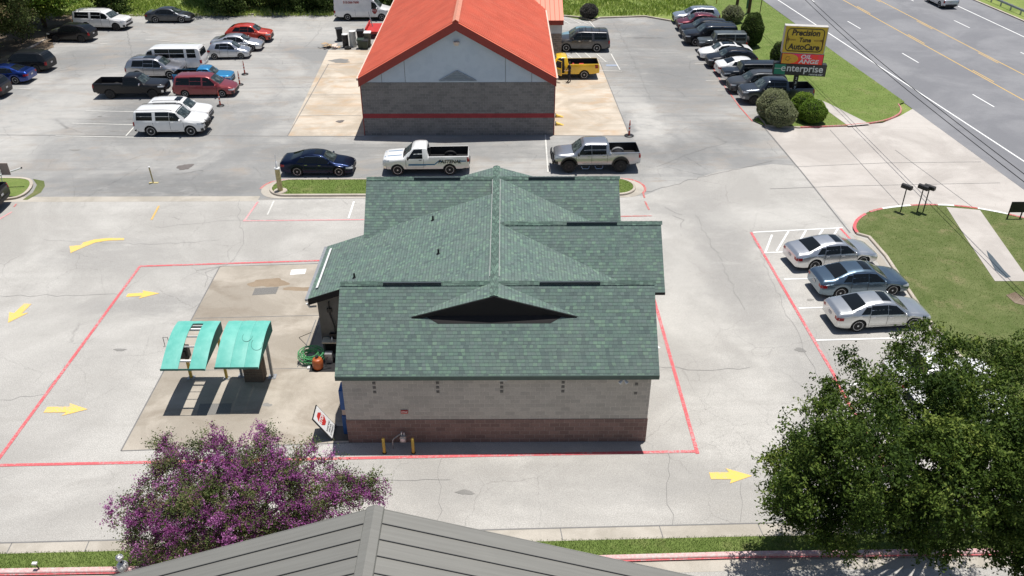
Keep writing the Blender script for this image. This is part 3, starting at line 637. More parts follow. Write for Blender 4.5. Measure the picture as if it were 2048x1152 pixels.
# long low-pitched roof along the ridge
m = MB(); ML = 8.42
PD, HD = .292, 3.34
for y0_, y1_ in ((27.8, 30.2), (39.05, 40.25)):
    slab(m, [(RX, y1_, RZ+.012), (RX, y0_, RZ+.012), (RX-HD, y0_, RZ+.012-PD*HD), (RX-HD, y1_, RZ+.012-PD*HD)], .05)
    slab(m, [(RX, y0_, RZ+.012), (RX, y1_, RZ+.012), (RX+HD, y1_, RZ+.012-PD*HD), (RX+HD, y0_, RZ+.012-PD*HD)], .05)
    rel(m, wash).build('roof', M['shingle'], wash); m = MB()
m = MB()
slab(m, [(RX-.01, 37.15, RZ+.009), (RX-.01, 32.25, RZ+.009), (RX-ML, 32.25, RZ+.009-PM*ML), (RX-ML, 37.15, RZ+.009-PM*ML)])
slab(m, [(RX+.01, 29.5, RZ+.015), (RX+.01, 39, RZ+.015), (RX+5.4, 39, RZ+.015-PM*5.4), (RX+5.4, 29.5, RZ+.015-PM*5.4)])
slab(m, [(RX-.01, 32.3, RZ+.006), (RX-.01, 29.2, RZ+.006), (RX-5.9, 29.2, RZ+.006-PM*5.9), (RX-5.9, 32.3, RZ+.006-PM*5.9)])
rel(m, wash).build('roof', M['shingle'], wash)
# ridge caps
def cap(path, w=.17):
    m = MB(); P = [Vector(p) for p in path]; d = (P[1]-P[0]).normalized(); n = Vector((-d.y, d.x, 0)); N = max(1, int((P[1]-P[0]).length/.22))
    for i in range(N):
        a = P[0].lerp(P[1], i/N); b = P[0].lerp(P[1], (i+1.25)/N); lift = Vector((0, 0, .02+.012)); lo = Vector((0, 0, .012))
        m.add([a+n*w-Vector((0, 0, w*cap.k))+lo, a+lo, a-n*w-Vector((0, 0, w*cap.k))+lo, b+n*w-Vector((0, 0, w*cap.k))+lift, b+lift, b-n*w-Vector((0, 0, w*cap.k))+lift], [(0, 1, 4, 3), (1, 2, 5, 4)])
    return m
cap.k = .8
M['cap'] = shingle('green_ridge_shingle', [(0, (.07, .11, .095, 1)), (.5, (.10, .165, .135, 1)), (1, (.17, .27, .21, 1))])
for a, b in (((FXL, FYR, RZ), (FXR, FYR, RZ)), ((RX+.3, 34.07, RZ), (6.93, 34.07, RZ)), ((-6.97, 39, RZ), (5.6, 39, RZ))):
    rel(cap((a, b), .15), wash).build('ridge_cap', M['cap'], wash)
cap.k = .3
rel(cap(((RX, 27.8, RZ+.03), (RX, 40.25, RZ+.03)), .17), wash).build('ridge_cap', M['cap'], wash)
m = MB()
for s in (-1, 1): m.box(RX+s*.19-.012, RX+s*.19+.012, 29.3, 38.7, RZ-.02, RZ+.004)
rel(m, wash).build('ridge_vent', flat('pale_vent_edge', (.4, .42, .4, 1), .6), wash)
M['vent'] = flat('dark_ridge_vent', (.04, .055, .065, 1), .6)
for x0, x1, yr in ((-4.9, -2.6, FYR), (1.3, 3.7, FYR), (-4.6, -2.3, 39.0), (1.1, 3.4, 39.0), (2.7, 4.95, 34.07)):
    m = MB(); m.box(x0, x1, -.14, -.06, -.09, .035); m.v = [p+Vector((0, yr, RZ)) for p in m.v]; rel(m, wash).build('ridge_vent', M['vent'], wash)
for a, b in ((866, 441), (877, 508), (709, 556)):
    # plumbing vents on the shallow left slope
    z = 5.; 
    for _ in range(12): p = G(a, b, z); z = RZ-PM*(RX-p.x)
    m = MB(); m.cyl((p.x, p.y, z-.05), (p.x, p.y, z+.24), .045, .045, 10); m.lathe([(.1, 0), (.055, .05), (.05, .05)], 10, mat=Matrix.Translation((p.x, p.y, z)))
    rel(m, wash).build('vent_pipe', M['black'], wash)
# small front gable void + fascia
m = MB(); m.box(-3.3, 2.3, 28.25, 28.3, 4.6, 5.98-.1); 
zb = RZ-PF*(FYR-28.15)
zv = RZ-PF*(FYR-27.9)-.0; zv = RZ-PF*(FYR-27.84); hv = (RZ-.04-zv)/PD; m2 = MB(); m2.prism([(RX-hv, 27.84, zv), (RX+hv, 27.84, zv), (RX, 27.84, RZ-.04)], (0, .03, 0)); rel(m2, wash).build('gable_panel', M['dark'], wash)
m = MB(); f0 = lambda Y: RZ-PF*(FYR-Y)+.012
m.add([(RX-2.75, 27.84, f0(27.84)), (RX+2.75, 27.84, f0(27.84)), (RX+2.2, 27.60, f0(27.60)), (RX-2.2, 27.60, f0(27.60))], [(0, 1, 2, 3)]); rel(m, wash).build('flashing_and_shade', M['dark'], wash)  # base flashing, coloured black to carry the shadow under the overhang too
def rake(mb, a, b, h=.2, t=.03, dy=-.031):
    a, b = Vector(a), Vector(b); mb.prism([a+Vector((0, dy, -h)), b+Vector((0, dy, -h)), b+Vector((0, dy, -.01)), a+Vector((0, dy, -.01))], (0, t, 0))
m = MB(); rake(m, (RX-HD+.1, 27.8, RZ-PD*(HD-.1)), (RX, 27.8, RZ), .17); rake(m, (RX, 27.8, RZ), (RX+HD-.1, 27.8, RZ-PD*(HD-.1)), .17); rel(m, wash).build('fascia', M['dark'], wash)
m = MB(); rake(m, (RX-ML, 32.25, RZ-PM*ML+.009), (RX-6.1, 32.25, RZ-PM*6.1+.009), .32); rel(m, wash).build('fascia', M['dark'], wash)
m = MB(); m.box(FXL, FXR, 26.02, 26.045, RZ-PF*2.85-.2, RZ-PF*2.85-.008); rel(m, wash).build('fascia', flat('green_drip_edge', (.09, .14, .12, 1), .6), wash)
m = MB(); m.box(5.9, 6.93, 31.54, 31.565, RZ-PF*2.5-.12, RZ-PF*2.5-.01); rel(m, wash).build('fascia', M['dark'], wash)
# walls
def walls(x0, x1, y0, y1, z0, z1, t=.2, mb=None):
    mb = mb or MB(); mb.box(x0, x1, y0, y0+t, z0, z1); mb.box(x0, x1, y1-t, y1, z0, z1); mb.box(x0, x0+t, y0+t, y1-t, z0, z1); mb.box(x1-t, x1, y0+t, y1-t, z0, z1); return mb
def gable_end(mb, x, y0, y1, zb, yr, zr, t=.2):
    mb.prism([(x, y0, zb), (x, y1, zb), (x, yr, zr)], (t, 0, 0))
m = walls(-6.45, 5.62, 26.32, 31.5, 1.2, 3.62); gable_end(m, -6.45, 26.32, 31.5, 3.62, FYR, RZ-.15); gable_end(m, 5.42, 26.32, 31.5, 3.62, FYR, RZ-.15)
rel(m, wash).build('wall', M['cmu_light'], wash)
m = walls(-6.47, 5.64, 26.30, 31.52, 0, 1.2, .22); rel(m, wash).build('wall_base', M['cmu_maroon'], wash)
m = walls(-1, 6.55, 31.9, 36.3, 0, 3.75); gable_end(m, 6.35, 31.9, 36.3, 3.75, 34.07, RZ-.15); m.box(-6.4, 5.3, 36.9, 41.2, 0, 3.6); rel(m, wash).build('wall', M['cmu_light'], wash)
m = MB(); m.box(6.5, 6.56, 31.84, 31.9, 1.6, 3.6); rel(m, wash).build('downspout', M['black'], wash)
m = MB(); m.box(-6.4, 5.3, 36.86, 36.9, 0, 3.4); rel(m, wash).build('wall', M['cmu_light'], wash)
# open wash bay on the left
m = MB(); m.box(-8.62, -6.47, 32.6, 32.8, 0, 3.0); m.box(-8.62, -8.42, 32.8, 36.9, 0, 3.0)
m.prism([(-8.62, 32.6, 3.0), (-6.47, 32.6, 3.0), (-6.47, 32.6, 3.85), (-8.62, 32.6, 3.12)], (0, .2, 0)); rel(m, wash).build('bay_wall', M['bay_wall'], wash)
for x in (-8.1, -7.3):
    m = MB(); m.tube([(x, 32.55, 2.85), (x, 32.53, 2.2), (x+.15, 32.5, 1.6), (x+.15, 32.48, .95)], .03, 8); m.box(x-.12, x+.3, 32.42, 32.58, .55, 1.15); m.box(x-.1, x+.1, 32.5, 32.6, 2.3, 2.5)
    rel(m, wash).build('wall_pipe', M['black'], wash)
m = MB(); m.box(-8.55, -6.5, 32.15, 32.59, .82, .88); rel(m, wash).build('counter', flat('cream_counter', (.62, .55, .42, 1), .5), wash)
m = MB(); m.box(-8.5, -6.5, 32.5, 32.59, 0, .8); rel(m, wash).build('counter_base', M['dark'], wash)
# gutter and flashing on the left eave
m = MB(); m.box(RX-ML-.14, RX-ML+.02, 32.25, 37.15, RZ-PM*ML-.13, RZ-PM*ML-.01); rel(m, wash).build('gutter', M['steel'], wash)
m = MB(); e = RX-ML+.3; ez = RZ-PM*(ML-.3)+.05; m.prism([(e-.05, 32.9, ez), (e+.05, 32.9, ez+.035), (e+.05, 36.6, ez+.035), (e-.05, 36.6, ez)], (0, 0, .03)); rel(m, wash).build('snow_strip', M['white'], wash)
m = MB(); m.tube([(-8.98, 32.2, 3.0), (-8.9, 32.3, 2.75), (-8.66, 32.5, 2.65)], .05, 8); rel(m, wash).build('downspout', M['white'], wash)
# wall details
for x in (-5.2, -2.72, -.22, 2.18, 5.05):
    for k, z in enumerate((3.05, 2.83, 2.61) if x < 5 else (3.35, 2.95, 2.5)):
        m = MB(); m.box(x-.06, x+.06, 26.305, 26.33, z-.06, z+.06, 0); m.box(x-.035, x+.035, 26.298, 26.305, z-.035, z+.035, 0); rel(m, wash).build('wall_vent', flat('grey_vent_block', (.19, .18, .17, 1), .8), wash)
m = MB(); m.box(-.35, .05, 26.1, 26.32, 3.32, 3.42); m.box(-.3, 0, 26.14, 26.3, 3.24, 3.32); rel(m, wash).build('wall_light', M['steel'], wash)
for x, y, z in ((4.5, 26.16, 3.3), (6.2, 29.0, 2.9)):
    m = MB(); m.cyl((x, y+.12, z), (x, y, z), .05, .05, 10); m.cyl((x-.03, y, z), (x-.16, y-.12, z-.1), .04, .075, 10); m.cyl((x+.03, y, z), (x+.14, y-.12, z-.1), .04, .075, 10)
    if y > 28: m.box(x-.6, x, y+.05, y+.1, z-.03, z+.03)
    rel(m, wash).build('floodlight', M['white'], wash)
sg = thing('wall_sign', 'small red sign fixed on the pale block wall above the gas meter', 'sign', (-4.1, 26.3, 1.62))
m = MB(); m.box(-.14, .14, -.02, 0, -.08, .08); m.build('sign_panel', M['red_sign'], sg)
lettering('STOP', .1, frame((0, -.026, 0), (1, 0, 0), (0, 0, 1)), M['white'], sg, .002)
# ------------------------------------------------------------------ garage with orange-red metal roof
gar = thing('auto_repair_garage', 'grey block garage with orange-red metal roof at the back', 'building', (-3.5, 70, 0))
GY = 60.28; GX0, GX1 = -10.6, 3.55; gr = onY(911, 43, 59.9); RGZ = gr.z; RGX = gr.x; eL = onY(715, 153, 59.9); eR = onY(1113, 160, 59.9)
eZ = (eL.z+eR.z)/2; GB = 92
def gslab(mb, a, b, y0, y1, th=.1): mb.prism([(a[0], y0, a[1]-th), (b[0], y0, b[1]-th), (b[0], y0, b[1]), (a[0], y0, a[1])], (0, y1-y0, 0))
def corrug(mb, a, b, y0, y1, pitch=.32, h=.10):
    ys = []; y = y0
    while y < y1: ys += [(y, 0), (y+pitch*.50, 0), (y+pitch*.62, h), (y+pitch*.88, h)]; y += pitch
    ys.append((y1, 0)); vs = [(q[0], yy, q[1]+z) for yy, z in ys for q in (a, b)]
    mb.add(vs, [(2*i, 2*i+1, 2*i+3, 2*i+2) for i in range(len(ys)-1)]); gslab(mb, (a[0], a[1]-.004), (b[0], b[1]-.004), y0, y1)
m = MB(); corrug(m, (eL.x, eZ), (RGX, RGZ), 59.9, GB); rel(m, gar).build('roof', M['red_metal'], gar, fixn=False)
m = MB(); corrug(m, (RGX, RGZ), (eR.x, eZ), 59.9, GB); rel(m, gar).build('roof', M['red_metal'], gar, fixn=False)
m = MB()
for s, e in ((1, eR.x), (-1, eL.x)):
    dx = .22*s; k = (RGZ-eZ)/abs(e-RGX); m.add([(RGX, 59.88, RGZ+.14), (RGX+dx, 59.88, RGZ+.115-k*.22), (RGX+dx, GB, RGZ+.115-k*.22), (RGX, GB, RGZ+.14)], [(0, 1, 2, 3)])
rel(m, gar).build('ridge_cap', flat('pale_orange_cap', (.72, .30, .20, 1), .5), gar)
m = MB()
for a, b in (((eL.x, eZ), (RGX, RGZ)), ((RGX, RGZ), (eR.x, eZ))):
    m.prism([(a[0], 59.86, a[1]-.62), (b[0], 59.86, b[1]-.62), (b[0], 59.86, b[1]-.0), (a[0], 59.86, a[1]-.0)], (0, .036, 0))
rel(m, gar).build('fascia', M['red_trim'], gar)
for e, s in ((eL.x, -1), (eR.x, 1)):
    m = MB(); m.box(min(e, e+.12*s), max(e, e+.12*s), 59.9, GB, eZ-.16, eZ+.01); rel(m, gar).build('gutter', M['white_trim'], gar)
m = walls(GX0, GX1, GY, GB-.3, 0, 4.05); rel(m, gar).build('wall', M['cmu_dark'], gar)
zs0 = onY(900, 236, GY).z; zs1 = onY(900, 227, GY).z
m = walls(GX0-.004, GX1+.004, GY-.004, GB-.296, zs0, zs1, .1); rel(m, gar).build('wall_stripe', M['cmu_red'], gar)
m = MB(); k = (RGZ-eZ)/(eR.x-RGX); m.prism([(GX0, GY+.02, 4.05), (GX1, GY+.02, 4.05), (GX1, GY+.02, RGZ-k*(GX1-RGX)-.12), (RGX, GY+.02, RGZ-.12), (GX0, GY+.02, RGZ-k*(RGX-GX0)-.12)], (0, .15, 0)); rel(m, gar).build('gable_panel', M['blue_panel'], gar)
for x in (GX0+1.6, GX0+3.3, GX1-1.7, GX1-3.6):
    m = MB(); m.box(x-.012, x+.012, GY+.012, GY+.02, 4.05, RGZ-k*abs(x-RGX)-.2); rel(m, gar).build('panel_joint', M['seam_dark'], gar)
vz = onY(911, 161, GY).z; a = onY(878, 161, GY); b = onY(953, 161, GY); c = onY(914, 141, GY)
m = MB(); m.prism([(a.x, GY-.02, vz), (b.x, GY-.02, vz), (c.x, GY-.02, c.z)], (0, .04, 0)); o = rel(m, gar).build('gable_vent', flat('blue_grey_vent', (.22, .26, .30, 1), .6), gar)
m = MB()
for p, q in ((a, c), (b, c), (a, b)): m.tube([(p.x, GY-.03, p.z), (q.x, GY-.03, q.z)], .03, 6)
for i in range(5):
    t = (i+.7)/6; zz = vz+(c.z-vz)*t; m.box(a.x+(c.x-a.x)*t, b.x+(c.x-b.x)*t, GY-.035, GY-.02, zz-.015, zz+.015)
m.v = [p-Vector(gar.location) for p in m.v]; m.build('vent_louvre', flat('vent_frame', (.36, .4, .45, 1), .6), o)
l = onY(913, 86, GY); m = MB(); m.box(l.x-.2, l.x+.2, GY-.28, GY+.02, l.z-.02, l.z+.12); m.box(l.x-.13, l.x+.13, GY-.2, GY, l.z-.14, l.z-.02); rel(m, gar).build('wall_light', M['white_trim'], gar)
for x in (GX1-.02, GX0-.02):
    m = MB(); m.box(x, x+.06, GY-.02, GY+.1, .0, 4.05); rel(m, gar).build('corner_trim', M['red_trim'], gar)
for i in range(5):
    for x, s in ((GX0, -1), (GX1, 1)):
        m = MB(); y = GY+1.0+i*3.7; m.box(x-.03 if s < 0 else x-.01, x+.01 if s < 0 else x+.03, y, y+3, 0, 3.1); rel(m, gar).build('garage_door', M['white_trim'], gar)
# office wing: panel band over dark block piers, its own red roof sloping towards the camera
wy = 79.; w0 = onY(1086, 38, wy); w1 = onY(1127, 33, wy)
m = MB(); m.prism([(RGX+1, wy-.5, w0.z), (w1.x, wy-.5, w0.z), (w1.x, wy+7, w0.z+3.2), (RGX+1, wy+7, w0.z+3.2)], (0, 0, -.1)); m.prism([(RGX+1, wy+7, w0.z+3.2), (w1.x, wy+7, w0.z+3.2), (w1.x, wy+13, w0.z+.4), (RGX+1, wy+13, w0.z+.4)], (0, 0, -.1)); rel(m, gar).build('wing_roof', M['red_seam'], gar)
m = MB(); m.box(GX1-.3, w1.x, wy-.54, wy-.503, w0.z-.42, w0.z-.0); rel(m, gar).build('wing_fascia', M['red_trim'], gar)
m = MB(); zz = onY(1110, 66, wy).z; m.box(GX1+.35, w1.x-.1, wy-.2, wy, zz, w0.z-.1); rel(m, gar).build('wing_panel', M['blue_panel'], gar)
m = MB(); m.box(GX1+.3, w1.x-.15, wy+.02, wy+12, 0, zz+.6); rel(m, gar).build('wing_wall', M['cmu_dark'], gar)
m = MB(); m.box(w1.x-1.3, w1.x-.12, wy-.22, wy-.0, 0, zz-.003); rel(m, gar).build('wing_pier', M['cmu_dark'], gar)
m = MB(); m.box(GX1+.5, GX1+.95, wy-.03, wy+.0, .1, 2.1); rel(m, gar).build('wing_window', M['white'], gar)
# ------------------------------------------------------------------ grey metal roof in the foreground
fg = thing('metal_roofed_building', 'building with grey standing seam metal roof at the bottom edge', 'building', (-2.8, 3, 0))
FY = 13.06; fr = G(750, 1015, 10); zr = fr.z; kR = (10-7.77)/(4.21+2.84); kL = (10-7.89)/(8.96-2.84); XR, XL = 9., -14.5
m = MB(); m.prism([(fr.x, FY, zr-.08), (XR, FY, zr-.08-kR*(XR-fr.x)), (XR, FY, zr-kR*(XR-fr.x)), (fr.x, FY, zr)], (0, -19, 0)); rel(m, fg).build('roof', M['grey_metal'], fg)
m = MB(); m.prism([(fr.x, FY, zr-.08), (XL, FY, zr-.08-kL*(fr.x-XL)), (XL, FY, zr-kL*(fr.x-XL)), (fr.x, FY, zr)], (0, -19, 0)); rel(m, fg).build('roof', M['grey_metal'], fg)
m = MB()
for s, kk, E in ((1, kR, XR), (-1, kL, XL)):
    m.prism([(fr.x, FY+.02, zr-.0), (E, FY+.02, zr-kk*abs(E-fr.x)), (E, FY+.02, zr-kk*abs(E-fr.x)-.2), (fr.x, FY+.02, zr-.2)], (0, -.03, 0))
rel(m, fg).build('fascia', M['grey_metal'], fg)
for i in range(1, 42):
    y = FY-.43*i+.02
    if y < 5: break
    m = MB()
    for s, kk, E in ((1, kR, XR), (-1, kL, XL)):
        x0 = fr.x+.2*s; m.prism([(x0, y, zr-kk*.2-.01), (E, y, zr-kk*abs(E-fr.x)-.01), (E, y, zr-kk*abs(E-fr.x)+.03), (x0, y, zr-kk*.2+.03)], (0, .013, 0))
    rel(m, fg).build('roof_seam', M['seam_dark'], fg)
m = MB()
for s, kk in ((1, kR), (-1, kL)):
    m.add([(fr.x, FY+.03, zr+.06), (fr.x+.18*s, FY+.03, zr+.045-kk*.18), (fr.x+.18*s, -5.5, zr+.045-kk*.18), (fr.x, -5.5, zr+.06)], [(0, 1, 2, 3)])
    m.add([(fr.x+.18*s, FY+.03, zr+.045-kk*.18), (fr.x+.2*s, FY+.03, zr-kk*.2), (fr.x+.2*s, -5.5, zr-kk*.2), (fr.x+.18*s, -5.5, zr+.045-kk*.18)], [(0, 1, 2, 3)])
rel(m, fg).build('ridge_cap', M['grey_metal'], fg)
m = walls(XL+.6, XR-.6, -5.5, FY-.4, 0, 5.7); rel(m, fg).build('wall', flat('tan_render', (.45, .4, .33, 1), .85), fg)
m = MB(); m.prism([(XL+.6, FY-.6, 5.7), (XR-.6, FY-.6, 5.7), (fr.x, FY-.6, zr-.4)], (0, .2, 0)); rel(m, fg).build('gable_panel', flat('tan_render', (.45, .4, .33, 1), .85), fg)
# ------------------------------------------------------------------ vehicles
def ip(pts, s):
    if s <= pts[0][0]: return pts[0][1]
    for (a, p), (b, q) in zip(pts, pts[1:]):
        if s <= b: return p+(q-p)*(s-a)/(b-a)
    return pts[-1][1]
SED = dict(L=4.85, W=1.85, H=1.46, wb=2.80, fo=.93, r=.345, sill=.24, wr=.66, sd=.014,
    top=[(0, .58), (.015, .67), (.06, .76), (.14, .86), (.235, .93), (.262, .97), (.395, 1.35), (.45, 1.425), (.53, 1.46), (.62, 1.435), (.71, 1.35), (.845, 1.125), (.88, 1.09), (.965, 1.06), (1, .90)],
    belt=[(0, .53), (.05, .64), (.2, .80), (.3, .87), (.6, .92), (.85, 1.0), (1, .86)],
    win=[(.295, .48, .478, .395), (.484, .665, .65, .482), (.669, .765, .705, .655)], wind=(.272, .392), rear=(.845, .70, 'top'), roof=(.43, .63))
COUPE = dict(SED, win=[(.30, .55, .545, .40), (.555, .74, .67, .55)])
SUV = dict(L=4.85, W=1.93, H=1.74, wb=2.83, fo=.93, r=.365, sill=.30, wr=.70, sd=.012,
    top=[(0, .80), (.015, .92), (.08, 1.02), (.2, 1.10), (.255, 1.14), (.385, 1.62), (.44, 1.70), (.55, 1.735), (.8, 1.70), (.90, 1.64), (.94, 1.5), (.975, 1.18), (1, 1.0)],
    belt=[(0, .72), (.06, .85), (.25, .99), (.6, 1.05), (.9, 1.12), (1, .96)],
    win=[(.295, .465, .46, .395), (.477, .645, .635, .472), (.657, .86, .83, .648)], wind=(.268, .375), rear=(1.18, 1.58, 'back'), roof=(.42, .82), rails=1)
WAG = dict(SUV, H=1.66, L=4.88, top=[(0, .78), (.015, .88), (.08, .98), (.2, 1.05), (.25, 1.09), (.39, 1.54), (.45, 1.62), (.6, 1.66), (.85, 1.60), (.92, 1.5), (.975, 1.14), (1, .95)], rear=(1.14, 1.48, 'back'), rails=1)
XO = dict(SUV, L=4.5, W=1.86, H=1.66, wb=2.7, fo=.87, r=.35, top=[(0, .78), (.02, .9), (.1, .99), (.22, 1.06), (.25, 1.09), (.38, 1.52), (.44, 1.62), (.55, 1.66), (.72, 1.61), (.86, 1.46), (.93, 1.25), (.97, 1.08), (1, .94)],
    win=[(.295, .47, .465, .40), (.482, .66, .64, .477), (.672, .83, .75, .652)], rear=(.93, .80, 'top'), rails=0)
BIG = dict(SUV, L=5.2, W=2.05, H=1.92, wb=2.95, fo=1.0, r=.40, sill=.36, wr=.80,
    top=[(0, .95), (.01, 1.05), (.06, 1.16), (.2, 1.24), (.25, 1.26), (.36, 1.76), (.40, 1.86), (.5, 1.915), (.93, 1.88), (.965, 1.82), (.985, 1.25), (1, 1.05)],
    belt=[(0, .85), (.05, .98), (.25, 1.14), (.6, 1.18), (.95, 1.22), (1, 1.02)],
    win=[(.29, .46, .455, .375), (.472, .66, .655, .468), (.705, .935, .925, .70)], rear=(1.26, 1.74, 'back'), roof=(.40, .9), rails=1)
LONG = dict(BIG, L=5.7, wb=3.2, win=[(.27, .43, .425, .355), (.442, .62, .615, .438), (.66, .93, .92, .655)], wind=(.245, .34))
HATCH = dict(XO, L=3.85, W=1.67, H=1.51, wb=2.45, fo=.75, r=.28, sill=.22, wr=.60, top=[(0, .62), (.02, .72), (.1, .84), (.2, .93), (.24, .97), (.40, 1.42), (.47, 1.49), (.6, 1.51), (.82, 1.44), (.9, 1.32), (.96, 1.0), (1, .85)],
    belt=[(0, .55), (.06, .66), (.25, .85), (.6, .92), (.9, 1.0), (1, .85)], win=[(.30, .49, .485, .42), (.502, .68, .67, .497), (.692, .80, .76, .682)], rear=(1.02, 1.34, 'back'), wind=(.255, .40))
MINI = dict(SUV, L=5.1, W=1.95, H=1.74, wb=3.07, fo=1.0, r=.32, sill=.27, wr=.72, top=[(0, .60), (.02, .74), (.1, .90), (.18, 1.0), (.22, 1.05), (.37, 1.60), (.43, 1.70), (.6, 1.74), (.88, 1.71), (.94, 1.64), (.975, 1.05), (1, .8)],
    belt=[(0, .55), (.06, .7), (.22, .92), (.6, 1.02), (.95, 1.06), (1, .78)], win=[(.27, .49, .485, .40), (.515, .69, .685, .51), (.71, .93, .90, .705)], wind=(.235, .36), rear=(1.1, 1.58, 'back'), rails=0)
VAN = dict(SUV, L=6.1, W=2.02, H=2.12, wb=3.5, fo=.75, r=.37, sill=.40, wr=.84, top=[(0, .95), (.012, 1.08), (.1, 1.2), (.135, 1.25), (.23, 1.92), (.27, 2.06), (.35, 2.11), (.95, 2.11), (.982, 2.02), (.993, 1.2), (1, .9)],
    belt=[(0, .85), (.03, 1.0), (.13, 1.22), (.95, 1.26), (1, .88)], win=[(.165, .295, .29, .225), (.335, .535, .53, .33), (.555, .76, .755, .55), (.80, .93, .92, .795)], wind=(.148, .218), rear=(1.35, 1.92, 'back'), rails=0)
CARGO = dict(VAN, H=2.68, L=6.1, wb=3.7, fo=.95, top=[(0, .95), (.012, 1.1), (.14, 1.3), (.17, 1.36), (.29, 2.1), (.35, 2.5), (.42, 2.64), (.95, 2.68), (.985, 2.55), (.995, 1.2), (1, .9)],
    win=[(.205, .33, .325, .26)], wind=(.185, .28), rear=None, wtop=2.0)
PU = dict(L=5.8, W=2.02, H=1.90, wb=3.5, fo=.98, r=.39, sill=.46, wr=.74, sd=.004, bed=(.535, .985), fl=.78,
    top=[(0, 1.02), (.008, 1.1), (.05, 1.18), (.2, 1.24), (.245, 1.26), (.345, 1.78), (.37, 1.86), (.42, 1.90), (.495, 1.88), (.515, 1.8), (.528, 1.34), (.535, 1.32), (.99, 1.34), (1, 1.2)],
    belt=[(0, .95), (.05, 1.08), (.2, 1.16), (.5, 1.19), (.53, 1.22), (.54, 1.29), (.99, 1.31), (1, 1.15)],
    win=[(.29, .465, .462, .365)], wind=(.252, .338), rear=None, roof=(.38, .5), rails=0, cabrear=.522, seam=(.27, .475))
CREW = dict(PU, wb=3.5, bed=(.655, .985), top=[(0, 1.02), (.008, 1.12), (.05, 1.2), (.18, 1.27), (.225, 1.30), (.32, 1.80), (.35, 1.89), (.42, 1.93), (.6, 1.91), (.63, 1.84), (.643, 1.36), (.65, 1.34), (.99, 1.36), (1, 1.2)],
    belt=[(0, .95), (.05, 1.08), (.2, 1.18), (.6, 1.22), (.645, 1.24), (.655, 1.31), (.99, 1.33), (1, 1.15)], win=[(.27, .425, .42, .345), (.437, .60, .597, .432)], wind=(.232, .315), cabrear=.637, roof=(.36, .6), seam=(.25, .43, .612))
EXT = dict(PU, bed=(.575, .985), top=[(0, 1.0), (.008, 1.08), (.05, 1.14), (.2, 1.18), (.27, 1.20), (.36, 1.68), (.385, 1.75), (.44, 1.78), (.545, 1.77), (.56, 1.7), (.568, 1.28), (.575, 1.26), (.99, 1.28), (1, 1.15)],
    belt=[(0, .92), (.05, 1.02), (.2, 1.10), (.56, 1.14), (.57, 1.16), (.58, 1.23), (.99, 1.25), (1, 1.1)], H=1.78, win=[(.305, .465, .462, .38), (.478, .55, .548, .475)], wind=(.277, .352), cabrear=.564, seam=(.285, .47))
RANG = dict(EXT, L=4.95, W=1.76, wb=3.0, fo=.8, r=.33, sill=.38, H=1.68, fl=.68)
RANG['top'] = [(a, b*.93) for a, b in EXT['top']]; RANG['belt'] = [(a, b*.93) for a, b in EXT['belt']]
JEEP = dict(SUV, L=4.6, W=1.72, H=1.82, wb=2.95, fo=.75, r=.41, sill=.52, wr=.80, sd=.004, wf=.80,
    top=[(0, 1.08), (.01, 1.14), (.05, 1.18), (.27, 1.22), (.285, 1.24), (.335, 1.74), (.35, 1.81), (.5, 1.83), (.965, 1.82), (.975, 1.74), (.985, 1.1), (1, 1.0)],
    belt=[(0, 1.0), (.2, 1.15), (.95, 1.17), (1, .95)], win=[(.345, .52, .52, .36), (.54, .72, .72, .54), (.745, .945, .945, .745)], wind=(.29, .333), rear=(1.25, 1.68, 'back'), rails=0, flare=1, roof=None)
STY = {}
def wheel_mesh(style):
    if style in STY: return STY[style]
    rim_r = {'steel': .62, 'off': .56}.get(style, .72)
    t = MB(); w = .33
    t.lathe([(rim_r-.02, -w*.9), (.86, -w), (.97, -w*.86), (1, -w*.6), (1, w*.6), (.97, w*.86), (.86, w), (rim_r-.02, w*.9)], 28)
    t.v = [Vector((p.x, -p.z, p.y)) for p in t.v]
    to = t.build('wheel', M['rubber'], None, smooth=40); tm = to.data; bpy.data.objects.remove(to)
    r = MB(); yo = w*.78
    r.lathe([(rim_r, -w*.8), (rim_r, w*.92), (rim_r-.05, w*.9), (rim_r-.06, w*.5), (.05, w*.45)], 24, 1)
    r.lathe([(rim_r-.001, w*.86), (rim_r, w*.95), (rim_r-.06, w*.93), (rim_r-.065, w*.8)], 24, 0)
    nsp = {'five': 5, 'ten': 10, 'multi': 7, 'steel': 8, 'dark': 6, 'off': 6}[style]
    for k in range(nsp):
        a = 2*math.pi*k/nsp; sw = {'five': .21, 'ten': .085, 'multi': .14, 'steel': .22, 'dark': .09, 'off': .09}[style]
        mt = Matrix.Rotation(a, 4, 'Z'); r.add([(.08, -sw*.8, yo+.02), (.08, sw*.8, yo+.02), (rim_r-.03, sw, yo), (rim_r-.03, -sw, yo), (.08, -sw*.8, yo-.1), (.08, sw*.8, yo-.1), (rim_r-.03, sw, yo-.1), (rim_r-.03, -sw, yo-.1)],
            [(0, 3, 2, 1), (0, 1, 5, 4), (1, 2, 6, 5), (2, 3, 7, 6), (3, 0, 4, 7)], 0, mt)
    r.lathe([(.0, yo+.05), (.14, yo+.05), (.17, yo-.02), (.17, yo-.1)], 12, 0)
    r.v = [Vector((p.x, -p.z, p.y)) for p in r.v]
    ro = r.build('rim', [M['dark_alloy'] if style in ('dark', 'off') else M['alu'], M['black']], None, smooth=35); rm = ro.data; bpy.data.objects.remove(ro)
    STY[style] = (tm, rm); return STY[style]
CAR_B = {}
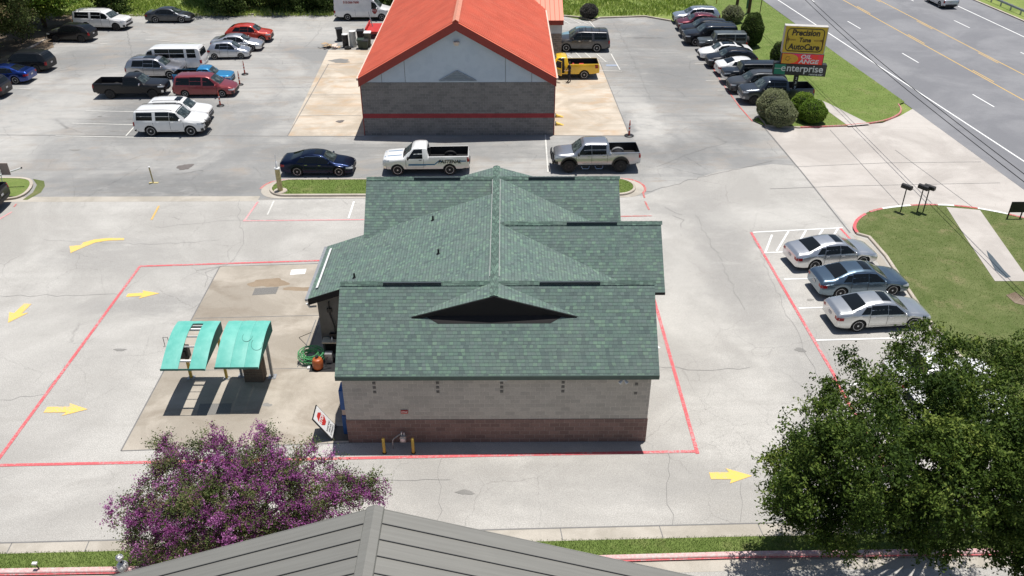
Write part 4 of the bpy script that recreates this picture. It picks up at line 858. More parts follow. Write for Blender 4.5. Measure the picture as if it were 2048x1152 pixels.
def car_body(key, sp):
    if key in CAR_B: return CAR_B[key]
    L, Wd, H, r = sp['L'], sp['W'], sp['H'], sp['r']; ra = r*1.16; bed = sp.get('bed')
    xf = L/2-sp['fo']; xr = xf-sp['wb']; zc = r
    fw = [(0, .80), (.008, .88), (.03, .94), (.08, .985), (.16, 1), (.86, 1), (.94, .985), (.985, .95), (.995, .9), (1, .86)]
    if sp.get('wf'): fw = [(0, .76), (.02, .80), (.27, .84), (.30, .98), (.96, .98), (.99, .95), (1, .92)]
    if bed: fw = fw[:5]+[(.97, 1), (.99, .985), (1, .96)]
    S = set(np.linspace(0, 1, 45).round(4)) | {.004, .012, .985, .995}
    for a, _ in sp['top']: S |= {round(a, 4)}
    for xw in (xf, xr):
        for k in (-1.02, -1.0, -.97, -.9, -.75, -.5, -.25, 0, .25, .5, .75, .9, .97, 1.0, 1.02): S.add(round((L/2-(xw+k*ra))/L, 5))
    if bed:
        for b in bed: S |= {b-.0015, b+.0015}
    S = sorted(a for a in S if 0 <= a <= 1); T = [S[0]]
    for a in S[1:]:
        if a-T[-1] > .0012: T.append(a)
    d = sp['sd']; ztop = lambda s: (ip(sp['top'], s-d)+2*ip(sp['top'], s)+ip(sp['top'], s+d))/4
    beltm = ip(sp['belt'], .6); rings = []
    for s in T:
        x = L/2-s*L; f = ip(fw, s); hw = Wd/2*f; zt = ztop(s); inb = bed and bed[0] < s < bed[1]; zb = min(ip(sp['belt'], s), zt-.03)
        sill = sp['sill']+max(0, (.05-s)/.05)*.04+max(0, (s-.9)/.1)*.10
        zbot = sill; arch = False
        for xw in (xf, xr):
            dx = abs(x-xw)
            if dx < ra-.001: zbot = max(sill, zc+math.sqrt(ra*ra-dx*dx)); arch = True
        zbot = min(zbot, zb-.1); h = zb-zbot; t = min(1, max(0, (zt-zb-.03)/(H-beltm)))
        yr = hw*.86*(1-t)+min(Wd/2*sp['wr'], hw*.93)*t
        P = [(hw*(.985 if arch else .945), zbot), (hw*.985, zbot+.18*h), (hw, zbot+.5*h), (hw*.992, zbot+.84*h), (hw*.96, zb)]
        if inb: P += [(hw*.955, zt-.005), (hw*.88, zt), (hw*.875, zt-.03), (hw*.875, sp['fl']), (0, sp['fl'])]
        else: P += [((hw*.96+yr)/2+.025*t, (zb+zt-.05*t)/2), (yr, zt-.045*t-.006), (yr-.06, zt-.008*t-.001), (yr*.5, zt+.014), (0, zt+.02)]
        rings.append([(x, y, z) for y, z in P]+[(x, -y, z) for y, z in P[-2::-1]])
    m = MB(); k = len(rings[0]); vs = [p for r_ in rings for p in r_]; b = len(m.v); m.v = [Vector(p) for p in vs]
    for i in range(len(rings)-1):
        sm = (T[i]+T[i+1])/2; inb = bed and bed[0]-.002 < sm < bed[1]+.002
        for c in range(k):
            e = (c+1) % k; m.f.append([i*k+c, i*k+e, (i+1)*k+e, (i+1)*k+c])
            m.mi.append(1 if (inb and 6 <= c <= k-8) or c == k-1 else 0)
    m.f += [list(range(k))[::-1], list(range((len(rings)-1)*k, len(rings)*k))]; m.mi += [0, 0]
    bvh = BVHTree.FromPolygons([tuple(p) for p in m.v], m.f)
    CAR_B[key] = (m, bvh, ztop, xf, xr); return CAR_B[key]
def patch(mb, bvh, grid, direction, off=.006, mi=0):
    d = Vector(direction).normalized(); nr, nc = len(grid), len(grid[0]); ids = {}; b = len(mb.v)
    for i in range(nr):
        for j in range(nc):
            h, nn, _, _ = bvh.ray_cast(Vector(grid[i][j]), d)
            if h is None: continue
            ids[i, j] = len(mb.v); mb.v.append(h-d*off)
    for i in range(nr-1):
        for j in range(nc-1):
            q = [(i, j), (i+1, j), (i+1, j+1), (i, j+1)]
            if all(c in ids for c in q):
                P = [mb.v[ids[c]] for c in q]
                if max((P[a]-P[a-1]).length for a in range(4)) < .9: mb.f.append([ids[c] for c in q]); mb.mi.append(mi)
def bil(c, u, v):  # corners: bottom-front, bottom-rear, top-rear, top-front
    a = Vector(c[0]).lerp(Vector(c[1]), u); b = Vector(c[3]).lerp(Vector(c[2]), u); return a.lerp(b, v)
BLK = None
def vehicle(name, label, cat, key, sp, col, at, rz, wheel='F', near=1, style='five', metal=0., group=None, glass='glass', black_roof=False, handles='paint', lift=0, **kw):
    """at: ground point under the wheel nearest the camera (front 'F' or rear 'R'); near: +1 when the vehicle's left side faces the camera"""
    L, Wd, r = sp['L'], sp['W'], sp['r']; m0, bvh, ztop, xf, xr = car_body(key, sp); sx = lambda s: L/2-s*L
    pm = paint(kw.get('pname', name)+'_'+str(abs(hash(col)) % 997) if False else 'coat_%03d_%03d_%03d_%d' % (col[0]*999, col[1]*999, col[2]*999, metal*10), col, metal)
    lx = xf if wheel == 'F' else xr if wheel == 'R' else (xf+xr)/2; ly = near*(Wd/2-.04)
    c, s_ = math.cos(rz), math.sin(rz); at = Vector((at[0], at[1], kw.get('z', .02)))
    root = thing(name, label, cat, at-Vector((lx*c-ly*s_, lx*s_+ly*c, 0)), rz, group)
    up = Vector((0, 0, lift))
    def put(mb, nm, mat, smooth=None, par=root, **k2):
        o = mb.build(nm, mat, par, smooth=smooth, **k2)
        if par is root and lift: o.location = up
        return o
    b = MB(); b.v = [p.copy() for p in m0.v]; b.f = [list(f) for f in m0.f]; b.mi = list(m0.mi)
    for sd in (1, -1):
        ss = list(kw.get('seams', sp.get('seam', (.275, sp['win'][0][1]+.006, min(.72, sp['win'][-1][0]+.0) if len(sp['win']) > 1 else .6))))
        for s in ss:
            x = sx(s); zt = ip(sp['belt'], s)-.01; g = [[(x+dx, 3*sd, z) for dx in (.009, -.009)] for z in np.linspace(sp['sill']+.08, zt, 7)]; patch(b, bvh, g, (0, -sd, 0), .004, 1)
        x0, x1 = sx(ss[0]), sx(ss[-1]); zz = sp['sill']+.1; g = [[(x, 3*sd, z) for z in (zz, zz+.016)] for x in np.linspace(x0, x1, 6)]; patch(b, bvh, g, (0, -sd, 0), .004, 1)
    # bonnet shut line
    s = sp['wind'][0]-.012; g = [[(sx(s)+dx-.10*(1-abs(y)/(Wd*.45))*0, y, 4) for dx in (.012, -.012)] for y in np.linspace(-Wd*.40, Wd*.40, 8)]; patch(b, bvh, g, (0, 0, -1), .004, 1)
    bo = put(b, 'body', [pm, M['black']], 32, fixn=True)
    # underside and wheel wells
    u = MB(); u.box(-L/2+.25, L/2-.2, -Wd/2+.16, Wd/2-.16, max(.2, sp['sill']-.06), sp['sill']+.28); put(u, 'underbody', M['dark'])
    # side windows
    gm = M[glass]; H = sp['H']
    WN = [list(q) for q in sp['win']]
    for k in range(len(WN)-1):
        if .004 < WN[k+1][0]-WN[k][1] < .022: c_ = (WN[k+1][0]+WN[k][1])/2; WN[k][1] = c_-.002; WN[k+1][0] = c_+.002; d_ = (WN[k+1][3]+WN[k][2])/2; WN[k][2] = d_-.002; WN[k+1][3] = d_+.002
    for k, (a0, a1, a2, a3) in enumerate(WN):
        for sd in (1, -1):
            if kw.get('open_door') and k == 0 and sd == near: continue
            zb = ip(sp['belt'], (a0+a1)/2)+.022; zt = min(ztop(a2), ztop(max(a3, (a2+a3)/2)))-.068*(1 if H < 1.6 else 1.3)
            if 'wtop' in sp: zt = sp['wtop']
            cr = [(sx(a0), 3*sd, zb), (sx(a1), 3*sd, zb+.01), (sx(a2), 3*sd, zt), (sx(a3), 3*sd, min(zt, ztop(a3)-.07))]
            g = [[bil(cr, uu, v) for uu in np.linspace(0, 1, 6)] for v in np.linspace(0, 1, 4)]; w = MB(); patch(w, bvh, g, (0, -sd, 0), .006); put(w, 'side_window', gm, 40)
            if kw.get('trim'):
                w = MB(); P = [bil(cr, uu, 1) for uu in np.linspace(0, 1, 6)]; g = [[p+Vector((0, 0, dz)) for p in P] for dz in (.0, .022)]; patch(w, bvh, g, (0, -sd, 0), .008); put(w, 'window_trim', M['chrome'])
    a, e = sp['wind']; g = []
    for v in np.linspace(0, 1, 6):
        s = a+(e-a)*v; hw = Wd/2*(.85*(1-v)+min(sp['wr'], .93)*.93*v); g.append([(sx(s)+.07*(1-(y/hw)**2)*(1-v)*(0 if sp.get('wf') else 1), y, 4) for y in np.linspace(-hw, hw, 9)])
    w = MB(); patch(w, bvh, g, (0, 0, -1), .007); put(w, 'windscreen', M['wind'], 40)
    w = MB(); P = g[0]; g2 = [[(p[0]+dx, p[1], 4) for p in P] for dx in (.0, .05)]; patch(w, bvh, g2, (0, 0, -1), .008)
    for sgn in (-1, 1):
        w.tube([(sx(a)+.02, sgn*.1, ztop(a)+.04), (sx(a+(e-a)*.3), sgn*.1-.45, ztop(a+(e-a)*.3)+.035)], .008, 4)
    put(w, 'wipers', M['black'])
    if sp.get('rear'):
        r0, r1, mode = sp['rear']; w = MB()
        if mode == 'top':
            g = []
            for v in np.linspace(0, 1, 6):
                s = r0+(r1-r0)*v; hw = Wd/2*(.74*(1-v)+min(sp['wr'], .93)*.86*v); g.append([(sx(s), y, 4) for y in np.linspace(-hw, hw, 8)])
            patch(w, bvh, g, (0, 0, -1), .007)
        else:
            g = [[(-L/2-1, y, r0+(r1-r0)*v) for y in np.linspace(-1, 1, 8)*Wd/2*(.80*(1-v)+min(sp['wr'], .93)*.88*v)] for v in np.linspace(0, 1, 5)]; patch(w, bvh, g, (1, 0, 0), .007)
        put(w, 'rear_window', M['glass'], 40)
    if sp.get('cabrear'):
        w = MB(); s = sp['cabrear']; z1 = ztop(sp['bed'][0]-.03)-.1; z0 = ip(sp['belt'], s)+.12; hw = Wd/2*.60
        g = [[(-L/2+.6 if False else sx(sp['bed'][0]+.03), y, z) for y in np.linspace(-hw, hw, 6)] for z in np.linspace(z0, z1, 4)]; patch(w, bvh, g, (1, 0, 0), .008); put(w, 'rear_window', M['glass'], 40)
    zh = ip(sp['belt'], .05); zf = ip(sp['top'], .0)
    # lights on the corners
    hl = kw.get('hl', .13); tl = kw.get('tl', .16 if H < 1.6 else .30)
    for sd in (1, -1):
        w = MB(); D = Vector((-.62, -sd*.78, 0)); A = Vector((L/2-.0, sd*Wd*.30, 0)); B = Vector((L/2-.42, sd*Wd*.50, 0)); zt = zh+.02
        g = [[A.lerp(B, q)-D*2+Vector((0, 0, zt-hl*(1-.25*q)+hl*v*(1-.2*q))) for q in np.linspace(0, 1, 7)] for v in np.linspace(0, 1, 3)]; patch(w, bvh, g, D, .009); put(w, 'headlight', M['head'], 40)
        w = MB(); D = Vector((.62, -sd*.78, 0)); A = Vector((-L/2, sd*Wd*(.30 if H < 1.6 else .42), 0)); B = Vector((-L/2+(.30 if H < 1.6 else .14), sd*Wd*.50, 0)); zt = ip(sp['belt'], .97)-.03
        g = [[A.lerp(B, q)-D*2+Vector((0, 0, zt-tl+tl*v)) for q in np.linspace(0, 1, 7)] for v in np.linspace(0, 1, 3)]; patch(w, bvh, g, D, .009); put(w, 'tail_light', M['tail'], 40)
    w = MB(); gh = kw.get('grille', (.30, .12)); z0 = zf-gh[1]-.02*(H > 1.6)-.04
    hwg = Wd*.27; g = [[(L/2+1, y, z0+gh[1]*v) for y in np.linspace(-hwg, hwg, 7)] for v in (0, 1)]; patch(w, bvh, g, (-1, 0, 0), .010)
    g = [[(L/2+1, y, sp['sill']+.06+.14*v) for y in np.linspace(-Wd*.33, Wd*.33, 7)] for v in (0, 1)]; patch(w, bvh, g, (-1, 0, 0), .010); put(w, 'grille', kw.get('grille_mat', M['black']), 40)
    w = MB(); g = [[(-L/2-1, y, z) for y in (-.15, .15)] for z in ((sp['sill']+.38), (sp['sill']+.52))]; patch(w, bvh, g, (1, 0, 0), .014); put(w, 'licence_plate', M['plate'])
    # bumpers
    if H > 1.6:
        cb = kw.get('bumper', M['black']); zb = sp['sill']+.05; hw = Wd/2
        for e in (1, -1):
            w = MB()
            P = [(e*(L/2-.22), hw*.965), (e*(L/2-.05), hw*.90), (e*(L/2+.045), hw*.6), (e*(L/2+.055), 0)]; P = P+[(x, -y) for x, y in P[-2::-1]]
            q = [(x, y, zb) for x, y in P]; n_ = len(P); inner = [(x-e*.10, y*.93, zb) for x, y in P]
            vs = q+inner+[(x, y, zb+.19) for x, y, _ in q]+[(x, y, zb+.19) for x, y, _ in inner]; fs = []
            for i in range(n_-1): fs += [(i, i+1, 2*n_+i+1, 2*n_+i), (n_+i, 3*n_+i, 3*n_+i+1, n_+i+1), (2*n_+i, 2*n_+i+1, 3*n_+i+1, 3*n_+i), (i, n_+i, n_+i+1, i+1)]
            w.add(vs, fs); put(w, 'bumper', cb, 35)
    # mirrors and handles
    ms = sp['wind'][0]+.045; zb = ip(sp['belt'], ms)+.03
    for sd in (1, -1):
        w = MB(); y = sd*(Wd/2*.97); big = 1.35 if H > 1.7 else 1
        w.lathe([(.0, -.07), (.07, -.065), (.10, -.02), (.10, .03), (.06, .07), (0, .075)], 10, 0, Matrix.Translation((sx(ms), y+sd*.10, zb+.08)) @ Matrix.Diagonal((.6*big, 1.15*big, 1.0*big, 1)))
        w.box(sx(ms)-.02, sx(ms)+.03, min(y-sd*.06, y+sd*.05), max(y-sd*.06, y+sd*.05), zb, zb+.05); put(w, 'mirror', M['black'] if kw.get('blackmir') else M['chrome'] if kw.get('chromemir') else pm, 40)
        for s in kw.get('hs', [q[1]-.028 for q in sp['win'][:2 if not sp.get('bed') or len(sp['win']) > 1 and sp['bed'][0] > .6 else 1]]):
            x = sx(s); h, _, _, _ = bvh.ray_cast(Vector((x, 3*sd, ip(sp['belt'], s)-.085)), Vector((0, -sd, 0)))
            if h is None: continue
            w = MB(); w.box(x-.09, x+.09, min(h.y, h.y+sd*.035), max(h.y, h.y+sd*.035), h.z-.014, h.z+.014); put(w, 'door_handle', {'paint': pm, 'black': M['black'], 'chrome': M['chrome']}[handles])
    rf = sp.get('roof')
    if sp.get('rails') and rf:
        for sd in (1, -1):
            y = sd*(Wd/2*sp['wr']-.10); w = MB(); pts = [(sx(rf[0]+.02), y, ztop(rf[0]+.02)+.02)]+[(sx(s), y, ztop(s)+.055) for s in np.linspace(rf[0]+.05, rf[1], 6)]+[(sx(rf[1]+.03), y, ztop(rf[1]+.03)+.02)]; w.tube(pts, .018, 6); put(w, 'roof_rail', kw.get('rail_mat', M['black']))
    if kw.get('crossbars'):
        for s in kw['crossbars']:
            w = MB(); w.box(sx(s)-.03, sx(s)+.03, -Wd*.34, Wd*.34, ztop(s)+.05, ztop(s)+.08); put(w, 'roof_bar', M['black'])
    if kw.get('sunroof'):
        s0, s1 = kw['sunroof'] if isinstance(kw['sunroof'], tuple) else (rf[0]-.0, rf[0]+.095); hw = Wd*.235; w = MB()
        g = [[(sx(s), y, 4) for y in np.linspace(-hw, hw, 6)] for s in np.linspace(s0, s1, 5)]; patch(w, bvh, g, (0, 0, -1), .008); put(w, 'sunroof', M['glass'], 40)
    if black_roof:
        w = MB(); g = [[(sx(s), y, 4) for y in np.linspace(-Wd/2*sp['wr']*.88, Wd/2*sp['wr']*.88, 7)] for s in np.linspace(rf[0]-.01, rf[1]+.03, 7)]; patch(w, bvh, g, (0, 0, -1), .007); put(w, 'roof_panel', M['glass'], 40)
    if sp.get('flare') or kw.get('flares'):
        fm = kw.get('flare_mat', M['black']); ra = r*1.16
        for xw in (xf, xr):
            for sd in (1, -1):
                w = MB(); wd = .22 if sp.get('flare') else .09; y0 = Wd/2*(.80 if sp.get('flare') and xw == xf else .97); P = []
                for i in range(13):
                    t = R(-8+196*i/12); P.append((xw+math.cos(t)*ra*1.03, max(r*.95, r+math.sin(t)*ra*1.03)))
                vs = []
                for x, z in P:
                    fq = 1 if sp.get('flare') else 2; q = ((x-xw)*.06*fq, (z-r)*.10*fq); vs += [(x, sd*y0, z), (x, sd*(y0+wd), z-.01), (x+q[0], sd*(y0+wd), z+q[1]), (x+q[0], sd*y0, z+q[1])]
                fs = [(i*4+c_, i*4+(c_+1) % 4, i*4+4+(c_+1) % 4, i*4+4+c_) for i in range(12) for c_ in range(4)]+[(0, 1, 2, 3), (51, 50, 49, 48)]
                w.add(vs, fs); put(w, 'wheel_arch_flare', fm, 50)
    if kw.get('spare'):
        tm, rm = wheel_mesh(style); o = bpy.data.objects.new('spare_wheel', tm); COL.objects.link(o); o.parent = root; o.location = (-L/2-.13, 0, 1.0); o.rotation_euler = (0, 0, R(90)); o.scale = (r, r, r)
    tm, rm = wheel_mesh(style)
    for xw in (xf, xr):
        for sd in (1, -1):
            o = bpy.data.objects.new('wheel', tm); COL.objects.link(o); o.parent = root; o.location = (xw, sd*(Wd/2-.035-.33*r), r); o.scale = (r, r, r); o.rotation_euler = (0, 0, 0 if sd < 0 else math.pi)
            q = bpy.data.objects.new('rim', rm); COL.objects.link(q); q.parent = o
    root['_l'] = 0; del root['_l']
    root_sp = dict(root=root, bvh=bvh, sx=sx, ztop=ztop, pm=pm, put=put, xf=xf, xr=xr, sp=sp, near=near)
    return root_sp
WHITE = (.80, .80, .79); SILV = (.56, .57, .58); BLACK = (.012, .012, .014); CHAR = (.075, .08, .088)
def gp(x, y): return G(x, y)
PI = math.pi
LF = 'vehicles parked in the left lot'; RRW = 'vehicles parked in the row by the grass verge'; TR = 'sedans parked in the near stalls'
V = vehicle
# three sedans in the near stalls
def mid(a, b): return (a+b)/2
for lab, a, b, col, mt, st, kw in (
    ('silver sedan with clear rear window in the top one of the three near stalls', (1624, 545), (1726, 532), SILV, .6, 'ten', dict(sunroof=1)),
    ('blue-grey sedan parked between two silver sedans beside the grass', (1675.3, 598.9), (1785.4, 593), (.11, .16, .21), .6, 'ten', dict(sunroof=1, trim=1)),
    ('silver sedan nosed up to the big leafy tree, nearest of the three', (1713.2, 664.9), (1823.7, 659), (.53, .54, .54), .6, 'five', dict(sunroof=1, handles='chrome'))):
    p, q = G(*a), G(*b); d = q-p; ang = math.atan2(d.y, d.x) if lab[0] != 's' or 'nosed' in lab else R(9)
    V('sedan', lab, 'car', 'sed', SED, col, mid(p, q), ang, 'M', -1, st, mt, TR, **kw)
# middle aisle
V('sedan', 'navy blue sedan parked beside the long grass island', 'car', 'sed', SED, (.007, .013, .038), mid(G(596.9, 353.8), G(677.3, 353.8)), R(-.4), 'M', -1, 'multi', .5, trim=1, sunroof=1, handles='chrome')
ram = V('pickup_truck', 'white pickup truck with blue stripes and black lettering beside the island', 'truck', 'pu', PU, WHITE, mid(G(796.3, 352), G(899.7, 350.7)), PI+R(.9), 'M', 1, 'five', 0, handles='black', blackmir=1, bumper=M['chrome'])
tun = V('pickup_truck', 'lifted silver crew cab pickup with black wheels and bull bar', 'truck', 'crewl', dict(CREW, r=.45, sill=.52), (.42, .43, .45), mid(G(1138, 346.8), G(1239.6, 345.5)), PI+R(1), 'M', 1, 'off', .65, lift=.08, flares=1, blackmir=1, handles='chrome')
# left lot
tah = V('suv', 'white full size suv parked at the front of the marked stalls', 'car', 'big', BIG, WHITE, mid(G(304.2, 273.4), G(383.3, 272.9)), R(.6), 'M', -1, 'multi', 0, LF, rail_mat=M['black'], bumper=M['black'], glass='glass')
V('suv', 'white crossover with sunroof partly hidden behind the white suv', 'car', 'suv', SUV, WHITE, (-23.9, 62.75), R(1), 'F', -1, 'ten', 0, LF, sunroof=1, rails=0)
V('pickup_truck', 'black older pickup with chrome windscreen trim and front bumper', 'truck', 'ext', EXT, BLACK, mid(G(221.9, 198.4), G(308, 197.1)), R(1.2), 'M', -1, 'dark', .1, LF, bumper=M['chrome'], chromemir=1, hs=(.45,))
V('minivan', 'faded red minivan parked behind the orange posts', 'van', 'mini', MINI, (.26, .035, .04), mid(G(371, 195.8), G(446.6, 195.3)), R(.7), 'M', -1, 'steel', .3, LF)
V('pickup_truck', 'bright blue small pickup between the silver suv and red minivan', 'truck', 'rang', RANG, (.02, .24, .50), (-24.35, 71.35), R(1.5), 'F', -1, 'steel', .3, LF, chromemir=0, bumper=M['black'])
V('suv', 'silver suv with dark glass roof parked in front of the white passenger van', 'car', 'suv', SUV, (.40, .40, .42), G(341.7, 158.9), R(0), 'F', -1, 'five', .6, LF, sunroof=(.44, .66))
V('passenger_van', 'white passenger van with long dark side windows facing left', 'van', 'van', VAN, WHITE, (-29.2, 75.9), PI+R(0), 'R', 1, 'steel', 0, LF, bumper=M['steel'], seams=(.15, .31, .54, .77), hs=(.28, .4))
V('hatchback', 'small silver hatchback, nearer of the two silver cars', 'car', 'hatch', HATCH, (.46, .48, .52), mid(G(431, 119.8), G(482, 118.5)), R(3), 'M', -1, 'ten', .5, LF)
V('sedan', 'silver sedan parked just behind the small silver hatchback', 'car', 'sed', SED, (.56, .57, .59), G(504, 103.5), R(1), 'F', -1, 'five', .5, LF)
V('crossover', 'orange-red crossover parked furthest back of the front facing cars', 'car', 'xo', XO, (.55, .045, .02), G(524.7, 86), R(1), 'F', -1, 'five', .2, LF)
V('suv', 'long white suv parked by the trees at the back', 'car', 'long', LONG, WHITE, G(234, 62), R(-5), 'F', -1, 'dark', 0, LF)
V('sedan', 'dark grey sedan in tree shade by the far kerb', 'car', 'sed', SED, CHAR, mid(G(312.5, 46.4), G(363.5, 46.4)), R(-.5), 'M', -1, 'ten', .5)
V('crossover', 'glossy black crossover backed out below the trees', 'car', 'xo', XO, BLACK, mid(G(110, 84), G(166.6, 86)), PI+R(-4), 'M', 1, 'dark', .2, LF)
V('suv', 'black suv parked behind the bright blue sedan at the left edge', 'car', 'suv', SUV, (.018, .02, .022), G(74, 146), PI+R(-3), 'R', 1, 'dark', .3, LF)
V('sedan', 'bright blue sedan at the left edge of the lot', 'car', 'sed', SED, (.008, .035, .20), G(33, 169), PI+R(-1), 'R', 1, 'multi', .5, LF, trim=1)
V('suv', 'dark car whose tail just shows at the left edge below the blue sedan', 'car', 'suv', SUV, (.03, .03, .035), (G(0, 199).x-.75, G(0, 199).y), PI, 'R', 1, 'dark', .3, LF)
V('pickup_truck', 'black pickup tail at the left edge beside the small grass island', 'truck', 'crew', CREW, BLACK, (G(0, 425).x-1.15, 47.1), PI+R(3), 'R', 1, 'dark', .3)
# beside the garage
ex = V('suv', 'dark grey suv with roof rack parked beside the garage wing', 'car', 'big', BIG, (.10, .10, .105), mid(G(1133.3, 104.2), G(1192.2, 105.5)), PI+R(-2), 'M', 1, 'five', .5, crossbars=(.55, .66, .8), sunroof=(.42, .5), handles='chrome', blackmir=1)
V('sedan', 'pale blue car mostly hidden behind the dark grey suv', 'car', 'hatch', HATCH, (.25, .42, .50), (8.6, 84.6), PI, 'R', 1, 'steel', .2)
yel = V('pickup_truck', 'yellow pickup truck with its driver door open by the garage', 'truck', 'pu', dict(PU, L=5.3, wb=3.1), (.88, .54, .01), G(1168, 158.9), PI+R(.5), 'R', 1, 'five', 0, open_door=1, handles='black')
cv = V('cargo_van', 'tall white cargo van with red lettering at the far kerb', 'van', 'cargo', CARGO, WHITE, G(696, 42), R(0), 'R', -1, 'steel', 0, seams=(.19, .34, .62), hs=(.31, .36))
# row of vehicles by the verge
RD = R(180)
row = [('wag', WAG, 'silver estate car at the far end of the row by the weeds', 'estate_car', (.50, .53, .57), (18.95, 92.2), .5, 'ten', {}),
 ('xo', XO, 'dark maroon crossover in the row beside the silver estate car', 'crossover', (.13, .025, .04), (18.8, 89.35), .4, 'five', {}),
 ('suv', SUV, 'black suv in the row beside the maroon crossover', 'suv', (.016, .018, .024), (18.75, 86.65), .2, 'dark', dict(rails=0)),
 ('big', BIG, 'large black suv with chrome roof rails in the row', 'suv', (.014, .016, .022), (18.68, 83.94), .2, 'ten', dict(rail_mat=M['chrome'], trim=1, handles='chrome')),
 ('jeep', JEEP, 'boxy dark grey off-roader with spare wheel beside the tall trimmed bush', 'off_road_car', (.10, .115, .12), (19.3, 81.5), .3, 'dark', dict(spare=1, seams=(.34, .53, .735), flare_mat=None)),
 ('coupe', COUPE, 'white two-door with dark glass roof and white boot lid in the row', 'coupe', WHITE, (19.15, 79.05), 0, 'ten', dict(black_roof=1)),
 ('suvb', dict(XO), 'black crossover between the two white cars of the row', 'crossover', (.014, .015, .02), (19.3, 76.45), .2, 'dark', dict(trim=1)),
 ('jeep', JEEP, 'boxy black off-roader partly behind the roadside sign', 'off_road_car', (.02, .026, .036), (19.55, 71.75), .2, 'dark', dict(spare=1, seams=(.34, .53, .735), flare_mat=None, bumper=None)),
 ('suv', dict(SUV), 'charcoal grey suv parked beside the dark grey pickup in the row', 'suv', CHAR, (19.75, 69.35), .4, 'five', {}),
 ('crew', CREW, 'dark grey crew cab pickup nearest the round clipped bushes', 'pickup_truck', (.085, .095, .11), (20.15, 66.72), .5, 'off', dict(bumper=M['steel'], grille_mat=M['dark_alloy'], blackmir=1))]
for key, sp, lab, nm, col, at, mt, st, kw in row:
    kw = dict(kw); kw['flare_mat'] = M['black']
    if kw.get('bumper', 1) is None: kw['bumper'] = M['chrome']
    V(nm, lab, 'truck' if 'pickup' in nm else 'car', key, sp, col, at, RD, 'F', 1, st, mt, RRW, **kw)
V('sedan', 'white sedan parked tail out between black crossover and black off-roader', 'car', 'sed', SED, WHITE, (19.95, 74.15), R(2), 'R', -1, 'ten', 0, RRW)
ra_ = rdX(((1915, 12), (2048, 74))); V('crossover', 'light silver crossover driving on the far side of the road', 'car', 'xo', XO, (.48, .50, .53), G(1877, 15.5), math.atan2(1, (ra_(110)-ra_(90))/20), 'R', -1 if False else 1, 'ten', .5)
V('suv', 'white suv under the big leafy tree glimpsed through its leaves', 'car', 'suv', SUV, WHITE, (18.9, 26.3), R(4), 'M', -1, 'ten', 0)
V('sedan', 'white sedan under the leafy tree, further from the camera', 'car', 'sed', SED, WHITE, (19.4, 29.0), R(4), 'M', -1, 'ten', 0)
# extras on the white pickup: stripes, lettering, wheel arch tubs in the beds
def side_strip(vh, pts, w, mat, name='side_stripe', side=None):
    sd = side or vh['near']; m = MB()
    for (a, z0), (b_, z1) in zip(pts, pts[1:]):
        g = [[(vh['sx'](a+(b_-a)*t), 3*sd, z0+(z1-z0)*t+dz) for t in np.linspace(0, 1, 5)] for dz in (-w/2, w/2)]; patch(m, vh['bvh'], g, (0, -sd, 0), .006)
    return vh['put'](m, name, mat)
M['stripe'] = flat('blue_vinyl', (.02, .16, .36, 1), .4)
for sd in (1, -1):
    side_strip(ram, [(.20, .80), (.60, .80), (.645, 1.02), (.69, 1.02)], .09, M['stripe'], side=sd); side_strip(ram, [(.875, 1.03), (.965, 1.03)], .085, M['stripe'], side=sd); side_strip(ram, [(.22, .72), (.50, .72)], .03, M['stripe'], side=sd)
    y = sd*(ram['sp']['W']/2+.012); lettering('FASTENAL', .33, frame((ram['sx'](.775), y, .99), (-1*sd, 0, 0), (0, 0, 1)), M['black'], ram['root'], .003, .25, .03, 1.0)
m = MB()
for yy in (.42, -.42): patch(m, ram['bvh'], [[(ram['sx'](s), yy+dy, 4) for s in np.linspace(.02, .22, 6)] for dy in (-.05, .05)], (0, 0, -1), .006)
ram['put'](m, 'bonnet_stripe', M['stripe'])
for vh, s in ((ram, .78), (tun, .80)):
    for sd in (1, -1):
        m = MB(); x = vh['xr']; z = vh['sp']['fl']; vs = []; 
        for i in range(9):
            t = PI*i/8; vs += [(x+.42*math.cos(t), sd*.62, z+.27*math.sin(t)), (x+.42*math.cos(t), sd*.88, z+.27*math.sin(t))]
        m.add(vs, [(2*i, 2*i+1, 2*i+3, 2*i+2) for i in range(8)]+[tuple(range(0, 18, 2))]); vh['put'](m, 'bed_wheel_tub', M['black'] if vh is ram else M['steel'], 40)
# bull bar and steps on the lifted pickup
L = CREW['L']; m = MB(); m.box(L/2+.03, L/2+.14, -.95, .95, .55, .78)
for y in (-.45, .45): m.tube([(L/2+.08, y, .6), (L/2+.2, y, .8), (L/2+.18, y, 1.12), (L/2+.08, y, 1.2)], .03, 8)
m.tube([(L/2+.14, -.5, 1.17), (L/2+.14, .5, 1.17)], .03, 8); m.tube([(L/2+.2, -.5, .85), (L/2+.2, .5, .85)], .03, 8); tun['put'](m, 'bull_bar', M['black'], 40)
for sd in (1, -1):
    for s in (.36, .52):
        m = MB(); x = tun['sx'](s); m.tube([(x-.28, sd*.95, .42), (x-.2, sd*1.06, .26), (x+.2, sd*1.06, .26), (x+.28, sd*.95, .42)], .025, 6); tun['put'](m, 'side_step', M['chrome'])
L = BIG['L']; m = MB()
for y in (-.5, .5): m.tube([(L/2+.05, y, .5), (L/2+.2, y, .7), (L/2+.18, y, 1.0), (L/2+.02, y, 1.12)], .035, 8)
for z, x in ((.62, .17), (.95, .2)): m.tube([(L/2-.1, -.92, z), (L/2+x, -.5, z), (L/2+x, .5, z), (L/2-.1, .92, z)], .035, 8)
m.box(L/2+.04, L/2+.1, -.5, .5, .66, .9); tah['put'](m, 'bull_bar', M['black'], 40)
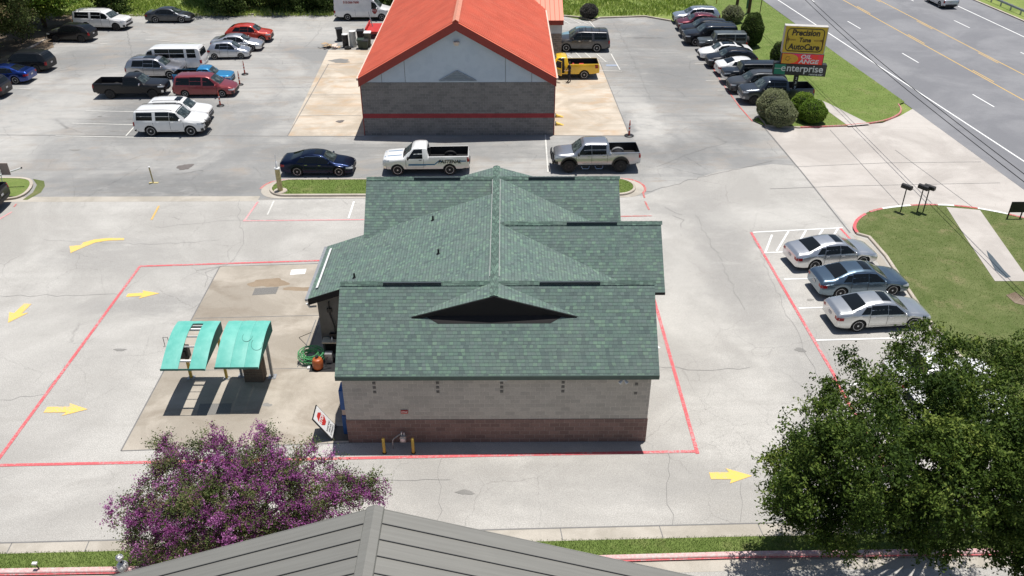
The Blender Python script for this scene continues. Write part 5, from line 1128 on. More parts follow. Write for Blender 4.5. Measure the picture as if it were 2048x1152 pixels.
# open door of the yellow pickup with its window frame, and the dark cab behind it
yr_, ysp = yel['root'], yel['sp']; hx = yel['sx'](.272); dl = 1.12
m = MB(); sd = 1; zb = ip(ysp['belt'], .38); zt = yel['ztop'](.42)-.07
g = [[(yel['sx'](s), 3, z) for s in np.linspace(.285, .468, 8)] for z in np.linspace(ysp['sill']+.12, zb+.04, 6)]; patch(m, yel['bvh'], g, (0, -1, 0), .008)
cr = [(yel['sx'](.29), 3, zb+.03), (yel['sx'](.465), 3, zb+.03), (yel['sx'](.462), 3, zt), (yel['sx'](.37), 3, zt)]
patch(m, yel['bvh'], [[bil(cr, a, b) for a in np.linspace(0, 1, 6)] for b in np.linspace(0, 1, 4)], (0, -1, 0), .008); yel['put'](m, 'door_opening', M['dark'])
A_ = R(48); ux, uy = -math.cos(A_), math.sin(A_); hy = ysp['W']/2-.02
def dq(u, z, o=0): return (hx+ux*u-uy*o*-1, hy+uy*u+ux*o*-1*-1, z)
m = MB(); t_ = .06; pr = [(0, ysp['sill']+.12), (dl, ysp['sill']+.12), (dl, zb+.02), (0, zb-.02)]; nrm = Vector((uy, -ux, 0))*t_
m.prism([Vector((hx+ux*u, hy+uy*u, z)) for u, z in pr], nrm); dd = yel['put'](m, 'open_door', yel['pm'])
m = MB(); pts = [(0.02, zb), (.32, zt-.08), (.5, zt), (dl-.02, zt), (dl-.02, zb)]; m.tube([Vector((hx+ux*u, hy+uy*u, z))+nrm*.5 for u, z in pts], .03, 6); m.build('window_frame', yel['pm'], dd)
m = MB(); m.prism([Vector((hx+ux*u, hy+uy*u, z))+nrm*1.02 for u, z in ((.08, ysp['sill']+.2), (dl-.1, ysp['sill']+.2), (dl-.1, zb-.12), (.08, zb-.12))], nrm*.1); m.build('door_lining', M['ochre'], dd)
m = MB(); m.box(-1.2, -1.6, -.3, .1, .80, 1.05); m.lathe([(.12, 0), (.12, .35), (.05, .42), (0, .42)], 12, 0, Matrix.Translation((yel['sx'](.62), .2, .8))); yel['put'](m, 'bed_load', M['red_sign'])
# lettering on the cargo van
for sd in (-1,):
    y = sd*(CARGO['W']/2*.93); lettering('512-266-7600', .30, frame((cv['sx'](.68), y-.02, 1.93), (1, 0, 0), (0, .06, 1)), M['red_trim'], cv['root'], .004, 0, .03)
    m = MB(); m.add([(cv['sx'](.275)+a, sd*(CARGO['W']/2+.012), 1.0+b) for a, b in ((-.24, .24), (.24, .24), (.26, .0), (.12, -.22), (0, -.28), (-.12, -.22), (-.26, 0))], [tuple(range(7))]); m.build('door_emblem', M['red_trim'], cv['root'])
    lettering('HOME', .13, frame((cv['sx'](.275), sd*(CARGO['W']/2+.016), 1.06), (1, 0, 0), (0, 0, 1)), M['white'], cv['root'], .002)
# ------------------------------------------------------------------ vacuum shelters
def SZ(u): return 2.16+.70*math.sin(u*PI*.61)
def shelter(lbl, fl, fr_, bl, br, panels, gap):
    a, b, c, d = G(*fl, 2.26), G(*fr_, 2.26), G(*bl, 2.72), G(*br, 2.72); x0, x1 = (a.x+c.x)/2, (b.x+d.x)/2; y0, y1 = (a.y+b.y)/2, (c.y+d.y)/2
    t = thing('vacuum_shelter', lbl, 'shelter', ((x0+x1)/2, (y0+y1)/2, .01), 0, 'arched teal shelters over the vacuum bays')
    cx, cy = t.location.x, t.location.y; prof = [(y0+(y1-y0)*u, SZ(u)) for u in np.linspace(0, 1, 13)]
    def panel(u0, u1, nm='roof_panel', z=0, rng=(0, 13), mat='teal'):
        m = MB(); xa, xb = x0+(x1-x0)*u0-cx, x0+(x1-x0)*u1-cx; P = prof[rng[0]:rng[1]]; n = len(P)
        vs = [(x, y-cy, zz+z+.018*math.sin((x-xa)/(xb-xa)*PI)) for y, zz in P for x in np.linspace(xa, xb, 5)]
        lo = [(x, y, zz-.03) for x, y, zz in vs]; N = n*5; fs = []
        for i in range(n-1):
            for j in range(4): q = i*5+j; fs += [(q, q+1, q+6, q+5), (N+q, N+q+5, N+q+6, N+q+1)]
            for q in (i*5, i*5+4): fs.append((q, q+5, N+q+5, N+q))
        for j in range(4): fs += [(j, N+j, N+j+1, j+1), ((n-1)*5+j, (n-1)*5+j+1, N+(n-1)*5+j+1, N+(n-1)*5+j)]
        m.add(vs+lo, fs); return m.build(nm, M[mat], t, smooth=40)
    for k, (u0, u1) in enumerate(panels): panel(u0, u1)
    if gap: panel(gap[0], gap[1], z=-.005, rng=(11, 13))
    for x in (x0-cx, x1-cx):
        m = MB(); P = [(x, y-cy, z-.034) for y, z in prof]+[(x, y1-cy, 2.30), (x, y0-cy+.1, 2.2)]; m.prism(P, (.03 if x < 0 else -.03, 0, 0)); m.build('side_skirt', M['teal_dark'], t)
    m = MB(); m.box(x0-cx, x1-cx, y0-cy-.02, y0-cy, 2.16, 2.245); m.build('front_edge', M['teal_dark'], t)
    m = MB()
    m.box(x0-cx+.031, x1-cx-.031, y1-cy-.03, y1-cy, 2.32, 2.68); m.build('back_panel', M['teal_dark'], t)
    for u in (.18, .42, .62, .8, .9):
        y = y0+(y1-y0)*u; z = SZ(u)-.09; m = MB(); w = .09 if u in (.18, .8) else .03; m.box(x0-cx+.04, x1-cx-.04, y-cy-w/2, y-cy+w/2, z-.05, z+.02); m.build('cross_tube', M['white'], t)
    return t, x0, x1, y0, y1
s1, *_q1 = shelter('left teal shelter with its middle roof panel missing', (317.8, 737.4), (408, 737.4), (359.5, 646), (443.5, 647), [(0, .385), (.635, 1)], (.385, .635))
s2, *_q2 = shelter('right teal shelter with complete roof beside the brown pillar', (424.6, 734), (515.7, 734), (462, 646), (543, 646), [(0, .345), (.348, .665), (.668, 1)], None)
def post(par, pxl, h, mat, w=.05, base=.2):
    p = G(*pxl)-Vector(par.location); p.z = 0; m = MB(); m.box(p.x-w, p.x+w, p.y-w, p.y+w, .02, h); o = m.build('post', M[mat], par)
    m = MB(); m.box(p.x-base/2, p.x+base/2, p.y-base/2, p.y+base/2, 0, .03)
    for a in (-.07, .07):
        for b in (-.07, .07): m.cyl((p.x+a, p.y+b, .03), (p.x+a, p.y+b, .07), .014, n=6)
    m.build('base_plate', M['steel'], o); return p
p = post(s1, (383, 756), 2.3, 'yellow_post', .055, .3); m = MB(); m.box(p.x-.22, p.x+.18, p.y-.16, p.y+.16, 1.15, 1.75); m.box(p.x-.12, p.x+.1, p.y-.2, p.y-.16, 1.3, 1.6); m.build('vacuum_unit', M['black'], s1, bevel=.02)
post(s2, (454, 757), 2.3, 'yellow_post', .05, .25); post(s2, (484, 752), 2.3, 'steel', .05, .3); post(s2, (545, 754), 2.35, 'steel', .055, .35)
for u, v, r_ in ((.60, .55, .21), (.88, .42, .27)):
    cx, cy = _q2[0]+(_q2[1]-_q2[0])*u, _q2[2]+(_q2[3]-_q2[2])*v; m = MB(); P = []
    for i in range(19):
        t = R(150+220*i/18); x = min(cx+r_*math.cos(t), _q2[1]-.02); y = cy+r_*1.2*math.sin(t); uu = (y-_q2[2])/(_q2[3]-_q2[2]); P.append((x-s2.location.x, y-s2.location.y, SZ(max(0, uu))+.02))
    m.tube(P, .008, 4); m.build('scuff_ring', M['teal_dark'], s2)
pil = thing('vacuum_pillar', 'squat brown block pillar under the right teal shelter', 'pillar', G(512, 758))
m = MB(); m.box(-.42, .42, -.25, .35, 0, 1.55); m.build('block_column', M['brown_stone'], pil); m = MB(); m.box(-.46, .46, -.29, .39, 1.55, 1.65); m.build('cap_stone', M['steel'], pil)
br = thing('wall_bracket', 'small dark metal frame sticking up left of the teal shelters', 'frame', G(330, 692)); m = MB()
m.tube([(0, 0, 0), (0, 0, .5), (.22, 0, .5), (.22, 0, .0)], .015, 6); m.build('frame_tube', M['dark'], br)
# stop board leaning beside the wash entrance
a, b = G(671, 854), G(665, 881); stp = thing('stop_sign_board', 'leaning white board with red stop octagon beside the wash entrance', 'sign', (a+b)/2)
yv = (a-b).normalized(); tl = onY(641.5, 822, a.y+.02)-a; wdt = (a-b).length; upv = (Vector((tl.x, 0, tl.z))).normalized(); hgt = 1.22
F_ = frame((0, 0, .1), yv, upv); F_ = Matrix(F_)
m = MB(); m.box(-wdt/2-.04, wdt/2+.04, -.04, hgt+.04, -.05, -.012, 0, F_); m.build('frame', M['black'], stp)
m = MB(); m.box(-wdt/2, wdt/2, 0, hgt, -.012, .0, 0, F_); m.build('face', M['white'], stp)
m = MB(); oc = [F_ @ Vector((.30*math.cos(R(22.5+45*i)), hgt-.40+.30*math.sin(R(22.5+45*i)), .004)) for i in range(8)]; m.prism(oc, F_.to_3x3() @ Vector((0, 0, .004))); m.build('octagon', M['red_sign'], stp)
lettering('STOP', .24, F_ @ Matrix.Translation((0, hgt-.40, .011)), M['white'], stp, .002, 0, .04)
for i, tx in enumerate(('PLEASE WAIT', 'HERE FOR', 'ATTENDANT')): lettering(tx, .11, F_ @ Matrix.Translation((0, hgt-.85-.13*i, .004)), M['black'], stp, .002, 0, .01)
m = MB(); m.box(-.05, .9, -wdt/2-.03, wdt/2+.03, 0, .03); m.tube([(.02, -wdt/2, .03), (.02, -wdt/2, .14)], .02, 6); m.tube([(.02, wdt/2, .03), (.02, wdt/2, .14)], .02, 6); m.build('foot_plate', flat('dull_rubber_mat', (.10, .095, .085, 1), .9), stp)
bb = thing('pay_station', 'narrow blue cabinet against the left wall of the car wash', 'cabinet', (-6.62, 27.1, 0)); m = MB()
m.box(-.13, .13, -.3, .3, .0, 1.0); m.build('cabinet', M['blue'], bb, bevel=.02); m = MB(); m.box(-.13, .12, -.3, .3, 1.3, 2.3); m.build('cabinet', M['blue'], bb, bevel=.02); m = MB(); m.box(-.1, .1, -.25, .25, 1.0, 1.3); m.build('keypad_panel', M['white_trim'], bb)
bp = None
for pxl, lb in (((769, 906), 'yellow steel bollard left of the gas meter'), ((827, 906), 'yellow steel bollard right of the gas meter')):
    if bp is None:
        bp = thing('bollard', lb, 'bollard', G(*pxl), 0, 'yellow bollards guarding the gas meter'); m = MB(); m.lathe([(.062, 0), (.062, .74), (.05, .775), (.02, .79), (0, .792)], 16); m.build('bollard_pipe', M['yellow_post'], bp, smooth=40)
        m = MB(); m.lathe([(.09, 0), (.085, .03), (.063, .035)], 16); m.build('footing', M['dark'], bp)
    else:
        c = copy_tree(bp); c.location = G(*pxl); c['label'] = lb
gm = thing('gas_meter', 'grey gas meter with bent pipe between the yellow bollards', 'meter', G(795, 897)); m = MB()
m.tube([(-.17, 0, 0), (-.17, 0, .42), (-.12, .02, .5), (.12, .1, .66), (.2, .12, .66)], .025, 8); m.build('pipe', M['steel'], gm, smooth=40)
m = MB(); m.box(.13, .36, .0, .18, .3, .62); m.build('meter_body', M['steel'], gm, bevel=.02); m = MB(); m.lathe([(.09, -.02), (.09, .02), (0, .02)], 14, 0, frame((.245, -.01, .47), (1, 0, 0), (0, 0, 1))); m.cyl((.2, .1, .62), (.2, .1, .78), .03); m.cyl((.3, .1, .62), (.3, .1, .74), .03); m.build('regulator', M['alu'], gm)
# hose, tank and clutter beside the wash bay
hp = G(622, 712, .35); ho = thing('hose_coil', 'heap of green hose coiled beside the wash bay', 'hose', (hp.x, hp.y, 0)); r_ = random.Random(3); m = MB(); P = []
for i in range(420):
    t = i*.21; rr = .42+.13*math.sin(t*.37)+r_.uniform(-.02, .02); tilt = .6; P.append((rr*1.1*math.cos(t)+.06*math.sin(t*.11), rr*.62*math.sin(t)+.05*math.cos(t*.17), .42+rr*.55*math.sin(t)*tilt+.16*math.sin(t*.23)))
m.tube(P, .017, 6); m.build('hose', M['green_hose'], ho, smooth=60)
m = MB(); m.tube([(-.3, .1, .03), (-.3, .1, .45), (.3, .1, .45), (.3, .1, .03)], .02, 6); m.build('hanger', M['dark'], ho)
tp = G(637, 737); tk = thing('spray_tank', 'round orange tank on the dark mat beside the wash bay', 'tank', tp); m = MB(); m.lathe([(.0, .05), (.2, .05), (.24, .12), (.25, .42), (.2, .55), (.1, .6), (.06, .66), (0, .66)], 20); m.build('tank_body', M['orange_tank'], tk, smooth=40); m = MB(); m.lathe([(.08, .64), (.08, .72), (0, .72)], 12); m.build('cap', M['black'], tk)
mt_ = thing('rubber_mat', 'dark rubber mat under the equipment beside the wash bay', 'mat', (G(645, 735).x, G(645, 735).y, .012)); m = MB(); m.box(-.55, .75, -.35, .75, 0, .012); m.build('mat', M['black'], mt_)
bx = thing('equipment_box', 'grey electric pump box standing on the dark mat', 'pump', G(657, 728)); m = MB(); m.box(-.14, .2, 0, .3, .02, .55); m.build('case', M['steel'], bx, bevel=.02); m = MB(); m.tube([(0, -.02, .4), (-.1, -.2, .2), (.2, -.35, .04), (-.3, -.5, .03), (-.65, -.4, .03), (-.85, -.15, .03), (-.7, .1, .03)], .014, 6); m.build('cable', M['black'], bx, smooth=60)
m = MB(); m.box(-.9, -.78, -.42, -.2, .0, .08); m.build('plug', M['white'], bx)
for xx, lb in ((-8.1, 'short white bottle on the cream counter'), (-7.25, 'taller white spray bottle on the cream counter')):
    bt = thing('bottle', lb, 'bottle', (xx, 32.35, .88), 0, 'bottles on the counter'); m = MB(); h = .18 if xx < -8 else .26; m.lathe([(.045, 0), (.05, h*.6), (.02, h*.75), (.02, h), (0, h)], 10); m.build('bottle_body', M['white'], bt, smooth=40)
pv = thing('broom', 'thin dark pole lying beyond the green hose', 'pole', G(600, 683)); m = MB(); m.tube([(-.1, .3, .03), (.75, -.55, .9)], .015, 6); m.build('handle', M['dark'], pv); 
# ------------------------------------------------------------------ roadside pylon sign
py = thing('pylon_sign', 'roadside pylon with yellow, red and black sign boxes', 'sign', G(1583, 207)); o0 = py.location; SA = R(-10)
rx = Vector((math.cos(SA), math.sin(SA), 0))
def box_sign(nm, tl_, tr_, bl_, depth, mat, par=py, yo=0):
    Y = o0.y-yo; a, b, c = onY(*tl_, Y), onY(*tr_, Y), onY(*bl_, Y); z1, z0 = (a.z+b.z)/2, c.z; xa, xb = (a.x+c.x)/2, 0
    w = (b.x-a.x)
    return z0, z1, xa, w
def sgn(px_x0, px_x1, py_t, py_b, yo=0):
    Y = o0.y-yo; mx = (px_x0+px_x1)/2; z1 = onY(mx, py_t, Y).z; z0 = onY(mx, py_b, Y).z; a = onY(px_x0, (py_t+py_b)/2, Y).x; b = onY(px_x1, (py_t+py_b)/2, Y).x; return a-o0.x, b-o0.x, z0, z1
def panel3(nm, x0, x1, z0, z1, y0, y1, mat, par):
    m = MB(); m.box(x0, x1, y0, y1, z0, z1, 0, Matrix.Rotation(SA, 4, 'Z')); return m.build(nm, mat, par)
M['sign_yellow'] = flat('yellow_sign_face', (.62, .44, .03, 1), .45, 0, .12); M['grey_frame'] = flat('pale_sign_frame', (.55, .53, .50, 1), .6)
x0, x1, z0, z1 = sgn(1571, 1651, 54, 106, .3); f = panel3('sign_box', x0-.06, x1+.06, z0-.05, z1+.05, -.3, .3, M['grey_frame'], py); fc = panel3('yellow_face', x0, x1, z0, z1, -.33, -.301, M['sign_yellow'], py)
cx, cz = (x0+x1)/2, (z0+z1)/2; w_, h_ = x1-x0, z1-z0; RT = Matrix.Rotation(SA, 4, 'Z')
def FS(u, v, y=-.345): return RT @ frame((u, y, v), (1, 0, 0), (0, 0, 1))
P = []
for (qx, qz, a0) in ((1, 1, 0), (-1, 1, 90), (-1, -1, 180), (1, -1, 270)):
    for i in range(7): t = R(a0+15*i); P.append(RT @ Vector((cx+qx*(w_*.44-.3)+.3*math.cos(t), -.34, cz+qz*(h_*.43-.3)+.3*math.sin(t))))
m = MB(); m.tube(P+[P[0]], .035, 4, cap=False); m.build('border', M['black'], py)
blk = flat('sign_black_vinyl', (.02, .012, .01, 1), .5)
for tx, v, sz in (('Precision', .27, .64), ('Tune', .0, .48), ('AutoCare', -.27, .64)): lettering(tx, sz, FS(cx, cz+v*h_), blk, py, .004, .12, .030, .90)
m = MB()
for s in (-1, 1):
    for dz in (-.035, .035): m.tube([RT @ Vector((cx+s*w_*.22, -.34, cz+dz)), RT @ Vector((cx+s*w_*.40, -.34, cz+dz))], .013, 4)
zz_ = [0, .12, -.1, .3, -.3, .15, 0]; m.tube([RT @ Vector((cx-w_*.45+.04*i, -.34, cz+q)) for i, q in enumerate(zz_)], .015, 4); m.tube([RT @ Vector((cx+w_*(.38+.012*i), -.34, cz+q*.5-.03)) for i, q in enumerate(zz_)], .02, 4); m.build('pulse_line', flat('brown_vinyl', (.16, .06, .02, 1), .5), py)
x0, x1, z0, z1 = sgn(1566, 1645, 108, 128, .3); panel3('led_box', x0-.05, x1+.05, z0-.03, z1+.03, -.29, .29, M['black'], py)
_n = NT('led_screen'); _c = _n.mix(_n.mr(_n.noise(_n.geo(), 1.3, 3, .5), .4, .62), (.75, .05, .02, 1), (.70, .02, .12, 1)); _n.set(_c, .5); _n.put(_n.b.inputs['Emission Color'], _c); _n.b.inputs['Emission Strength'].default_value = .12
panel3('screen', x0, x1, z0, z1, -.32, -.291, _n.m, py); cx, cz, w_, h_ = (x0+x1)/2, (z0+z1)/2, x1-x0, z1-z0
m = MB(); P = [RT @ Vector((x0+.02, -.33, z0+.01)), RT @ Vector((x0+w_*.22, -.33, z0+.01))]+[RT @ Vector((x0+w_*.2+w_*.2*math.cos(t), -.33, cz+h_*.46*math.sin(t))) for t in np.linspace(-1.4, 1.4, 9)]+[RT @ Vector((x0+.02, -.33, z1-.02))]; m.prism(P, RT.to_3x3() @ Vector((0, -.006, 0))); m.build('orange_shape', flat('orange_led', (.85, .45, .04, 1), .5), py)
m = MB(); m.tube([RT @ Vector((x0+w_*(.15+.07*a), -.342, cz+h_*.25*b)) for a, b in ((-.4, .8), (.5, 1), (.1, .5), (1, 0), (.5, -.2), (.2, -1), (-.2, -.6), (-.8, -.4), (-.7, .3), (-.4, .8))], .012, 4); m.build('outline_drawing', blk, py)
wl = flat('white_letter', (.85, .85, .85, 1), .5)
lettering('OIL', .44, FS(cx+w_*.08, cz+h_*.24, -.35), wl, py, .004, .15, .03, 1.2); lettering('ANGE', .44, FS(cx+w_*.16, cz-h_*.23, -.35), wl, py, .004, .15, .03, 1.25)
x0, x1, z0, z1 = sgn(1551, 1650, 129.5, 150, .3); panel3('name_box', x0-.05, x1+.05, z0-.03, z1+.06, -.32, .32, M['black'], py); panel3('name_face', x0, x1, z0, z1, -.345, -.321, flat('charcoal_sign_face', (.035, .035, .042, 1), .4), py)
cx, cz, w_, h_ = (x0+x1)/2, (z0+z1)/2, x1-x0, z1-z0; panel3('green_square', x0+.005, x0+w_*.22, z0+.01, z1-.01, -.352, -.346, flat('green_sign_vinyl', (.03, .27, .17, 1), .5), py)
lettering('nterprise', .78, FS(cx+w_*.095, cz+h_*.14, -.352), wl, py, .004, 0, .016, .98); lettering('e', .80, FS(x0+w_*.178, cz+h_*.14, -.358), wl, py, .003, 0, -.0, 1.1); lettering('rent-a-car', .24, FS(x0+w_*.82, cz-h_*.36, -.352), wl, py, .004, .1, .015, 1.1)
m = MB(); m.box(x0+.01, x0+w_*.14, -.36, -.353, cz+h_*.06, cz+h_*.10, 0, RT); m.build('logo_bar', wl, py)
pw = .32; m = MB(); m.box(-pw/2, pw/2, -.2, .2, 0, z0-.03, 0, RT); m.build('post', flat('dark_brown_post', (.035, .028, .026, 1), .6), py)
for i, ch in enumerate('2308'): lettering(ch, .30, RT @ frame((.0, -.206, z0-.32-.36*i), (1, 0, 0), (0, 0, 1)), wl, py, .003, 0, .01)
# ------------------------------------------------------------------ small street things
mbx = None
for pxl, lb, tilt in (((1801, 423), 'black mailbox on a thin post, standing apart from the pair', R(-52)), ((1834, 424), 'left one of the two black mailboxes close together', R(-55)), ((1846, 424), 'right one of the two black mailboxes close together', R(-50))):
    if mbx is None:
        mbx = thing('mailbox', lb, 'mailbox', G(*pxl, .1), 0, 'mailboxes on posts by the driveway'); hb = 1.55; m = MB(); m.cyl((0, 0, 0), (0, 0, hb), .035, n=10); m.build('post', M['black'], mbx)
        m = MB(); P = [(-.13, 0), (.13, 0), (.13, .14)]+[(.13*math.cos(t), .14+.13*math.sin(t)) for t in np.linspace(.3, 2.84, 7)]+[(-.13, .14)]; m.prism([(-.32, y, hb+z) for y, z in P], (.64, 0, 0)); m.build('box', M['black'], mbx)
        m = MB(); m.box(-.05, .05, -.15, -.135, hb+.12, hb+.2); m.build('flag', M['black'], mbx); mbx.rotation_euler.z = tilt
        mbd = MB(); mbd.box(-.345, -.32, -.13, .13, hb, hb+.03)
    else:
        c = copy_tree(mbx); c.location = G(*pxl, .1); c['label'] = lb; c.rotation_euler.z = tilt
a, b = G(2013, 437, .1), G(2041, 437, .1); yb = thing('yard_sign', 'small black board on two legs at the right edge', 'sign', (a+b)/2); w_ = (b-a).length/2; m = MB(); m.box(-w_, w_+.12, -.02, .02, .42, 1.12, 0); m.build('board', M['black'], yb)
for s in (-1, 1):
    m = MB(); m.box(s*w_*.92-.03, s*w_*.92+.03, -.03, .03, 0, .45); m.build('leg', M['black'], yb)
dpm = None
for pxl, lb in (((1258, 272), 'red and white post on a round black base beside the tan concrete'), ((441, 212), 'nearest of the three orange posts in the left lot'), ((480, 170), 'middle one of the three orange posts in the left lot'), ((490, 149), 'furthest of the three orange posts in the left lot')):
    if dpm is None:
        dpm = thing('channelizer_post', lb, 'marker post', G(*pxl), 0, 'orange marker posts'); m = MB(); m.lathe([(.36, 0), (.36, .05), (.3, .09), (.08, .1), (0, .1)], 18); m.build('base', M['black'], dpm, smooth=40)
        m = MB(); m.lathe([(.075, .09), (.07, .5), (.06, .9), (.035, 1.1), (.03, 1.22), (0, 1.22)], 14); m.build('post', M['orange_post'], dpm, smooth=40)
        for z in (.45, .72): m = MB(); m.lathe([(.078, z), (.077, z+.10)], 14); m.build('reflective_band', M['white'], dpm)
    else:
        c = copy_tree(dpm); c.location = G(*pxl); c['label'] = lb; c.scale = (.85, .85, 1)
st = thing('parking_post', 'slim dirty yellow post standing alone on the asphalt', 'post', G(307, 366)); m = MB(); m.cyl((0, 0, 0), (-.05, 0, 1.15), .045, n=10); m.build('post', M['ochre'], st); m = MB(); m.box(-.28, .32, -.1, .1, 0, .03); m.build('base_plate', M['ochre'], st); m = MB(); m.lathe([(.06, 1.12), (.07, 1.16), (0, 1.2)], 10, 0, Matrix.Translation((-.05, 0, 0))); m.build('cap', M['white'], st)
lp = thing('lamp_pole_stub', 'thick yellowed pole stump with white tip on the grass island', 'pole', G(561, 382, .12)); m = MB(); m.lathe([(.45, 0), (.42, .05), (.2, .06)], 16); m.build('concrete_pad', M['kerb'], lp)
m = MB(); m.lathe([(.17, .05), (.17, .5), (.155, .95), (.15, 1.0), (.17, 1.02), (.16, 1.1), (.155, 1.55), (.0, 1.55)], 14); m.build('pole', M['ochre'], lp, smooth=40); m = MB(); m.lathe([(.18, 1.55), (.17, 1.62), (.08, 1.64), (.06, 2.05), (.02, 2.1), (.02, 2.55), (0, 2.55)], 12); m.build('tip', M['white'], lp, smooth=40)
ga = thing('barrier_arm', 'white barrier arm with brown plate at the left edge', 'barrier', G(6, 372, .11)); m = MB(); m.cyl((0, 0, 0), (.15, 0, 1.1), .03, n=8); m.build('stand', M['white'], ga)
m = MB(); a = Vector((-1.0, -.3, 0.5)); b = G(42, 336, 1.35)-Vector(ga.location); m.tube([a, b], .05, 8); m.build('arm', M['white'], ga); m = MB(); m.tube([b, b+(b-a).normalized()*.06], .055, 8); m.build('end_cap', M['black'], ga)
m = MB(); c = G(9, 338, 1.9)-Vector(ga.location); m.box(c.x-.28, c.x+.28, c.y-.02, c.y+.02, c.z-.4, c.z+.4); m.build('plate', flat('brown_plate', (.42, .33, .28, 1), .7), ga)
# lights on the bottom verge
wv = thing('utility_vent', 'white rounded fixture with a small round head on the bottom verge', 'fixture', G(247, 1138, .09)); m = MB(); m.lathe([(.16, 0), (.19, .1), (.18, .22), (.12, .3), (.04, .33), (0, .33)], 18); m.build('dome', M['white'], wv, smooth=50); m = MB(); m.cyl((0, 0, .3), (0, 0, .5), .035); m.build('neck', M['dark'], wv); m = MB(); m.lathe([(0, .46), (.1, .48), (.13, .55), (.12, .62), (.08, .64), (.06, .58), (0, .58)], 16); m.build('head', M['white'], wv, smooth=50)
gl = thing('garden_spotlight', 'little stake light with white top on the bottom verge', 'light', G(80, 1140, .09)); m = MB(); m.cyl((0, 0, 0), (-.08, 0, .3), .02, n=8); m.build('stake', M['black'], gl); m = MB(); m.box(-.17, -.01, -.05, .05, .3, .36, 0); m.build('lamp_head', M['white'], gl)
# utility poles and cables
ul = [((1469, 37), .17, 10.5, 'left wooden utility pole behind the trimmed bush', 'wood'), ((1497, 26), .19, 11, 'right wooden utility pole beside the green sign', 'wood')]
for pxl, r0, h, lb, mt in ul:
    p = G(*pxl, .1); t = thing('utility_pole', lb, 'pole', p, 0, 'wooden utility poles'); m = MB(); lean = .25 if pxl[0] < 1480 else .05; m.tube([(0, 0, 0), (lean, 0, h*.5), (lean*2, 0, h)], [r0, r0*.88, r0*.75], 12); m.build('shaft', M[mt], t, smooth=40)
    m = MB(); m.box(-1+lean*2, 1+lean*2, -.06, .06, h-.6, h-.45); m.build('cross_arm', M['wood'], t)
t = thing('green_sign', 'narrow green plate on a post beside the right utility pole', 'sign', G(1492, 28, .1)); m = MB(); m.cyl((0, 0, 0), (0, 0, 1.6), .03, n=8); m.build('post', M['steel'], t); m = MB(); m.box(-.1, .1, -.05, -.03, .6, 1.7); m.build('plate', flat('green_plate', (.05, .14, .09, 1), .5), t)
t = thing('guy_pole', 'thin dark pole near the road edge', 'pole', G(1519, 30, .1)); m = MB(); m.tube([(0, 0, 0), (.1, 0, 7)], .045, 8); m.build('shaft', M['wood'], t)
t = thing('marker_post', 'thin yellow marker post in the weeds', 'post', G(1433, 9, .0)); m = MB(); m.tube([(0, 0, 0), (-.15, 0, 1.5)], .05, 8); m.build('shaft', M['yellow_post'], t)
for k, dx in enumerate((0, .32)):
    P = []
    for Y in np.linspace(2, 97, 40):
        u = (Y-52)/46; z = 4.9+.15*k+2.2*u*u*(1 if Y > 52 else .35); x = 26.9+.0*u+dx+.3*max(0, (Y-82)/15)**2-.0; P.append((x+(.25*(1-(Y-45)/50) if Y < 95 else 0), Y, z))
    m = MB(); m.tube(P, .022, 6); o = m.build('overhead_cable', M['black'], None); tag(o, ('left' if k == 0 else 'right')+' of the two black overhead cables crossing the driveway', 'cable', 'overhead cables')
# guard rail
g0, g1 = G(1960, -4, 0), G(2060, 40, 0); f_ = rdX(((1975, 3), (2048, 35))); gr_ = thing('guard_rail', 'galvanised guard rail on the far side of the road', 'guard rail', (f_(92), 92, 0))
m = MB(); prof = [(0, .50), (.05, .55), (.0, .62), (.05, .69), (.0, .76), (-.02, .76), (-.02, .50)]; A0, A1 = Vector((f_(80), 80, 0)), Vector((f_(130), 130, 0)); m.prism([A0-Vector(gr_.location)+Vector((-x, 0, z)) for x, z in prof], A1-A0); m.build('rail', M['steel'], gr_)
for i in range(26):
    y = 80+2*i; m = MB(); x = f_(y)-gr_.location.x; m.box(x+.06, x+.2, y-92-.06, y-92+.06, 0, .74); m.build('post', M['steel'], gr_)
kr = rdX(((1945, 0), (2048, 44))); kerb('kerb', [(kr(y), y) for y in (60, 90, 140, 200)], -.2, .12, M['kerb'])
sheet('lawn', [(kr(60)+.2, 60), (kr(60)+60, 60), (kr(200)+60, 200), (kr(200)+.2, 200)], M['field'], .09)
# ramps by the garage
rp = None
for pxl, lb in (((1112, 234), 'upper yellow wedge ramp beside the garage wall'), ((1112, 250), 'lower yellow wedge ramp beside the garage wall')):
    if rp is None:
        rp = thing('wheel_ramp', lb, 'ramp', G(*pxl), 0, 'yellow wheel ramps'); m = MB(); m.prism([(0, -.15, 0), (.6, -.15, 0), (0, -.15, .22)], (0, .3, 0)); m.build('wedge', flat('bright_yellow_plastic', (.75, .52, .10, 1), .5), rp); m = MB(); m.box(-.05, 0, -.17, .17, 0, .25); m.build('stop_lip', M['dark'], rp)
    else: c = copy_tree(rp); c.location = G(*pxl); c['label'] = lb
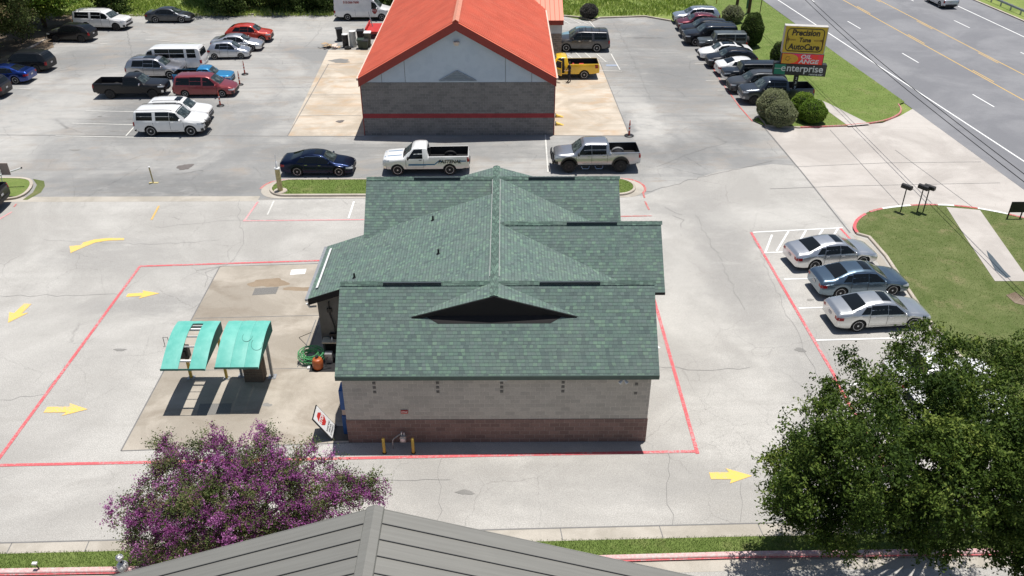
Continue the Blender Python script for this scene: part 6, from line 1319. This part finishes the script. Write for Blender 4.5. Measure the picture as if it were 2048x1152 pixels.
# ------------------------------------------------------------------ clutter behind the garage
def drum(lb, pxl, r_, h, mat, lid, cat='drum', grp=None, nm='drum'):
    t = thing(nm, lb, cat, G(*pxl), 0, grp); m = MB(); m.lathe([(r_*.96, 0), (r_, .05), (r_, h*.33), (r_*1.03, h*.35), (r_, h*.37), (r_, h*.66), (r_*1.03, h*.68), (r_, h*.7), (r_, h)], 18); m.build('barrel', mat, t, smooth=40)
    m = MB(); m.lathe([(r_*1.04, h-.04), (r_*1.04, h+.02), (r_*.9, h+.03), (0, h+.03)], 18); m.build('lid', lid, t, smooth=40); return t
drum('black drum with white lid behind the lying tyre', (692, 94), .30, 1.25, M['black'], M['white']); drum('tall pale grey drum with white lid in the clutter row', (707, 93), .33, 1.5, flat('pale_drum', (.55, .56, .53, 1), .6), M['white'])
def bin_(lb, pxl, mat, lidm, h=1.05, tilt=0):
    t = thing('wheelie_bin', lb, 'bin', G(*pxl), R(tilt)); m = MB(); w0, w1 = .22, .30; m.add([(-w0, -w0, .04), (w0, -w0, .04), (w0, w0, .04), (-w0, w0, .04), (-w1, -w1, h), (w1, -w1, h), (w1, w1, h), (-w1, w1, h)], [(0, 3, 2, 1), (4, 5, 6, 7), (0, 1, 5, 4), (1, 2, 6, 5), (2, 3, 7, 6), (3, 0, 4, 7)]); m.build('bin_body', mat, t, bevel=.02)
    m = MB(); m.prism([(-w1-.05, -w1-.03, h), (-w1-.05, w1+.03, h), (-w1-.05, w1+.03, h+.12), (-w1-.05, -w1-.03, h+.05)], (2*w1+.1, 0, 0)); m.build('lid', lidm, t, bevel=.02); 
    for s in (-1, 1): m = MB(); m.cyl((s*w0, .22, .1), (s*(w0+.05), .22, .1), .1, n=14); m.build('wheel', M['rubber'], t)
bin_('black wheeled bin with domed lid at the left of the clutter', (680, 82), M['black'], M['black'], 1.2, 20); bin_('dark green wheeled bin in front of the olive one', (722, 97), M['green_bin'], M['green_bin'], .85); bin_('second dark green bin with a white label', (731, 98), M['green_bin'], M['black'], .8); bin_('olive wheeled bin against the garage wall', (737, 93), M['olive'], M['white'], 1.35); bin_('black bin beneath the white sheet near the garage', (722, 88), M['black'], M['black'], 1.3)
ty = thing('tyre', 'black tyre lying flat in front of the drums', 'tyre', G(696, 98)); m = MB(); m.lathe([(.17, .02), (.3, 0), (.34, .05), (.34, .17), (.3, .22), (.17, .20), (.16, .11), (.17, .02)], 22); m.build('tread', M['rubber'], ty, smooth=50); m = MB(); m.lathe([(.155, .1), (.15, .12), (0, .11)], 14); m.build('hub_shadow', M['dark'], ty)
cbx = thing('cardboard_heap', 'flattened cardboard and scrap heaped on the asphalt left of the drums', 'cardboard', G(664, 96)); r_ = random.Random(5)
for i in range(11):
    m = MB(); w, d = r_.uniform(.3, .75), r_.uniform(.2, .5); m.box(-w/2, w/2, -d/2, d/2, 0, .02, 0, Matrix.Translation((r_.uniform(-.75, .75), r_.uniform(-.35, .35), .03+.035*i)) @ Matrix.Rotation(r_.uniform(0, 3), 4, 'Z') @ Matrix.Rotation(r_.uniform(-.35, .35), 4, 'X')); m.build('sheet', M['cardboard'] if i % 3 else M['white_trim'], cbx)
for i in range(5):
    m = MB(); a = Vector((r_.uniform(-1, 1), r_.uniform(-.4, .4), .05)); m.tube([a, a+Vector((r_.uniform(-.6, .6), r_.uniform(-.3, .3), r_.uniform(0, .3)))], .02, 6); m.build('scrap_rod', M['dark'], cbx)
bag = thing('rubbish_bag', 'black rubbish bag lying on top behind the bins', 'bag', G(728, 83)); m = MB(); m.lathe([(.0, .0), (.28, .05), (.36, .25), (.28, .45), (.1, .55), (.04, .62), (.08, .68), (0, .68)], 14); m.v = [p+Vector((.03*math.sin(9*p.z+p.y*11), .03*math.cos(8*p.x), .6)) for p in m.v]; m.build('sack', M['black'], bag, smooth=60)
m = MB(); m.box(-.3, .3, -.25, .25, 0, .6); m.build('crate', M['olive'], bag)
trl = thing('red_trailer', 'red flatbed trailer with crane arm behind the garage roof edge', 'trailer', G(755, 70)); m = MB(); m.box(-1.0, 1.2, -1.6, 1.8, .55, .75); m.build('bed', M['red_sign'], trl); m = MB(); m.box(-1.0, -.9, -1.6, 1.8, .75, 1.05); m.build('side_board', M['red_sign'], trl); m = MB(); m.tube([(-.5, .5, .75), (-.9, 1.0, 2.1)], .05, 8); m.build('arm', M['steel'], trl)
for y in (-.8, .9): m = MB(); m.cyl((-1.1, y, .33), (-.9, y, .33), .33, n=18); m.build('wheel', M['rubber'], trl)
# ------------------------------------------------------------------ mechanic beside the yellow pickup
def skin_body(name, V_, E_, par, mat, sub=2):
    me = bpy.data.meshes.new(name); me.from_pydata([v[:3] for v in V_], E_, []); o = bpy.data.objects.new(name, me); COL.objects.link(o)
    md = o.modifiers.new('s', 'SKIN'); me.skin_vertices[0].data.foreach_set('radius', [x for v in V_ for x in ((v[3], v[4]) if len(v) > 4 else (v[3], v[3]))]); me.skin_vertices[0].data[0].use_root = True
    o.modifiers.new('b', 'SUBSURF').levels = sub; o.modifiers['b'].render_levels = sub
    dg = bpy.context.evaluated_depsgraph_get(); dg.update(); nm = bpy.data.meshes.new_from_object(o.evaluated_get(dg)); nm.materials.clear(); nm.materials.append(mat); bpy.data.objects.remove(o)
    for p in nm.polygons: p.use_smooth = True; p.material_index = 0
    q = bpy.data.objects.new(name, nm); COL.objects.link(q); q.parent = par; return q
pp = G(1138, 164); pe = thing('person', 'person in dark work clothes beside the open yellow door', 'person', pp, R(115))
# x right, y forward, z up
Vb = [(0, 0, .95, .15, .11), (0, 0, 1.12, .14, .10), (0, .01, 1.32, .17, .115), (0, .0, 1.45, .12, .08), (0, .01, 1.52, .055), (0, .03, 1.60, .075, .085), (0, .02, 1.69, .078, .09), (0, .015, 1.75, .05),
      (.10, 0, .88, .09), (.11, .03, .50, .062), (.12, -.02, .10, .045), (.12, .02, .045, .045), (.12, .15, .03, .035), (-.10, 0, .88, .09), (-.12, .0, .50, .062), (-.13, -.06, .10, .045), (-.13, -.02, .045, .045), (-.13, .11, .03, .035),
      (.2, 0, 1.42, .06), (.27, .03, 1.17, .045), (.26, .22, 1.02, .034), (.26, .28, 1.0, .03), (-.2, 0, 1.42, .06), (-.27, .05, 1.17, .045), (-.22, .28, 1.10, .034), (-.21, .34, 1.10, .03)]
Eb = [(0, 1), (1, 2), (2, 3), (3, 4), (4, 5), (5, 6), (6, 7), (0, 8), (8, 9), (9, 10), (10, 11), (11, 12), (0, 13), (13, 14), (14, 15), (15, 16), (16, 17), (3, 18), (18, 19), (19, 20), (20, 21), (3, 22), (22, 23), (23, 24), (24, 25)]
for hb_, sx_, base in ((21, 1, (.26, .28, 1.0)), (25, -1, (-.21, .34, 1.10))):
    for fi in range(4):
        b0 = len(Vb); dx = (fi-1.5)*.02; ln = (.07, .08, .075, .06)[fi]; Vb += [(base[0]+dx, base[1]+.05, base[2]-.005, .010), (base[0]+dx*1.1, base[1]+.05+ln*.5, base[2]-.015, .009), (base[0]+dx*1.1, base[1]+.05+ln*.85, base[2]-.045, .008)]; Eb += [(hb_, b0), (b0, b0+1), (b0+1, b0+2)]
    b0 = len(Vb); Vb += [(base[0]-.035*sx_, base[1]+.03, base[2]-.01, .011), (base[0]-.045*sx_, base[1]+.06, base[2]-.03, .009)]; Eb += [(hb_, b0), (b0, b0+1)]
pb = skin_body('body', Vb, Eb, pe, M['cloth_dark'], 2); pb.data.materials.append(M['skin'])
for p in pb.data.polygons:
    c = p.center
    if c.z > 1.50 or (c.y > .255 and 0.9 < c.z < 1.2): p.material_index = 1
m = MB(); m.lathe([(.0, .115), (.07, .10), (.1, .04), (.098, -.02), (.09, -.06)], 16, 0, Matrix.Translation((0, -.005, 1.695)) @ Matrix.Diagonal((.92, 1.05, 1, 1))); m.build('hair', M['hair'], pe, smooth=60)
m = MB(); m.prism([(-.012, .112, 1.63), (.012, .112, 1.63), (0, .108, 1.675)], (0, .02, -.005)); m.build('nose', M['skin'], pe)
for s in (-1, 1): m = MB(); m.lathe([(0, -.01), (.012, 0), (0, .01)], 8, 0, Matrix.Translation((s*.03, .105, 1.675))); m.build('eye', M['white'], pe)
# ------------------------------------------------------------------ vegetation
def quads(name, C, A, B, tint, mat, par=None):
    """one leaf-sized quad per row: centre C, half axes A, B"""
    n = len(C); v = np.stack([C-A, C-B*.9, C+A, C+B*.9], 1).reshape(-1, 3)
    me = bpy.data.meshes.new(name); me.vertices.add(4*n); me.vertices.foreach_set('co', v.ravel().astype(np.float32)); me.loops.add(4*n); me.loops.foreach_set('vertex_index', np.arange(4*n, dtype=np.int32))
    me.polygons.add(n); me.polygons.foreach_set('loop_start', np.arange(0, 4*n, 4, dtype=np.int32)); me.polygons.foreach_set('loop_total', np.full(n, 4, np.int32)); me.update(calc_edges=True)
    at = me.attributes.new('tint', 'FLOAT', 'FACE'); at.data.foreach_set('value', tint.astype(np.float32)); me.materials.append(mat)
    o = bpy.data.objects.new(name, me); COL.objects.link(o)
    if par is not None: o.parent = par
    return o
def unit(a): return a/np.maximum(np.linalg.norm(a, axis=-1, keepdims=True), 1e-9)
def foliage(name, par, lobes, sprays, per, leaf, ln, mat, droop=.25, inner=.35, seed=1, up=.0, flat_=.0, shell=.28, wide=.45, spread=.35, clumps=0, cr=.4, bmp=1.):
    g = np.random.default_rng(seed); lob = np.array([(*l[:3], *(l[3:6] if len(l) >= 6 else (l[3],)*3)) for l in lobes], float); vol = (lob[:, 3]*lob[:, 4]*lob[:, 5])**(2/3); pr = vol/vol.sum()
    k = g.choice(len(lob), sprays, p=pr); d = unit(g.normal(size=(sprays, 3))); rad = 1-shell*g.random(sprays)**1.2; ins = g.random(sprays) < inner; rad[ins] *= g.uniform(.35, .95, ins.sum())
    bump = 1+bmp*(.18*np.sin(d[:, 0]*5+k*1.7)*np.cos(d[:, 1]*6+k)+.10*np.sin(d[:, 2]*9+k*2.3))
    P = lob[k, :3]+d*lob[k, 3:6]*(rad*bump)[:, None]
    ct = 0
    if clumps:
        ci = g.integers(0, clumps, sprays); Pc = P[:clumps][ci]; dc = d[:clumps][ci]; e = unit(g.normal(size=(sprays, 3))+dc*.35); q = g.random((sprays, 1))**.5; stray = g.random(sprays) < .12
        Pn = Pc+e*q*cr*np.array([1.15, 1.15, .75])*g.uniform(.6, 1.3, clumps)[ci][:, None]; P = np.where(stray[:, None], P, Pn); d = unit(dc+e*.8); ct = (g.normal(size=clumps)*.2)[ci][:, None]
    D = unit(d+np.array([0, 0, up])+g.normal(size=(sprays, 3))*.45-np.array([0, 0, droop])); lt = ct+g.normal(size=(sprays, 1))*.12+.42+.1*np.sin(P[:, :1]*1.3+P[:, 1:2]*1.7)
    u = (np.arange(per)+g.random((sprays, per)))/per; L = ln*g.uniform(.6, 1.25, (sprays, 1)); pos = P[:, None]+D[:, None]*(u*L)[..., None]; pos[..., 2] -= (u**2)*L*droop*.8; pos += g.normal(size=pos.shape)*ln*.5*spread*(.5+u[..., None])
    n = sprays*per; C = pos.reshape(-1, 3); a = unit(np.repeat(D, per, 0)*.5+g.normal(size=(n, 3))*.8); b = unit(np.cross(a, g.normal(size=(n, 3))+np.array([0, 0, 1.2]))); s = leaf*g.uniform(.65, 1.3, (n, 1)); t = np.clip(np.repeat(lt[:, 0], per)+g.normal(size=n)*.14, 0, 1)
    off = np.array(par.location) if par is not None else 0
    return quads(name, C-off, a*s*.5, b*s*.5*wide, t, mat, par)
def trunk(par, base, forks, r0, mat=None, name='trunk'):
    m = MB(); b = Vector(base)-Vector(par.location)
    for f in forks:
        P = [b]+[Vector(q)-Vector(par.location) for q in f]; n_ = len(P); m.tube(P, [r0*(1-.8*i/(n_-1))+.01 for i in range(n_)], 9)
    return m.build(name, mat or M['bark'], par, smooth=60)
def LB(x, y, z, *r): p = G(x, y, z); return (p.x, p.y, p.z, *r)
# big evergreen elm
elm_l = [LB(1835, 700, 6.3, .95), LB(1745, 765, 6, 1.15), LB(1900, 745, 6.5, 1.25), LB(1985, 745, 6, 1.2), LB(2060, 740, 6, 1.3), LB(1685, 800, 5.5, 1.0), LB(1640, 860, 5, 1.05), LB(1740, 850, 6.5, 1.35), LB(1835, 830, 7, 1.4), LB(1940, 850, 7, 1.4), LB(2050, 860, 6.5, 1.4),
 LB(1585, 905, 4.6, .9), LB(1550, 945, 4.1, .6), LB(1660, 935, 5.8, 1.3), LB(1770, 935, 7, 1.45), LB(1885, 940, 7, 1.4), LB(2000, 965, 6, 1.4), LB(2090, 980, 6, 1.5), LB(1640, 1005, 4.6, 1.15), LB(1725, 1020, 5, 1.2), LB(1800, 1010, 5.2, 1.05), LB(1690, 1055, 4.0, .7), LB(1950, 1050, 4.6, 1.05), LB(2040, 1065, 4, 1.0), LB(2065, 1125, 3.2, .7), LB(1590, 1000, 4, .6), LB(1860, 1050, 5.0, .8), LB(2010, 900, 7.5, 1.2)]
eb = Vector((14.56, 20.5, .09)); elm = thing('evergreen_elm', 'big spreading evergreen tree at the lower right', 'tree', eb)
trunk(elm, eb, [[(15.0, 20.9, 1.6), (15.3, 21.2, 2.6), l[:3]] for l in elm_l[::2]], .26)
foliage('crown', elm, elm_l, 8600, 19, .118, .42, M['elm_leaf'], .35, .2, 4, shell=.38, wide=.5, spread=.30, clumps=380, cr=.42)
# crape myrtle in flower
my_l = [LB(262, 1028, 2.5, .65), LB(310, 1000, 2.9, .8), LB(300, 1070, 2.2, .75), LB(360, 960, 3.3, .85), LB(430, 925, 3.7, .9), LB(515, 920, 3.7, .9), LB(590, 950, 3.4, .75), LB(440, 1000, 3.4, 1.2), LB(545, 1000, 3.3, 1.1), LB(370, 1050, 2.7, 1.1), LB(470, 1070, 2.6, 1.1), LB(640, 1010, 3.0, .8), LB(700, 985, 2.9, .7), LB(752, 980, 2.7, .42), LB(655, 945, 2.9, .5), LB(590, 1060, 2.6, .9), LB(330, 1110, 1.5, .6), LB(620, 905, 2.8, .22), LB(430, 870, 3.6, .28), LB(520, 872, 3.6, .28), LB(330, 890, 3.0, .3), LB(350, 915, 3.1, .3)]
mb_ = Vector((-9.6, 20.35, .09)); myr = thing('crape_myrtle', 'crape myrtle covered in purple blossom behind the grey roof', 'tree', mb_)
trunk(myr, mb_, [[(mb_.x+(l[0]-mb_.x)*.3, mb_.y+(l[1]-mb_.y)*.3, l[2]*.45), (mb_.x+(l[0]-mb_.x)*.7, mb_.y+(l[1]-mb_.y)*.7, l[2]*.8), l[:3]] for l in my_l], .07, flat('smooth_tan_bark', (.25, .19, .13, 1), .8))
foliage('crown', myr, my_l, 5400, 13, .08, .3, M['myrtle_leaf'], 0, .35, 8, up=.3, shell=.45, spread=.5, clumps=420, cr=.30)
foliage('blossoms', myr, my_l, 3400, 27, .052, .22, M['blossom'], .0, .25, 9, up=.5, shell=.35, wide=.9, spread=.45, clumps=620, cr=.2)
# clipped bushes
def bush(lb, pxl, rx, rz, mat, seed, n=1500, leaf=.07, cat='bush', nm='clipped_bush', ry=None, grp=None, z0=.1, per=8):
    p = G(*pxl, z0); t = thing(nm, lb, cat, p, 0, grp); foliage('foliage', t, [(p.x, p.y, p.z+rz*.95, rx, ry or rx, rz)], n, per, leaf, .07, mat, .0, .05, seed, shell=.05, spread=.5, bmp=.35, wide=.7)
    m = MB(); m.lathe([(0, 0), (rx*.45, rz*.2), (rx*.8, rz*.6), (rx*.84, rz), (rx*.7, rz*1.5), (rx*.3, rz*1.8), (0, rz*1.83)], 16); m.build('inner_twigs', M['dark'], t, smooth=60); m2 = MB(); m2.cyl((0, 0, -.1), (0, 0, rz*.4), .06); m2.build('stem', M['bark'], t); return t
bush('tall egg-shaped clipped bush behind the row of cars', (1500, 92), 1.02, 1.6, M['dark_leaf'], 21, 5200, .09, nm='clipped_bush')
bush('rounded bush half hidden behind the pylon sign', (1556, 132), .8, 1.1, M['dark_leaf'], 22, 1800, .09)
bush('grey-green clipped ball at the nose of the dark grey pickup', (1543, 237), 1.22, 1.15, M['grey_leaf'], 23, 5200, .065); bush('grey-green clipped ball closest to the driveway', (1559, 250), 1.08, .95, M['grey_leaf'], 24, 4400, .065)
bush('bright green round bush right behind the sign post', (1603, 228), .92, .85, M['boxwood'], 25, 3200, .07); bush('bright green round bush with yellowish tips beside the lawn', (1622, 243), 1.0, .85, M['boxwood'], 26, 3600, .07)
bush('dull grey-purple shrub at the far kerb', (1178, 35), .95, .72, M['purple_sage'], 27, 2600, .08, nm='shrub', cat='shrub'); bush('rusty green bush beside the left utility pole', (1464, 44), 1.1, .85, M['grey_leaf'], 28, 1500, .1, nm='shrub', cat='shrub')
# trees at the left and back
def tree(lb, x, y, h, r, mat, seed, n=3200, leaf=.26, low=.25, grp='trees around the left lot', nm='broadleaf_tree'):
    g = random.Random(seed); t = thing(nm, lb, 'tree', (x, y, 0), 0, grp); lb_ = [(x, y, h*.62, r*.75, r*.75, h*.3)]
    for i in range(11):
        a = i*2.4+g.uniform(-.3, .3); q = g.uniform(.35, .75); lb_.append((x+r*q*math.cos(a), y+r*q*math.sin(a), h*g.uniform(low, .85), r*g.uniform(.3, .48), r*g.uniform(.3, .48), r*g.uniform(.26, .4)))
    trunk(t, (x, y, 0), [[(x+g.uniform(-.3, .3), y, h*.25), (x*.6+l[0]*.4, y*.6+l[1]*.4, h*.45), l[:3]] for l in lb_[1::2]], .2)
    foliage('crown', t, lb_, n, 12, leaf, .6, mat, .25, .25, seed, shell=.35, wide=.6, spread=.45, clumps=n//16, cr=.75)
tree('broad tree with loose pale green crown over the left edge', -49.5, 83, 8, 4.6, M['myrtle_leaf'], 31, 5200, .20); tree('tree beside the long white suv, darker crown', -48.8, 91.5, 7.5, 4.0, M['boxwood'], 32, 4600, .22); tree('low dark tree above the black suv at the left edge', -51.5, 76.5, 6.5, 4.2, M['dark_leaf'], 33, 4000, .22, .12); tree('tree in the top left corner of the picture', -53, 95, 9, 5.5, M['dark_leaf'], 34, 3600, .28); tree('shaded tree just behind the long white suv', -44.8, 98.5, 6, 2.8, M['dark_leaf'], 37, 2600, .25)
tree('dense dark tree beside the dark grey sedan', -31.3, 99.5, 5.5, 3.3, M['dark_leaf'], 35, 5200, .2, .08); tree('dark bushy tree left of the clutter at the back kerb', -25.2, 99.5, 5, 3.0, M['dark_leaf'], 36, 4600, .2, .08); tree('dark bushy tree in the middle of the back hedge', -20.6, 99.6, 5.2, 2.8, M['dark_leaf'], 38, 4600, .2, .08); tree('dark tree behind the white cargo van', -15.0, 100.5, 5.5, 3.2, M['dark_leaf'], 39, 4200, .2, .08); tree('tree above the dark grey sedan at the top edge', -34.8, 103.5, 7.5, 3.0, M['dark_leaf'], 40, 2600, .25, .5)
# grass blades
def blades(name, pts, h, w, mat, tint=(.45, .2), seed=1, lbl=None):
    g = np.random.default_rng(seed); n = len(pts); a = g.uniform(0, 6.283, n); hh = h*g.uniform(.5, 1.3, (n, 1)); ax = np.stack([np.cos(a), np.sin(a), np.zeros(n)], 1); lean = g.normal(size=(n, 3))*.45; lean[:, 2] = 1; lean = unit(lean)
    C = pts+lean*hh*.5; return tag(quads(name, C, lean*hh*.5, ax*w*.5, np.clip(g.normal(size=n)*tint[1]+tint[0]+.15*np.sin(pts[:, 0]*.9)*np.cos(pts[:, 1]*1.1), 0, 1), mat), lbl, 'grass', None, 'stuff')
def inpoly(poly, n, seed):
    g = np.random.default_rng(seed); P = np.array([(p[0], p[1]) for p in poly]); lo, hi = P.min(0), P.max(0); X = g.uniform(lo, hi, (n, 2)); ins = np.zeros(n, bool); j = len(P)-1
    for i in range(len(P)):
        c = ((P[i, 1] > X[:, 1]) != (P[j, 1] > X[:, 1])) & (X[:, 0] < (P[j, 0]-P[i, 0])*(X[:, 1]-P[i, 1])/(P[j, 1]-P[i, 1]+1e-12)+P[i, 0]); ins ^= c; j = i
    return X[ins]
FLU = [px([(1630, 196), (1656, 204), (1745, 248), (1697, 255), (1650, 222)], .116), px([(1888, 410), (1965, 418), (2052, 545), (2062, 566), (1988, 564), (1930, 480)], .116)]
def cut(X, polys):
    keep = np.ones(len(X), bool)
    for P in polys:
        P = np.array([(p.x, p.y) for p in P]); ins = np.zeros(len(X), bool); j = len(P)-1
        for i in range(len(P)):
            ins ^= ((P[i, 1] > X[:, 1]) != (P[j, 1] > X[:, 1])) & (X[:, 0] < (P[j, 0]-P[i, 0])*(X[:, 1]-P[i, 1])/(P[j, 1]-P[i, 1]+1e-12)+P[i, 0]); j = i
        keep &= ~ins
    return X[keep]
def z3(X, z): return np.concatenate([X, np.full((len(X), 1), z)], 1)
bp_ = [(p.x, p.y+.03) for p in P1]+[(p.x, p.y-.03) for p in P2[::-1]]
blades('grass', z3(inpoly(bp_, 90000, 2), .09), .075, .018, M['blade'], (.4, .2), 2, 'green grass of the narrow verge at the bottom')
blades('grass', z3(inpoly(rrect(IX0+.05, IX1-.05, IY0+.05, IY1-.1, 1.1), 26000, 3), .12), .06, .025, M['blade'], (.55, .15), 3, 'mown grass of the long middle island')
blades('grass', z3(cut(inpoly(LG, 70000, 4), FLU), .1), .05, .03, M['blade'], (.62, .2), 4, 'dry mown grass below the driveway')
ug = inpoly(UG, 90000, 5); ug = cut(ug[ug[:, 1] < 108], FLU); blades('grass', z3(ug, .1), .05, .03, M['blade'], (.6, .16), 5, 'mown grass between the row of cars and the road')
fx = inpoly([(-50, 96.0), (23.2, 96.0), (23.2, 116), (-50, 116)], 105000, 6); g = np.random.default_rng(6); dens = np.sin(fx[:, 0]*.7)*np.cos(fx[:, 1]*.8)+np.sin(fx[:, 0]*1.9+fx[:, 1]); keep = (g.random(len(fx)) < .6+.25*dens) & ~((fx[:, 0] > -11.5) & (fx[:, 0] < 6) & (fx[:, 1] < 97)); fx = fx[keep]
blades('weeds', z3(fx, 0), .42, .13, M['weed'], (.5, .22), 6, 'tall wild weeds in the field at the top')
